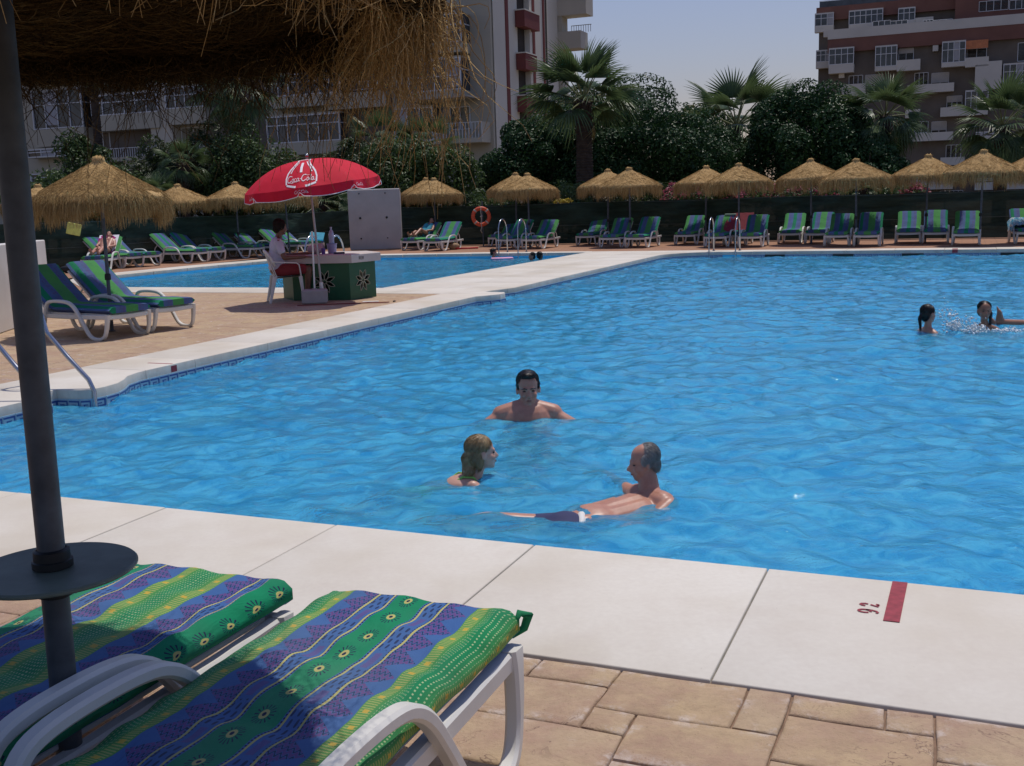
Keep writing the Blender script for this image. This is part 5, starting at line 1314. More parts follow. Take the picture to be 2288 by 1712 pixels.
# recessed dark brick panels between the stacks
for (x0, x1) in ((190, 358), (462, 598), (756, 880)):
    a0, a1 = fa.sz(x0, 300)[0], fa.sz(x1, 300)[0]; b = MB(); fa.box(b, a0, a1, .1, Htop-.5, 0, .03); b.build('brick_panel', M['brick'], A)
for (x0, x1) in ((356, 404),):
    a0, a1 = fa.sz(x0, 300)[0], fa.sz(x1, 300)[0]; b = MB(); fa.box(b, a0, a1, 0, Htop, 0, .9); b.build('pier', M['beige'], A)
FL = 2.85
def bays(rects, **kw):
    for q in rects: fa.bay(*q, **kw)
fa.bay(79, 195, 190, 326, .30, nc=4); fa.bay(60, 330, 155, 352, .1, nc=3); fa.bay(70, 385, 150, 420, .3, nc=4); fa.bay(75, 90, 190, 180, .35, nc=4)
b = MB(); f_ = fa.sz(78, 185); g_ = fa.sz(190, 192); fa.box(b, f_[0], g_[0], f_[1]-.15, f_[1], .03, 1.7); b.build('awning', M['shutter'], A)
fa.bay(207, 205, 356, 290, .42, nc=6); fa.balcony(209, 330, 350, 360, rail=True); fa.window(215, 296, 245, 335, 2, (0, 1)); fa.window(285, 378, 340, 412, 3, (0, .75, 1), 0); fa.balcony(272, 359, 337, 374, 1.0)
fa.bay(372, 190, 460, 277, .42, nc=4); fa.window(406, 285, 460, 318, 2, (0, 1), 0); fa.balcony(400, 322, 470, 350, rail=True); fa.bay(372, 90, 460, 175, .42, nc=4); fa.bay(207, 100, 356, 185, .42, nc=6)
fa.bay(599, 253, 762, 345, .30, nc=7, rows=(.02, .66, .98)); fa.bay(599, 160, 762, 238, .34, nc=7); fa.bay(599, 60, 762, 138, .34, nc=7); fa.window(620, 352, 750, 385, 4, (0, 1), 0)
fa.balcony(724, 206, 862, 242, .8); fa.window(781, 140, 842, 200, 3, (0, .3, 1)); fa.balcony(724, 110, 862, 140, .8); fa.window(781, 40, 842, 100, 3, (0, .3, 1))
fa.bay(914, 128, 1031, 225, .22, 1.5, nc=4, rows=(.02, .45, .98)); fa.bay(914, 30, 1031, 120, .25, 1.5, nc=4); fa.bay(882, 237, 969, 318, .02, 1.3, nc=3, rows=(.02, .38, .98))
fa.balcony(969, 274, 1077, 320, 1.5, rail=True); fa.window(985, 240, 1050, 290, 3, (0, 1)); fa.window(1000, 322, 1030, 360, 2, (0, 1)); fa.balcony(1040, 370, 1085, 415, 1.2, rail=True); fa.bay(1052, 418, 1100, 460, .05, 1.0, nc=3)
b = MB(); f_ = fa.sz(957, 226); g_ = fa.sz(1075, 230); fa.box(b, f_[0], g_[0], f_[1]-.10, f_[1], .05, 2.1); b.build('awning', M['shutter'], A)
b = MB(); f_ = fa.sz(995, 420); g_ = fa.sz(1048, 430); fa.box(b, f_[0], g_[0], g_[1], f_[1], .05, 1.5); b.build('awning', M['redbrick'], A)
for k in range(6):
    b = MB(); z = 14.2+FL*k; fa.box(b, -13.2, -2.2, z, z+.85, .05, 1.45) if k else None
    if k: b.build('balcony_band', M['beige'], A)
# side wall along E2 (narrow, cream, with red lines and loggias)
fs_ = Facade(A, cornerA+E1*.05, E2, E1)
b = MB(); fs_.box(b, 0.3, 12.45, 0, Htop, 0, .04); b.build('side_wall', M['cream'], A)
def sidecol(px0, px1, d0, d1, mat, name, py0=None, py1=None):
    a0, a1 = fs_.sz(px0, 150)[0], fs_.sz(px1, 150)[0]
    z0, z1 = (0, Htop) if py0 is None else (fs_.sz((px0+px1)/2, py1)[1], fs_.sz((px0+px1)/2, py0)[1])
    b = MB(); fs_.box(b, a0, a1, z0, z1, d0, d1); return b.build(name, M[mat], A)
for x0, x1 in ((1130, 1136), (1190, 1194.5), (1213, 1216.5)): sidecol(x0, x1, .04, .10, 'redpaint', 'red_downpipe')
sidecol(1157, 1173, .04, .055, 'recess_shade', 'loggia_shade'); sidecol(1172, 1175.5, .05, .45, 'cream', 'loggia_fin'); sidecol(1219, 1222.5, .04, .06, 'recess_shade', 'slot_window')  # loggia and slot are flat dark strips, recess shade painted on the wall
zz = fs_.sz(1165, 141)[1]
for k in range(-2, 7):
    z = zz+k*2.80; a0, a1 = fs_.sz(1152, 150)[0], fs_.sz(1178 if k % 2 == 0 else 1186, 150)[0]
    b = MB(); fs_.box(b, a0, a1, z-.55, z+.50, .06, .75); fs_.box(b, a0-.03, a1+.03, z+.50, z+.58, .05, .78, 1); b.build('red_balcony', [M['redpaint'], M['cream']], A)
# far corner balconies sticking out to the right
fb = Facade(A, cornerA+E2*12.5, E1, N1)
for (py0, py1, px1) in ((-60, 34, 1309), (66, 109, 1298)):
    g0, g1 = fb.sz(1240, (py0+py1)/2), fb.sz(px1, (py0+py1)/2); z0, z1 = fb.sz(1270, py1)[1], fb.sz(1270, py0)[1]
    rt = D.objects.new('balcony', None); link(rt, A)
    b = MB(); fb.box(b, g0[0], g1[0], z0, z0+(z1-z0)*.9 if py0 > 0 else z1, -1.6, .05); b.build('parapet', M['beige'], rt)
b = MB(); g0 = fb.sz(1240, 100)[0]; g1 = fb.sz(1257, 100)[0]; fb.box(b, g0, g1, 0, Htop, -1.2, -.02); b.build('rear_pier', M['beige2'], A)
b = MB(); zt_ = fb.sz(1280, 64)[1]
for i in range(9): fb.box(b, g1+i*.19, g1+i*.19+.03, zt_, zt_+.5, -2.1, -2.06)
fb.box(b, g1, g1+1.6, zt_+.5, zt_+.54, -2.12, -2.04); b.build('railing', M['chrome'], A)
# ---- right brick block
oC = at(1850, 440, 138); oC.z = 0
Cb = empty('brick_apartment_block', label='brown brick apartment block with white balconies filling the upper right corner', cat='building')
fc = Facade(Cb, oC, E1, N1)
a_l = fc.sz(*Z4(603, 600))[0]; a_bl = fc.sz(*Z4(498, 600))[0]; a_r = a_l+62
z_top = fc.sz(*Z4(620, 330))[1]; z_led = fc.sz(*Z4(620, 285))[1]
prismwall('wall', [fc.pt(a_l, 0, 0), fc.pt(a_r, 0, 0), fc.pt(a_r, 0, -13), fc.pt(a_l, 0, -13)], -.05, z_top, 'brick', Cb)
zr = fc.sz(*Z4(620, 60))[1]*1.01
prismwall('upper_wall', [fc.pt(a_bl, 0, -2.2), fc.pt(a_r, 0, -2.2), fc.pt(a_r, 0, -12.9), fc.pt(a_bl, 0, -12.9)], -.04, zr, 'brick', Cb)
b = MB(); fc.box(b, a_l-.15, a_r, z_top-1.6, z_top, .0, .5); b.build('red_band', M['redbrick'], Cb)
b = MB(); fc.box(b, a_l-.15, a_r, z_top+.01, z_top+1.15, .25, .55); b.build('terrace_parapet', M['balcony'], Cb)
b = MB(); fc.box(b, a_bl-.3, a_r, zr-1.5, zr+.1, -2.4, -1.7); b.build('red_band', M['redbrick'], Cb)
b = MB(); fc.box(b, a_bl, a_r, zr+.95, zr+1.0, -2.4, -2.3)
for k in range(24): fc.box(b, a_bl+k*1.5, a_bl+k*1.5+.05, zr+.1, zr+.95, -2.4, -2.35)
b.build('roof_railing', M['frame'], Cb)
b = MB(); fc.box(b, a_bl, a_r, zr+.1, zr+.9, -2.34, -2.32); b.build('roof_glass', M['glass'], Cb)
fu = Facade(Cb, oC+N1*-2.2, E1, N1)
fu.bay(*R_(Z4, 485, 105, 640, 262), .32, 1.0, 3); fu.bay(*R_(Z4, 765, 75, 1045, 245), .30, 1.0, 6); fu.bay(*R_(Z4, 1170, 60, 1310, 200), .22, 1.0, 3); fu.balcony(*R_(Z4, 1312, 142, 1460, 202), 1.0)
for x0, x1 in ((495, 612), (495, 612)): pass
fu.bay(*R_(Z4, 495, 410, 612, 560), .35, 1.0, 3); fu.bay(*R_(Z4, 500, 715, 615, 860), .35, 1.0, 3)
for (x0, x1) in ((965, 1110), (1110, 1250), (1380, 1460), (1460, 1620)): fc.window(*R_(Z4, x0, 192-x0*.02, x1, 262-x0*.03), 3, (0, 1), 0)
# penthouse block at the right
a2 = fc.sz(*Z4(1640, 100))[0]; z2 = fc.sz(*Z4(1640, 190))[1]
prismwall('penthouse_wall', [fc.pt(a2, 0, -.6), fc.pt(a_r, 0, -.6), fc.pt(a_r, 0, -12), fc.pt(a2, 0, -12)], z_top, zr+8, 'redbrick', Cb)
b = MB(); fc.box(b, a2, a_r, z2-.4, z2+.55, -.59, .2); b.build('penthouse_ledge', M['redbrick'], Cb)
fp = Facade(Cb, oC+N1*-.6, E1, N1); fp.window(*R_(Z4, 1840, 5, 2080, 88), 4, (0, 1)); fp.window(*R_(Z4, 2090, 0, 2240, 74), 3, (0, 1))
# balconies
fc.bay(*R_(Z4, 600, 390, 806, 600), .34, 1.1, 4); fc.bay(*R_(Z4, 980, 372, 1160, 580), .16, 1.1, 4); fc.balcony(*R_(Z4, 1160, 490, 1352, 580), 1.1); fc.window(*R_(Z4, 1180, 400, 1300, 500), 2, (0, 1), .2, .4)
fc.bay(*R_(Z4, 1528, 335, 1722, 548), .16, 1.1, 4); fc.balcony(*R_(Z4, 1722, 470, 1915, 548), 1.1); fc.window(*R_(Z4, 1740, 400, 1900, 500), 2, (0, 1), 0)
b = MB(); q0 = fc.sz(*Z4(1730, 345)); q1 = fc.sz(*Z4(1910, 400)); fc.box(b, q0[0], q1[0], q1[1], q0[1], .9, 1.0); b.build('orange_awning', simple('orange_awning', (.55, .20, .09), .8, .2, 3), Cb)
fc.balcony(*R_(Z4, 708, 690, 900, 790), 1.1); fc.window(*R_(Z4, 770, 622, 882, 720), 3, (0, 1)); fc.window(*R_(Z4, 905, 615, 1050, 700), 2, (0, 1), 0, .9)
fc.balcony(*R_(Z4, 1248, 690, 1630, 760), 1.1); fc.window(*R_(Z4, 1310, 600, 1420, 720), 3, (0, 1)); fc.window(*R_(Z4, 1450, 600, 1590, 700), 2, (0, 1), 0, .8)
b = MB(); q0 = fc.sz(*Z4(1808, 520)); q1 = fc.sz(*Z4(2015, 735)); fc.box(b, q0[0], q1[0], q1[1], q0[1], .02, 1.1); b.build('grey_screen', M['balcony'], Cb)
fc.bay(*R_(Z4, 2030, 515, 2300, 715), .15, 1.1, 5); fc.window(*R_(Z4, 2160, 350, 2300, 500), 2, (0, 1))
fc.bay(*R_(Z4, 1718, 738, 1908, 945), .22, 1.1, 4); fc.balcony(*R_(Z4, 1518, 880, 1718, 955), 1.1); fc.window(*R_(Z4, 1575, 790, 1700, 890), 3, (0, 1), .3, .5)
fc.balcony(*R_(Z4, 1240, 1090, 1622, 1158), 1.1); fc.window(*R_(Z4, 1310, 1000, 1420, 1090), 2, (0, 1)); fc.window(*R_(Z4, 1450, 1000, 1570, 1090), 2, (0, 1), 0, .8)
fc.balcony(*R_(Z4, 1230, 900, 1350, 968), 1.1); fc.balcony(*R_(Z4, 1518, 1292, 1720, 1358), 1.1); fc.window(*R_(Z4, 1568, 1192, 1690, 1300), 3, (0, 1)); fc.bay(*R_(Z4, 1800, 1080, 2000, 1160), .5, 1.1, 4)
fc.balcony(*R_(Z4, 900, 1090, 1080, 1158), 1.1); fc.balcony(*R_(Z4, 760, 900, 960, 968), 1.1)
fc.bay(*R_(Z4, 1250, 1450, 1620, 1558), .7, 1.1, 5); fc.bay(*R_(Z4, 1800, 1460, 2240, 1558), .6, 1.1, 6); fc.window(*R_(Z4, 1518, 1568, 1705, 1625), 5, (0, .6, 1), 0); fc.bay(*R_(Z4, 880, 1470, 1090, 1560), .6, 1.1, 4)
for (x, y) in ((1480, 400), (710, 620), (585, 285)):
    b = MB(); q0 = fc.sz(*Z4(x-22, y-22)); q1 = fc.sz(*Z4(x+22, y+22)); fc.box(b, q0[0], q1[0], q1[1], q0[1], .02, .45); b.build('air_conditioner', M['balcony'], Cb)

# ------------------------------------------------------------------ vegetation
def leaf_cloud(name, c, R, n, size, seed, mat, parent, lumps=26, lump=.38, fill=.25, flat=0, aspect=.5, zmin=None):
    r = np.random.default_rng(seed); c = np.array(c); R = np.array(R)
    th = r.uniform(0, 2*math.pi, lumps); z = r.uniform(-.35, 1, lumps); rr = np.sqrt(np.clip(1-z*z, 0, 1))
    LC = np.stack([rr*np.cos(th), rr*np.sin(th), z], -1)*r.uniform(.70, .88, (lumps, 1)); LR = lump*r.uniform(.55, 1.25, lumps)
    k = r.integers(0, lumps, n); d = r.normal(size=(n, 3)); d /= np.linalg.norm(d, axis=1, keepdims=True); d[:, 2] = np.abs(d[:, 2])*np.where(r.uniform(size=n) < .75, 1, -1)
    rad = LR[k]*(1-.25*r.uniform(0, 1, n)**2); p = LC[k]+d*rad[:, None]
    f = r.uniform(size=n) < fill; q = r.normal(size=(n, 3)); q /= np.linalg.norm(q, axis=1, keepdims=True); p = np.where(f[:, None], q*r.uniform(.2, .9, (n, 1)), p)
    pos = c+p*R
    if zmin is not None: pos[:, 2] = np.maximum(pos[:, 2], zmin+r.uniform(0, .5, n))
    nrm = d+r.normal(0, .55, (n, 3)); nrm /= np.linalg.norm(nrm, axis=1, keepdims=True)
    t = np.cross(nrm, r.normal(size=(n, 3))); t /= np.linalg.norm(t, axis=1, keepdims=True); b = np.cross(nrm, t); s_ = size*r.uniform(.6, 1.4, (n, 1))
    V = np.stack([pos-t*s_*.5, pos+b*s_*aspect*.5+nrm*s_*.08, pos+t*s_*.5, pos-b*s_*aspect*.5+nrm*s_*.08], 1).reshape(-1, 3)
    return npmesh(name, V, np.arange(n*4).reshape(n, 4), mat, parent, None)
def limbs(b, base, c, R, n, seed, r0):
    r = random.Random(seed)
    for k in range(n):
        a = 2*math.pi*k/n+r.uniform(-.3, .3); tip = Vector((c[0]+R[0]*.7*math.cos(a), c[1]+R[1]*.7*math.sin(a), c[2]+R[2]*r.uniform(.1, .6))); mid = (Vector(base)+tip)/2+Vector((0, 0, -.2))
        b.tube([base, mid, tip], [r0, r0*.6, r0*.15], 6)
def tree(name, px, pyb, Y, zc, R, n, size, seed, mat, label, cat='tree', group=None, lumps=26, lump=.38, trunk=.25, **kw):
    root = empty(name, label=label, cat=cat, group=group); p = at(px, pyb, Y); root.location = (p.x, p.y, 0)
    b = MB(); b.tube([(0, 0, -.05), (.05, 0, zc*.5), (0, .05, zc)], [trunk, trunk*.8, trunk*.5], 9); limbs(b, (0, 0, zc*.5), (0, 0, zc), R, 6, seed, trunk*.5); b.build('trunk', M['bark'], root, smooth=True)
    leaf_cloud('crown', (0, 0, zc), R, n, size, seed, mat, root, lumps, lump, **kw)
    return root
tree('ficus_tree', 1385, 300, 50, 2.9, (4.9, 4.0, 3.55), 66000, .155, 3, M['ficus'], 'wide dark green domed tree in the centre behind the tall palm trunk', lumps=60, lump=.27, trunk=.35)
tree('ficus_tree', 1190, 300, 48.5, 2.2, (2.4, 2.6, 2.75), 32000, .15, 4, M['ficus'], 'lower dark rounded tree in front of the pale tower, left of the tall palm', lumps=34, lump=.30)
tree('ficus_tree', 1560, 300, 52, 2.3, (2.6, 2.6, 2.6), 26000, .15, 14, M['ficus'], 'low dark tree between the two fan palms at centre right', lumps=34, lump=.30)
tree('ficus_tree', 1800, 300, 50, 2.9, (3.1, 3.2, 3.25), 50000, .155, 5, M['ficus'], 'dark domed tree in front of the left end of the brick block', lumps=46, lump=.29, trunk=.3)
tree('ficus_tree', 1940, 300, 47, 1.9, (1.6, 2.0, 1.9), 18000, .145, 15, M['ficus'], 'dark lower tree under the fan palm in front of the brick block', lumps=26, lump=.33)
tree('olive_tree', 1528, 240, 66, 4.6, (1.6, 1.6, 2.1), 7000, .17, 6, leafmat('olive_leaves', (.07, .08, .02), (.15, .15, .05), .5), 'small yellowish tree top peeking out left of the distant fan palm', lumps=20)
tree('slender_tree', 1600, 280, 62, 3.9, (1.7, 1.6, 2.2), 5000, .16, 16, M['bush'], 'thin greyish green tree behind the distant fan palm trunk', lumps=18)
bl = [(112, 352, 42, 1.9, (1.9, 1.6, 1.65), 9000, 'rounded bright green bush behind the big mid-left umbrella'), (178, 320, 44, 2.7, (1.2, 1.2, 1.9), 6000, 'loose green shrub at the foot of the left palm trunk'),
      (255, 390, 42, 1.6, (1.3, 1.2, 1.5), 5000, 'small bush right of the big mid-left umbrella peak'), (345, 360, 46, 2.2, (1.8, 1.5, 2.2), 9000, 'dark bush in front of the recessed balconies'),
      (450, 350, 46, 2.2, (2.0, 1.6, 2.4), 12000, 'dense bush left of the thin brown palm trunk'), (570, 340, 45, 2.4, (1.9, 1.6, 2.5), 12000, 'dense bush right of the thin brown palm trunk'),
      (680, 400, 43, 1.4, (1.9, 1.4, 1.5), 8000, 'low dark bush behind the red parasol'), (800, 370, 45, 1.9, (1.9, 1.5, 2.0), 11000, 'dark bush above the grey concrete panel, left part'),
      (900, 370, 44, 2.0, (2.0, 1.5, 2.1), 12000, 'bush behind the umbrella right of the grey panel'), (985, 380, 44, 1.9, (1.5, 1.4, 1.9), 9000, 'bush in front of the lower corner of the beige block'),
      (1100, 420, 42, 1.0, (1.0, .9, 1.1), 4000, 'small bush with pale gaps behind the life ring'), (1270, 430, 41, 1.2, (.9, .9, 1.0), 3500, 'small yellowish green bush at the foot of the tall palm'),
      (1420, 440, 43, .9, (3.2, 1.2, 1.2), 8000, 'low dark hedge under the wide domed tree'), (1985, 430, 41, .8, (.9, .9, .9), 3000, 'small light green bush left of the rightmost umbrellas')]
for i, (px, py, Y, zc, R, n, lb) in enumerate(bl): tree('bush', px, py, Y, zc, R, n, .15 if i not in (10, 11, 13) else .12, 40+i, M['bush'] if i not in (3, 4, 6, 7, 12) else leafmat('deep_bush_leaves', (.012, .026, .009), (.045, .072, .022), .5), lb, 'bush', None, 20, .42, .08)
for i, (px, py, Y, R, lb) in enumerate([(1532, 438, 39.5, (.75, .6, .55), 'pink flowering shrub left of the far pool ladder umbrellas'), (1622, 436, 39.5, (.5, .5, .5), 'pink flowering shrub between the two poles above the red towel'),
      (1688, 440, 39, (.75, .6, .42), 'pink flowering shrub just right of the red towel umbrella'), (1745, 438, 39, (.7, .6, .45), 'brightest pink flowering shrub left of the fourth umbrella pair'), (1800, 436, 38.5, (.7, .6, .5), 'pink flowering shrub behind the rear pole of the fourth pair'),
      (1858, 440, 38.5, (.5, .5, .35), 'small pink flowering shrub right of the fourth pair pole'), (2045, 430, 38, (.5, .5, .32), 'pink flower cluster above the fence between the rightmost umbrellas')]):
    root = empty('flowering_shrub', label=lb, cat='shrub', group='pink flowering shrubs above the fence'); p = at(px, py, Y); root.location = (p.x, p.y, 0); zc = p.z-.08
    b = MB(); b.tube([(0, 0, 0), (.03, 0, zc)], [.05, .02], 6); limbs(b, (0, 0, zc*.4), (0, 0, zc), R, 5, i, .03); b.build('trunk', M['bark'], root)
    leaf_cloud('leaves', (0, 0, zc), R, 1500, .10, 70+i, M['bush'], root, 14, .45); leaf_cloud('flowers', (0, 0, zc+.03), tuple(x*1.05 for x in R), 500, .085, 90+i, M['flower'], root, 14, .45, .1, aspect=.9)['kind'] = 'stuff'
root = empty('yellow_shrub', label='small tuft of yellow leaves over the fence right of the first umbrella pair', cat='shrub'); p = at(1255, 452, 39); root.location = (p.x, p.y, 0)
b = MB(); b.tube([(0, 0, 0), (0, 0, p.z)], [.03, .015], 6); b.build('trunk', M['bark'], root); leaf_cloud('leaves', (0, 0, p.z), (.3, .25, .18), 160, .12, 8, M['yleaf'], root, 6, .5)
# fan palms
def frond_mesh(seed, Lp=1.0, Lf=1.0, nl=22, droop=.35, mats=('petiole', 'palm')):
    r = random.Random(seed); b = MB()
    pts = [Vector((Lp*t, 0, -.10*Lp*t*t)) for t in (0, .35, .7, 1)]; b.tube(pts, [.035, .026, .02, .014], 5, 0)
    hub = pts[-1]; slope = -.2
    for k in range(nl):
        f = (k+.5)/nl*2-1; a = f*1.45; ln = Lf*(1-.30*abs(f)**2)*r.uniform(.9, 1.08); fold = -.16*abs(math.sin(a))-.02
        d = Vector((math.cos(a), math.sin(a), slope*math.cos(a)+fold)).normalized(); side = Vector((-math.sin(a), math.cos(a), 0)); w0 = Lf*.055; seg = 5; dr = droop*r.uniform(.6, 1.5)
        V = []
        for i in range(seg+1):
            t = i/seg; p = hub+d*ln*t+Vector((0, 0, -dr*ln*max(0, t-.45)**2*2.2)); w_ = w0*(.35+1.0*math.sin(min(1, t*1.6)*math.pi/2))*(1-t**2.2)+.002
            up_ = Vector((0, 0, .35*w_)); V += [p-side*w_*.5+up_, p, p+side*w_*.5+up_]
        b.add(V, [(3*i, 3*i+3, 3*i+4, 3*i+1) for i in range(seg)]+[(3*i+1, 3*i+4, 3*i+5, 3*i+2) for i in range(seg)], 1)
    return b.mesh('frond', [M[mats[0]], M[mats[1]]])
FR = [frond_mesh(i, 1.0, 1.15, 24, d_) for i, d_ in enumerate((.12, .32, .6))]; FD = frond_mesh(9, .8, .9, 18, 1.3, ('petiole', 'drypalm'))
def palm(px, py, Y, reach, nfr, seed, label, tr=.3, dry=2, lowest=-35, hi=86, flare=1.15):
    root = empty('fan_palm', label=label, cat='palm tree'); p = at(px, py, Y); root.location = (p.x, p.y, 0); zt_ = p.z; r = random.Random(seed)
    b = MB(); n = 15; prof = []; zz_ = -.05
    while zz_ < zt_-.05:
        f = zz_/zt_; rr0 = tr*(flare-(flare-.82)*f)*(1.12 if f > .8 else 1); prof += [(rr0*r.uniform(.97, 1.03), zz_), (rr0*1.07*r.uniform(.97, 1.05), zz_+.07)]; zz_ += .11
    prof += [(tr*.85, zt_), (tr*.3, zt_+.12), (0, zt_+.15)]; b.lathe(prof, n, rad=[1+.05*math.sin(k*2.7+seed)+r.uniform(-.04, .04) for k in range(n)])
    for k in range(46):     # old leaf bases
        a = r.uniform(0, 6.28); z = zt_*(1-.28*r.random()**1.3); q = Vector((math.cos(a)*tr*.95, math.sin(a)*tr*.95, z)); b.tube([q, q+Vector((math.cos(a)*.13, math.sin(a)*.13, .16))], [.045, .02], 4)
    b.build('trunk', M['trunk'], root)
    sc = reach/2.15
    for k in range(nfr):
        a = k*2.39996+r.uniform(-.25, .25); f = (k+.5)/nfr; e = math.radians(hi-(hi-lowest)*f**.85+r.uniform(-7, 7)); me = FR[0] if e > .9 else (FR[1] if e > .15 else FR[2])
        s_ = sc*r.uniform(.86, 1.08)*(1 if e > -.2 else .92)
        Mx_ = Matrix.Translation((0, 0, zt_))@Matrix.Rotation(a, 4, 'Z')@Matrix.Rotation(-e, 4, 'Y')@Matrix.Rotation(r.uniform(-.5, .5)*(1 if e < .9 else 1.5), 4, 'X')@Matrix.Diagonal((s_, s_, s_, 1)); inst('frond', me, None, parent=root, M=Mx_)
    for k in range(dry):
        a = r.uniform(0, 6.28); e = math.radians(-62+r.uniform(-12, 12)); Mx_ = Matrix.Translation((0, 0, zt_-.1))@Matrix.Rotation(a, 4, 'Z')@Matrix.Rotation(-e, 4, 'Y')@Matrix.Diagonal((sc*.8, sc*.8, sc*.8, 1)); o = inst('dry_frond', FD, None, parent=root, M=Mx_)
    return root
palm(1303, 228, 43, 2.65, 30, 1, 'tall fan palm with thick brown trunk in the centre against the sky', .31, 1, -12)
palm(1645, 285, 56, 3.5, 22, 2, 'distant fan palm between the two dark domed trees', .22, 1, -25)
palm(1978, 262, 48, 2.3, 30, 3, 'fan palm in front of the brick block, rising over a dark tree', .25, 3, -55)
palm(2240, 285, 47, 2.5, 32, 4, 'fan palm at the right edge before the brick block', .25, 3, -55)
palm(1745, 262, 60, 2.2, 14, 12, 'fan palm crown just showing above the right domed tree', .2, 0, -10)
palm(848, 325, 46, 1.9, 24, 5, 'left of two small fan palms before the beige block', .2, 1, -40)
palm(945, 335, 46, 1.9, 24, 6, 'right of two small fan palms before the beige block', .2, 1, -40)
palm(524, 190, 47, 2.4, 32, 7, 'slim fan palm with thin brown trunk behind the straw fringe', .15, 4, -60, flare=1.1)
palm(201, 110, 46, 2.2, 24, 8, 'palm with pale slim trunk rising behind the big mid-left umbrella peak', .18, 3, -50, flare=1.05)
palm(408, 372, 43, 1.35, 20, 9, 'low fan palm in front of the beige block at the left', .14, 0, -30)
palm(715, 452, 41, 1.6, 20, 10, 'low fan palm behind the fence right of the red parasol', .16, 1, -35)
palm(352, 440, 41, 1.2, 16, 13, 'low fan palm behind the umbrella right of the big mid-left one', .14, 0, -30)
palm(1925, 430, 41, .8, 14, 11, 'short dark spiky palm under the fourth umbrella pair', .10, 0, 0)
# ------------------------------------------------------------------ people
def skin(name, a, b):
    t = NT(name, .42, .45); c = t.mix(t.mapr(t.noise(9, None, 5, .7), .35, .65), a, b); c = t.mix(t.m_('MULTIPLY', t.mapr(t.noise(22, None, 4, .8), .5, .75), .35), c, tuple(x*.62 for x in a)); t.col(c); t.bump(t.noise(60, None, 4), .15, .004); t.b.inputs['Subsurface Weight'].default_value = .06; t.b.inputs['Subsurface Radius'].default_value = (.02, .008, .004); return t.m
M['skinA'] = skin('sunburnt_skin', (.40, .185, .125), (.50, .245, .17)); M['skinB'] = skin('tanned_skin', (.27, .12, .07), (.36, .17, .105)); M['skinC'] = skin('fair_skin', (.52, .29, .21), (.60, .34, .25)); M['skinD'] = skin('dark_tan_skin', (.12, .055, .035), (.18, .085, .05))
def hairm(name, a, b, rough=.45):
    t = NT(name, rough, .4); nz = t.noise(14, t.mapping(t.tc(), (1, 1, .25)), 5, .7, .5); t.col(t.mix(t.mapr(nz, .3, .7), a, b)); t.bump(t.noise(90, t.mapping(t.tc(), (1, 1, .12)), 3), .7, .006); return t.m
M['hairdark'] = hairm('dark_wet_hair', (.006, .005, .005), (.022, .016, .012), .3); M['hairblond'] = hairm('wet_blond_hair', (.16, .10, .045), (.34, .24, .12), .35); M['hairdry'] = hairm('dry_black_hair', (.004, .0035, .003), (.014, .010, .008), .8); M['hairgrey'] = hairm('grey_hair', (.16, .15, .14), (.30, .28, .26))
M['eye'] = simple('dark_eye', (.015, .01, .01), .3, .1, 6); M['lip'] = simple('lips', (.26, .07, .06), .5, .1, 6)
def cap(b, p0, p1, r0, r1, n=12):
    p0, p1 = Vector(p0), Vector(p1); d = p1-p0; L = d.length
    if L < 1e-5: b.ell(p0, (r0, r0, r0), n); return
    t = d/L; pts, rs = [], []
    for k in range(4): a = math.pi/2*k/4; pts.append(p0-t*r0*math.cos(a)); rs.append(max(.0006, r0*math.sin(a)))
    pts.append(p0); rs.append(r0); pts.append(p1); rs.append(r1)
    for k in range(1, 5): a = math.pi/2*k/4; pts.append(p1+t*r1*math.sin(a)); rs.append(max(.0006, r1*math.cos(a)))
    b.tube(pts, rs, n)
def headM(c, yaw, pitch, roll, s): return Matrix.Translation(c)@Matrix.Rotation(yaw-math.pi/2, 4, 'Z')@Matrix.Rotation(pitch, 4, 'X')@Matrix.Rotation(roll, 4, 'Y')@Matrix.Scale(s, 4)
def head_prims(b, T, neck=.052, child=False, nose=1.0):
    def E(c, r, rot=None):
        b2 = MB(); b2.ell(c, r, 16, 0, rot); b.add([T@Vector(v) for v in b2.v], b2.f)
    def K(p, q, r0, r1):
        b2 = MB(); cap(b2, p, q, r0, r1, 10); b.add([T@Vector(v) for v in b2.v], b2.f)
    w_ = 1.06 if child else 1
    E((0, -.014, .036), (.077*w_, .094, .083)); E((0, .016, -.030), (.063*w_, .069, .082)); E((0, .040, -.075), (.046, .040, .038)); E((0, .062, -.100), (.025, .020, .018))
    E((0, .078, .014), (.050, .013, .010)); E((.036, .060, -.034), (.023, .021, .024)); E((-.036, .060, -.034), (.023, .021, .024))
    K((0, .082, .004), (0, .104*nose if nose > 1 else .102, -.034), .009, .0135); E((.012, .093, -.040), (.009, .010, .008)); E((-.012, .093, -.040), (.009, .010, .008))
    E((0, .083, -.064), (.024, .010, .0065)); E((0, .081, -.075), (.020, .010, .0065))
    for s_ in (-1, 1): E((s_*.079*w_, -.006, -.014), (.009, .019, .031), Matrix.Rotation(s_*.25, 4, 'Z'))
def finish_body(b, voxel, mat, parent, name='body', sm=4):
    me = b.mesh('body', mat); o = D.objects.new(name, me); link(o)
    m = o.modifiers.new('r', 'REMESH'); m.mode = 'VOXEL'; m.voxel_size = voxel; m.use_smooth_shade = True
    m2 = o.modifiers.new('s', 'SMOOTH'); m2.iterations = sm; m2.factor = .5
    dg = bpy.context.evaluated_depsgraph_get(); me2 = D.meshes.new_from_object(o.evaluated_get(dg)); o.modifiers.clear(); o.data = me2
    if not me2.materials: me2.materials.append(mat)
    me2.polygons.foreach_set('use_smooth', [True]*len(me2.polygons)); o.parent = parent; return o
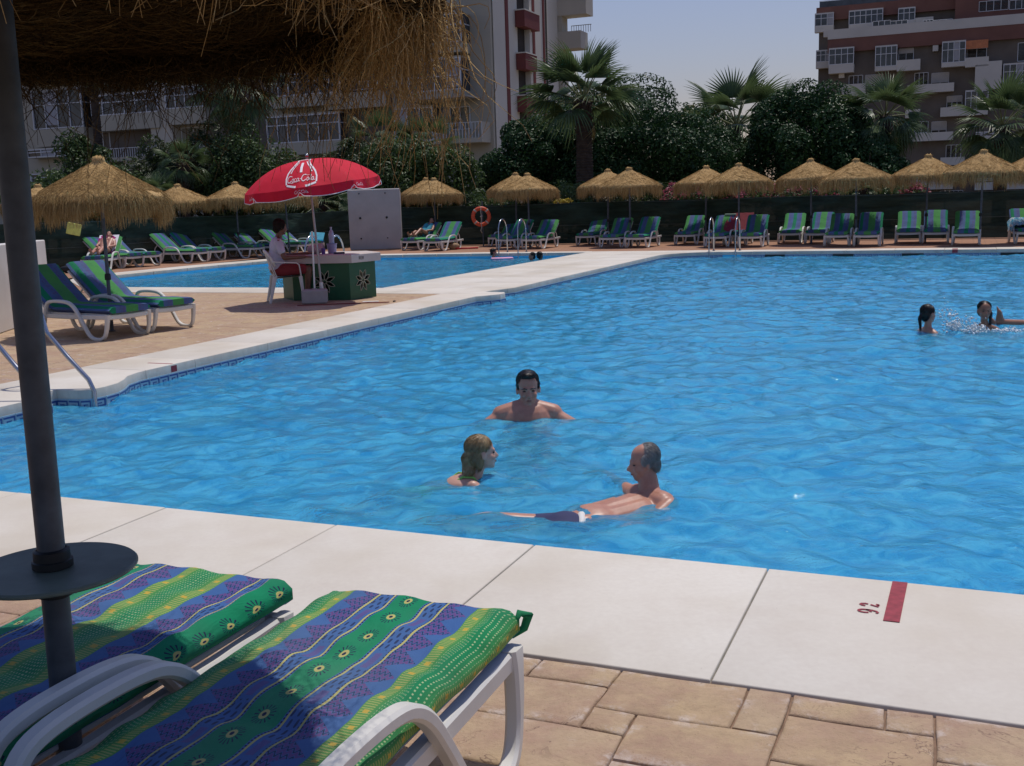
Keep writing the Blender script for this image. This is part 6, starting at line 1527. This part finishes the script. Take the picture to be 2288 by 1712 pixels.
def hand(b, wrist, d, palm_n, s=1.0, curl=.3, side=1):
    """palm and five separate bent fingers; d = direction of the fingers, palm_n = palm normal"""
    d = Vector(d).normalized(); n = Vector(palm_n); n = (n-d*n.dot(d)).normalized(); x = d.cross(n)*side; w_ = Vector(wrist)
    for k in range(4):
        o = (k-1.5)*.021*s; cap(b, w_+x*o*.6, w_+d*.085*s+x*o, .014*s, .012*s, 8)
    for k, L in enumerate((.070, .080, .075, .058)):
        o = (k-1.5)*.022*s; p = w_+d*.088*s+x*o; a = curl; q = p+(d*math.cos(a)+n*math.sin(a)+x*(k-1.5)*.06)*L*.5*s; a2 = curl*2.2; r_ = q+(d*math.cos(a2)+n*math.sin(a2))*L*.45*s
        cap(b, p, q, .0095*s, .0088*s, 7); cap(b, q, r_, .0086*s, .0075*s, 7)
    p = w_+d*.02*s-x*.032*s; q = p+(d*.75-x*.6+n*.2).normalized()*.042*s; cap(b, p, q, .013*s, .011*s, 7); cap(b, q, q+(d*.95-x*.15+n*.3).normalized()*.035*s, .0105*s, .0088*s, 7)
def foot(b, ankle, d, s=1.0, up=(0, 0, 1)):
    d = Vector(d).normalized(); u = Vector(up); a = Vector(ankle); cap(b, a-d*.05*s-u*.045*s, a+d*.12*s-u*.050*s, .036*s, .032*s, 10); cap(b, a, a+d*.10*s-u*.035*s, .038*s, .028*s, 10)
    x = d.cross(u)
    for k in range(5): cap(b, a+d*.12*s-u*.05*s+x*(k-2)*.017*s, a+d*(.185-.012*abs(k-0))*s-u*.057*s+x*(k-2)*.019*s, .014*s, .010*s if k else .013*s, 7)
def limb(b, pts, rs, n=12):
    for i in range(len(pts)-1): cap(b, pts[i], pts[i+1], rs[i], rs[i+1], n)
def face(par, T, hair_mat, brow=True, squint=False, lip=True):
    for s_ in (-1, 1):
        b = MB(); b.ell((s_*.031, .0735, -.003), (.0135, .009, .0045 if squint else .006), 10, 0); b.v = [tuple(T@Vector(v)) for v in b.v]; b.build('eye', M['eye'], par, smooth=True)
        if brow:
            b = MB(); b.tube([(s_*.012, .091, .014), (s_*.030, .0905, .020), (s_*.050, .076, .014)], [.0035, .0045, .003], 6); b.v = [tuple(T@Vector(v)) for v in b.v]; b.build('eyebrow', hair_mat, par, smooth=True)
    if lip:
        b = MB(); b.ell((0, .0895, -.0695), (.021, .006, .0035), 10); b.v = [tuple(T@Vector(v)) for v in b.v]; b.build('mouth', M['lip'], par, smooth=True)
def hair_shell(par, T, ells, mat, vox=.006, name='hair', noise=0):
    b = MB()
    for e in ells:
        b2 = MB()
        if len(e) == 2: b2.ell(e[0], e[1], 16)
        else: cap(b2, e[0], e[1], e[2], e[3], 10)
        b.add([T@Vector(v) for v in b2.v], b2.f)
    o = finish_body(b, vox, mat, par, name, 2)
    n_ = len(o.data.vertices); k_ = min(n_, 1500); co = np.empty(n_*3, np.float32); o.data.vertices.foreach_get('co', co); co = co.reshape(-1, 3); nr = np.empty(n_*3, np.float32); o.data.vertices.foreach_get('normal', nr); nr = nr.reshape(-1, 3)
    ix = rng.choice(n_, k_, replace=False); p0, n0 = co[ix], nr[ix]; S_ = T.to_scale().x; up_ = np.array((T.to_3x3()@Vector((0, -.75, .35))).normalized()); dn = -up_*.0+np.array(T.to_3x3()@Vector((0, -.6, -.8)))/S_
    tg = dn[None, :]-n0*(n0@dn)[:, None]; tg /= np.linalg.norm(tg, axis=1, keepdims=True)+1e-6; tt = np.linspace(0, 1, 4)[None, :, None]; L_ = S_*rng.uniform(.02, .05, (k_, 1, 1))
    pth = p0[:, None]+n0[:, None]*(.0025*S_*np.sin(tt*3.0))+tg[:, None]*L_*tt-n0[:, None]*(L_*L_*tt*tt*6)
    if name == 'hair': ribbons('hair_strands', pth, .003*S_, mat, par, 'stuff')
    return o
WL = WZ
# ---- man facing the camera, shoulders out of the water
mc = gnd(1179, 936, WL); S = 1.12
man = empty('person', label='dark-haired man standing chest deep in the pool facing the camera, arms spread under water', cat='person')
yawc = math.atan2(-mc.y, -mc.x)+.05     # looking towards the camera
fw_ = Vector((math.cos(yawc), math.sin(yawc), 0)); rt_ = Vector((-fw_.y, fw_.x, 0))     # rt_ = picture right
def mp(f, r, z): return Vector((mc.x, mc.y, WL))+fw_*f*S+rt_*r*S+Vector((0, 0, z*S))
hp_ = at(1180, 868, mc.y+.05)
T = headM(hp_, yawc, -.06, .03, S)
b = MB(); head_prims(b, T)
cap(b, hp_+Vector((0, 0, -.07*S))-fw_*.01, mp(-.05, 0, .05), .060*S, .066*S)
b.ell(mp(-.03, 0, -.04), (.20*S, .12*S, .16*S), 18, 0, Matrix.Rotation(yawc-math.pi/2, 4, 'Z')); b.ell(mp(-.03, 0, -.26), (.165*S, .115*S, .20*S), 18, 0, Matrix.Rotation(yawc-math.pi/2, 4, 'Z'))
b.ell(mp(-.03, 0, -.50), (.155*S, .12*S, .16*S), 18, 0, Matrix.Rotation(yawc-math.pi/2, 4, 'Z'))
for s_ in (-1, 1):
    cap(b, mp(-.05, s_*.04, .075), mp(-.04, s_*.185, .03), .060*S, .064*S); cap(b, mp(.03, s_*.07, -.06), mp(.03, s_*.11, -.06), .065*S, .06*S)
    shd = mp(-.035, s_*.20, .0); elb = mp(.04, s_*.42, -.115); wr = mp(.16, s_*.66, -.13)
    limb(b, [shd, elb, wr], [.060*S, .045*S, .030*S]); hand(b, wr, (wr-elb), (0, 0, -1), S, .2, s_)
    limb(b, [mp(-.03, s_*.09, -.60), mp(.22, s_*.13, -.84), mp(-.02, s_*.14, -1.12)], [.095*S, .065*S, .05*S])
finish_body(b, .0085, M['skinA'], man)
hair_shell(man, T, [((0, -.026, .050), (.0815, .092, .080)), ((0, .030, .098), (.050, .042, .026)), ((.068, -.010, .028), (.014, .04, .04)), ((-.068, -.010, .028), (.014, .04, .04)), ((0, -.06, -.01), (.068, .048, .06))], M['hairdark'])
face(man, T, M['hairdark'], True, True)
b = MB(); b.ell(mp(-.03, 0, -.56), (.17*S, .135*S, .13*S), 18, 0, Matrix.Rotation(yawc-math.pi/2, 4, 'Z'))
for s_ in (-1, 1): cap(b, mp(-.03, s_*.09, -.62), mp(.17, s_*.12, -.78), .105*S, .09*S)
finish_body(b, .012, simple('dark_trunks', (.015, .018, .04), .8, .1, 5), man, 'swim_trunks')
# ---- girl with wet blond hair, profile to the right
gc = gnd(1048, 1068, WL); girl = empty('person', label='girl with wet blond hair and green swimsuit in the pool, in profile looking right', cat='person'); gy = math.radians(14)
gh = at(1077, 1011, gc.y-.0); T = headM(gh, gy, .04, -.04, .91); gf = Vector((math.cos(gy), math.sin(gy), 0)); gr = Vector((-gf.y, gf.x, 0))
b = MB(); head_prims(b, T, child=True); gp_ = lambda f, r, z: Vector((gh.x, gh.y, WL))+gf*f+gr*r+Vector((0, 0, z))
cap(b, gh+Vector((0, 0, -.06))-gf*.02, gp_(-.05, 0, .0), .042, .045); b.ell(gp_(-.13, 0, -.035), (.12, .12, .065), 16, 0, Matrix.Rotation(gy, 4, 'Z')); b.ell(gp_(-.26, 0, -.09), (.15, .11, .07), 16, 0, Matrix.Rotation(gy, 4, 'Z')); b.ell(gp_(-.42, 0, -.17), (.11, .11, .075), 16)
for s_ in (-1, 1):
    limb(b, [gp_(-.09, s_*.12, -.02), gp_(.05, s_*.22, -.13), gp_(.22, s_*.12, -.17)], [.042, .032, .022]); hand(b, gp_(.22, s_*.12, -.17), (1, -s_*.3, 0), (0, 0, -1), .75, .25, s_)
    limb(b, [gp_(-.46, s_*.07, -.19), gp_(-.62, s_*.10, -.38), gp_(-.95, s_*.09, -.45)], [.07, .045, .03]); foot(b, gp_(-.95, s_*.09, -.45), (-1, 0, -.3), .75)
finish_body(b, .0075, M['skinC'], girl)
hair_shell(girl, T, [((0, -.024, .046), (.090, .098, .084)), ((0, -.062, -.01), (.083, .06, .09)), ((.062, -.035, -.03), (.022, .035, .08)), ((-.062, -.035, -.03), (.022, .035, .08)),
    ((0, -.088, -.03), (-.01, -.105, -.14), .058, .042), ((.03, -.10, -.11), (.02, -.15, -.175), .035, .020), ((-.035, -.10, -.11), (-.05, -.14, -.18), .035, .018)], M['hairblond'], .006)
face(girl, T, M['hairblond'], False)
b = MB(); b.ell(gp_(-.26, 0, -.083), (.15, .112, .060), 16, 0, Matrix.Rotation(gy, 4, 'Z')); b.ell(gp_(-.41, 0, -.165), (.115, .115, .08), 16)
for s_ in (-1, 1): b.tube([gp_(-.22, s_*.05, -.015), gp_(-.14, s_*.06, .030), gp_(-.07, s_*.06, .02), gp_(-.02, s_*.06, -.05)], .010, 6)
finish_body(b, .009, simple('lime_swimsuit', (.22, .50, .10), .6, .15, 20), girl, 'swimsuit')
# ---- older man floating on his back, legs stretched to the left
oc = gnd(1440, 1092, WL); old = empty('person', label='older grey-haired man floating on his back in the pool, looking left', cat='person')
oh = at(1438, 1032, 6.0); oy = math.radians(188); T = headM(oh, oy, -.12, 0, .88)
hip = at(1262, 1138, 5.62); hip.z = WL-.100; kn = at(1110, 1140, 5.6); kn.z = WL-.070; ft = at(985, 1150, 5.62); ft.z = WL-.068
sh = Vector((oh.x+.03, oh.y-.05, WL-.02)); ax = (hip-sh).normalized(); sd_ = Vector((-ax.y, ax.x, 0)).normalized()
b = MB(); head_prims(b, T, nose=1.06); cap(b, oh+Vector((.02, 0, -.07)), sh+Vector((0, 0, .02)), .054, .066)
cap(b, sh+sd_*.11, sh-sd_*.11, .075, .075); zd = Vector((0, 0, -.045)); cap(b, sh+ax*.12+sd_*.06+zd, hip-ax*.08+sd_*.05, .105, .095); cap(b, sh+ax*.12-sd_*.06+zd, hip-ax*.08-sd_*.05, .105, .095); b.ell(hip-ax*.20+Vector((0, 0, -.0)), (.17, .16, .10), 16); cap(b, sh+ax*.10+zd+Vector((0, 0, .012)), hip-ax*.06+Vector((0, 0, .004)), .110, .098); b.ell(hip, (.14, .15, .10), 16)
for s_ in (-1, 1):
    o_ = sd_*s_
    limb(b, [hip+o_*.08, kn+o_*.10+Vector((0, 0, -.03*s_)), ft+o_*.07], [.085, .058, .040]); foot(b, ft+o_*.07, (-.8, .05, .45), .95, (-.5, 0, .8))
e1_ = hip-ax*.24-sd_*-.0; 
# arm nearest the camera rests on the hip; the other reaches out to the left beyond the chest
near_s = -sd_ if (-sd_).y < 0 else sd_
limb(b, [sh+near_s*.165, sh+near_s*.20+ax*.26+Vector((0, 0, -.06)), hip+near_s*.10-ax*.10+Vector((0, 0, .055))], [.055, .042, .030]); hand(b, hip+near_s*.10-ax*.10+Vector((0, 0, .055)), ax-near_s*.3, (0, 0, -1), .95, .35)
far_e = at(1392, 1062, 6.3); far_e.z = WL-.04; far_w = at(1350, 1055, 6.55); far_w.z = WL-.022; limb(b, [sh-near_s*.165, far_e, far_w], [.055, .042, .028]); hand(b, far_w, (-1, .1, 0), (0, 0, -1), .9, .2)
finish_body(b, .0085, M['skinA'], old)
hair_shell(old, T, [((0, -.038, .042), (.084, .080, .080)), ((0, -.066, -.018), (.070, .046, .062)), ((.070, -.006, .022), (.015, .044, .044)), ((-.070, -.006, .022), (.015, .044, .044))], M['hairgrey'])
face(old, T, M['hairgrey'], False, True)
b = MB(); b.ell(hip+Vector((0, 0, .005)), (.155, .165, .115), 16)
for s_ in (-1, 1): cap(b, hip+sd_*s_*.08, hip+(kn-hip)*.42+sd_*s_*.09, .100, .082)
finish_body(b, .012, simple('blue_trunks', (.03, .035, .10), .8, .2, 6), old, 'swim_trunks')
b = MB(); b.tube([hip-ax*.09+near_s*.03+Vector((0, 0, .085)), hip-ax*.04+near_s*.10+Vector((0, 0, .075)), hip+ax*.03+near_s*.15+Vector((0, 0, .04))], .022, 8); b.build('trunks_stripe', M['white'], old, smooth=True)
# ---- two children splashing at the right
def simple_swimmer(px, pyw, pyh, yaw, label, skinm, hair, s=.9, arms=True, ells=None, group=None, Y=None, shw=.15, facev=True, vox=.011, pitch=0, armdir=.5):
    c = gnd(px, pyw, WL); o = empty('person', label=label, cat='person', group=group); h = at(px, pyh, c.y); f = Vector((math.cos(yaw), math.sin(yaw), 0)); r = Vector((-f.y, f.x, 0)); T = headM(h, yaw, pitch, 0, s)
    q = lambda a, b_, z: Vector((c.x, c.y, WL))+f*a*s+r*b_*s+Vector((0, 0, z*s))
    zs = (h.z-WL)/s-.215; b = MB(); head_prims(b, T, child=True); cap(b, h+Vector((0, 0, -.07*s)), q(-.02, 0, zs), .045*s, .05*s)
    b.ell(q(-.02, 0, zs-.14), ((shw-.01)*s, .09*s, .16*s), 16, 0, Matrix.Rotation(yaw-math.pi/2, 4, 'Z')); b.ell(q(-.02, 0, zs-.38), (.125*s, .09*s, .18*s), 16, 0, Matrix.Rotation(yaw-math.pi/2, 4, 'Z'))
    for s_ in (-1, 1):
        cap(b, q(-.02, s_*.03, zs), q(-.02, s_*shw*.85, zs-.04), .05*s, .05*s); w_ = q(.38*armdir+.1, s_*.30, -.10); limb(b, [q(-.02, s_*shw, zs-.05), q(.10*armdir, s_*(shw+.13), min(-.05, zs-.22)), w_], [.048*s, .036*s, .025*s], 10); hand(b, w_, f+r*s_*.3, (0, 0, -1), s*.85, .2, s_)
        limb(b, [q(-.02, s_*.07, zs-.50), q(.22, s_*.10, zs-.66), q(.02, s_*.10, zs-.86)], [.075*s, .05*s, .035*s], 10)
    finish_body(b, vox, skinm, o); hair_shell(o, T, ells or [((0, -.026, .046), (.088, .094, .082)), ((0, -.062, -.01), (.078, .052, .075))], hair, .009 if vox > .01 else .006)
    if facev: face(o, T, hair, True)
    return o, q, T
o, q, T = simple_swimmer(2075, 741, 701, math.radians(20), 'girl with dark hair in a ponytail in the pool, back towards us, watching the splash', M['skinA'], M['hairdark'], .9, ells=[((0, -.026, .046), (.090, .098, .086)), ((0, -.062, -.01), (.082, .052, .085)), ((0, -.12, -.01), (0, -.145, -.05), .022, .022), ((0, -.145, -.05), (.01, -.13, -.20), .022, .012)])
o, q, T = simple_swimmer(2200, 734, 694, math.radians(-100), 'laughing dark-haired child splashing in the pool, facing us', M['skinB'], M['hairdark'], .92, ells=[((0, -.026, .046), (.088, .092, .082)), ((0, -.06, -.01), (.080, .05, .08)), ((-.075, -.01, -.03), (-.07, .03, -.17), .022, .014)])
fl = empty('person', label='person floating beyond the right picture edge with one foot raised above the water', cat='person'); fc0 = gnd(2243, 735, WL)
b = MB(); an = Vector((fc0.x+.09, fc0.y+.35, WL+.04)); kn = an+Vector((.42, .05, -.05)); hp2 = kn+Vector((.42, .05, -.06)); limb(b, [an, kn, hp2], [.04, .06, .085]); foot(b, an, (-.35, -.1, .9), .95, (-.9, 0, -.35))
limb(b, [an+Vector((.05, .22, -.10)), kn+Vector((0, .2, -.05)), hp2+Vector((0, .17, 0))], [.04, .06, .085]); foot(b, an+Vector((.05, .22, -.10)), (-.6, 0, .7), .95, (-.8, 0, -.3))
cap(b, hp2+Vector((0, .09, 0)), hp2+Vector((.50, .12, .0)), .13, .13); T = headM(hp2+Vector((.72, .12, .12)), math.pi, .3, 0, .95); head_prims(b, T); cap(b, hp2+Vector((.55, .12, .03)), hp2+Vector((.68, .12, .08)), .06, .055)
for s_ in (-1, 1): limb(b, [hp2+Vector((.50, .12+s_*.16, .0)), hp2+Vector((.35, .12+s_*.38, -.08)), hp2+Vector((.12, .12+s_*.45, -.1))], [.05, .04, .028])
finish_body(b, .011, M['skinB'], fl); hair_shell(fl, T, [((0, -.03, .045), (.085, .09, .082))], M['hairdark'], .01)
# splash: droplets and foam
def splash(name, centres, n, label, seed):
    r = np.random.default_rng(seed); b = MB()
    for (px, py, spx, spy, k) in centres:
        for _ in range(int(n*k)):
            a, c_ = r.normal(0, spx), r.normal(0, spy); base = gnd(px, 742, WL); p = at(px+a, py+c_, base.y+r.normal(0, .12)); p.z = max(p.z, WL+.006); rr1 = float(abs(r.normal(0, .006))+.0035)
            b.add([p+Vector(v)*rr1*r.uniform(.7, 1.6) for v in ((1, 0, 0), (-1, 0, 0), (0, 1, 0), (0, -1, 0), (0, 0, 1), (0, 0, -1))], [(0, 2, 4), (2, 1, 4), (1, 3, 4), (3, 0, 4), (2, 0, 5), (1, 2, 5), (3, 1, 5), (0, 3, 5)])
    return b.build(name, M['foam'], label=label, cat='splash', kind='stuff', smooth=True)
t = NT('water_foam', .25, .5); M['foam'] = t.col(t.mix(t.noise(5), (.62, .72, .80), (.80, .85, .88))); t.b.inputs['Transmission Weight'].default_value = .25
splash('splash', [(2130, 728, 9, 6, .55), (2152, 716, 16, 5, .12), (2120, 705, 10, 9, .10), (2180, 735, 12, 5, .5), (2170, 741, 12, 3, .3), (2245, 740, 22, 3, .35), (2110, 690, 12, 8, .03)], 520, 'white water splash thrown up between the two children', 4)
# ---- swimmers in the second pool
o, q, T = simple_swimmer(1103, 578, 564, math.radians(15), 'swimmer leaning on a pink float in the second pool by the ladder', M['skinB'], M['hairdark'], .95, group=None, vox=.016, facev=False)
cf = gnd(1122, 579, WL); b = MB(); b.bbox(-.32, .32, -.18, .18, -.01, .035, .015); ob = b.build('swim_float', simple('pink_float', (.72, .35, .52), .5, .25, 3), label='pink and white float board on the water under the swimmer near the ladder', cat='float'); ob.location = (cf.x, cf.y, WL+.01); ob.rotation_euler = (0, 0, .1)
simple_swimmer(1188, 582, 573, math.radians(200), 'left of two dark heads in the second pool at the white walkway', M['skinB'], M['hairdark'], .95, vox=.016, facev=False)
simple_swimmer(1207, 580, 571, math.radians(40), 'right of two dark heads in the second pool at the white walkway', M['skinD'], M['hairdark'], .95, vox=.016, facev=False)
# ---- lifeguard in the chair
lg = empty('person', label='dark-haired lifeguard in pale t-shirt and red shorts seated in the white armchair', cat='person'); lg.location = CH; lg.rotation_euler = (0, 0, .30-math.pi/2); lg.scale = (1.05, 1.05, 1.05)
b = MB(); hl = Vector((0, -.02, 1.17)); T = headM(hl, math.pi/2+.25, -.12, 0, 1.0); head_prims(b, T)
cap(b, hl+Vector((0, -.02, -.07)), (0, -.07, .99), .052, .058); b.ell((0, -.10, .86), (.165, .105, .16), 16); b.ell((0, -.12, .66), (.14, .11, .17), 16); b.ell((0, -.10, .50), (.16, .14, .10), 16)
for s_ in (-1, 1):
    cap(b, (s_*.04, -.07, .975), (s_*.16, -.09, .945), .055, .058)
    wr = Vector((s_*.20, .30, .70)) if s_ > 0 else Vector((-.10, .38, .74)); limb(b, [(s_*.19, -.09, .94), (s_*.27, -.02, .70), wr], [.052, .040, .028]); hand(b, wr, (-s_*.2, 1, 0), (0, 0, -1), .95, .4, s_)
    limb(b, [(s_*.09, -.06, .50), (s_*.12, .36, .505), (s_*.10, .30+.02*s_, .10)], [.090, .062, .042]); foot(b, (s_*.10, .30+.02*s_, .095), (0, 1, 0), 1.0)
finish_body(b, .011, M['skinD'], lg)
hair_shell(lg, T, [((0, -.028, .048), (.090, .100, .086)), ((0, -.065, -.01), (.080, .055, .085)), ((.072, -.012, .02), (.02, .05, .06)), ((-.072, -.012, .02), (.02, .05, .06)), ((0, -.03, .085), (.075, .085, .05))], M['hairdry'], .009)
b = MB(); b.ell((0, -.10, .86), (.178, .118, .168), 16); b.ell((0, -.12, .68), (.158, .128, .20), 16); b.ell((0, -.11, .55), (.165, .145, .10), 16)
for s_ in (-1, 1): cap(b, (s_*.05, -.08, .965), (s_*.17, -.09, .935), .060, .066); cap(b, (s_*.18, -.09, .93), (s_*.235, -.055, .80), .066, .062)
finish_body(b, .012, simple('pale_tshirt', (.50, .49, .58), .9, .1, 8, .4, 12), lg, 't_shirt')
b = MB(); b.ell((0, -.08, .50), (.175, .155, .10), 16)
for s_ in (-1, 1): cap(b, (s_*.09, -.06, .505), (s_*.115, .27, .508), .102, .084)
finish_body(b, .012, simple('red_shorts', (.22, .025, .03), .9, .15, 8), lg, 'shorts')
b = MB()
for s_ in (-1, 1): b.bbox(s_*.10-.05, s_*.10+.05, .22+.02*s_, .50+.02*s_, .0, .025, .008); b.tube([(s_*.10-.045, .38, .02), (s_*.10, .40, .085), (s_*.10+.045, .38, .02)], .010, 6)
b.build('sandals', M['black'], lg)
# ---- sunbathers
def recliner(L, label, skinm, hairmat, kneeup, cloth=None, ang=math.radians(38), s=.95, shirt=None, x0=0.0):
    Mw = lounger_frame(L); o = empty('person', label=label, cat='person'); bp = lambda x, q, l: back_pt(Mw, x+x0, q, l, ang)
    b = MB(); yawh = L.rotation_euler.z-math.pi/2; 
    hc = bp(0, 1.86, .10); Tm = Matrix.Translation(hc)@Matrix.Rotation(L.rotation_euler.z+math.pi, 4, 'Z')@Matrix.Rotation(-(math.pi/2-ang)*.45, 4, 'X').inverted()@Matrix.Scale(s, 4); head_prims(b, Tm)
    cap(b, bp(0, 1.80, .08), bp(0, 1.68, .08), .05, .055); cap(b, bp(-.10, 1.62, .09), bp(-.07, 1.25, .09), .09, .09); cap(b, bp(.10, 1.62, .09), bp(.07, 1.25, .09), .09, .09); cap(b, bp(-.08, 1.10, .09), bp(.08, 1.10, .09), .10, .10)
    for s_ in (-1, 1):
        cap(b, bp(s_*.06, 1.64, .09), bp(s_*.17, 1.62, .09), .055, .055); limb(b, [bp(s_*.18, 1.60, .09), bp(s_*.25, 1.36, .12), bp(s_*.12, 1.18, .24)], [.05, .038, .026], 10); hand(b, bp(s_*.12, 1.18, .24), (Mw.to_3x3()@Vector((-s_*.3, -.6, -.2))), (0, 0, -1), .9, .4, s_)
        ku = kneeup if s_ > 0 else kneeup*.55; limb(b, [bp(s_*.09, 1.08, .09), bp(s_*.10, .66, .09+ku), bp(s_*.09, .26, .06)], [.085, .06, .04], 10); foot(b, bp(s_*.09, .24, .075), Mw.to_3x3()@Vector((0, -.5, .8)), .95, tuple(Mw.to_3x3()@Vector((0, 1, .3))))
    finish_body(b, .013, skinm, o); hair_shell(o, Tm, [((0, -.03, .046), (.087, .094, .084)), ((0, -.06, -.02), (.08, .05, .08))], hairmat, .011)
    if cloth:
        b = MB(); cap(b, bp(-.08, 1.10, .092), bp(.08, 1.10, .092), .108, .108)
        if shirt: cap(b, bp(-.10, 1.60, .095), bp(-.07, 1.2, .095), .10, .10); cap(b, bp(.10, 1.60, .095), bp(.07, 1.2, .095), .10, .10)
        finish_body(b, .014, cloth, o, 'swimwear')
    return o
recliner(LL[0], 'sunbather lying on the white towel on the far-left lounger', M['skinA'], M['hairdark'], .10, simple('dark_bikini', (.03, .01, .02), .7, .1, 5))
recliner(RR[0], 'person in turquoise top reclining on the shaded lounger beside the grey panel', M['skinB'], M['hairdark'], .16, simple('turquoise_top', (.04, .26, .33), .9, .2, 10), shirt=True)
bpy.context.view_layer.update()
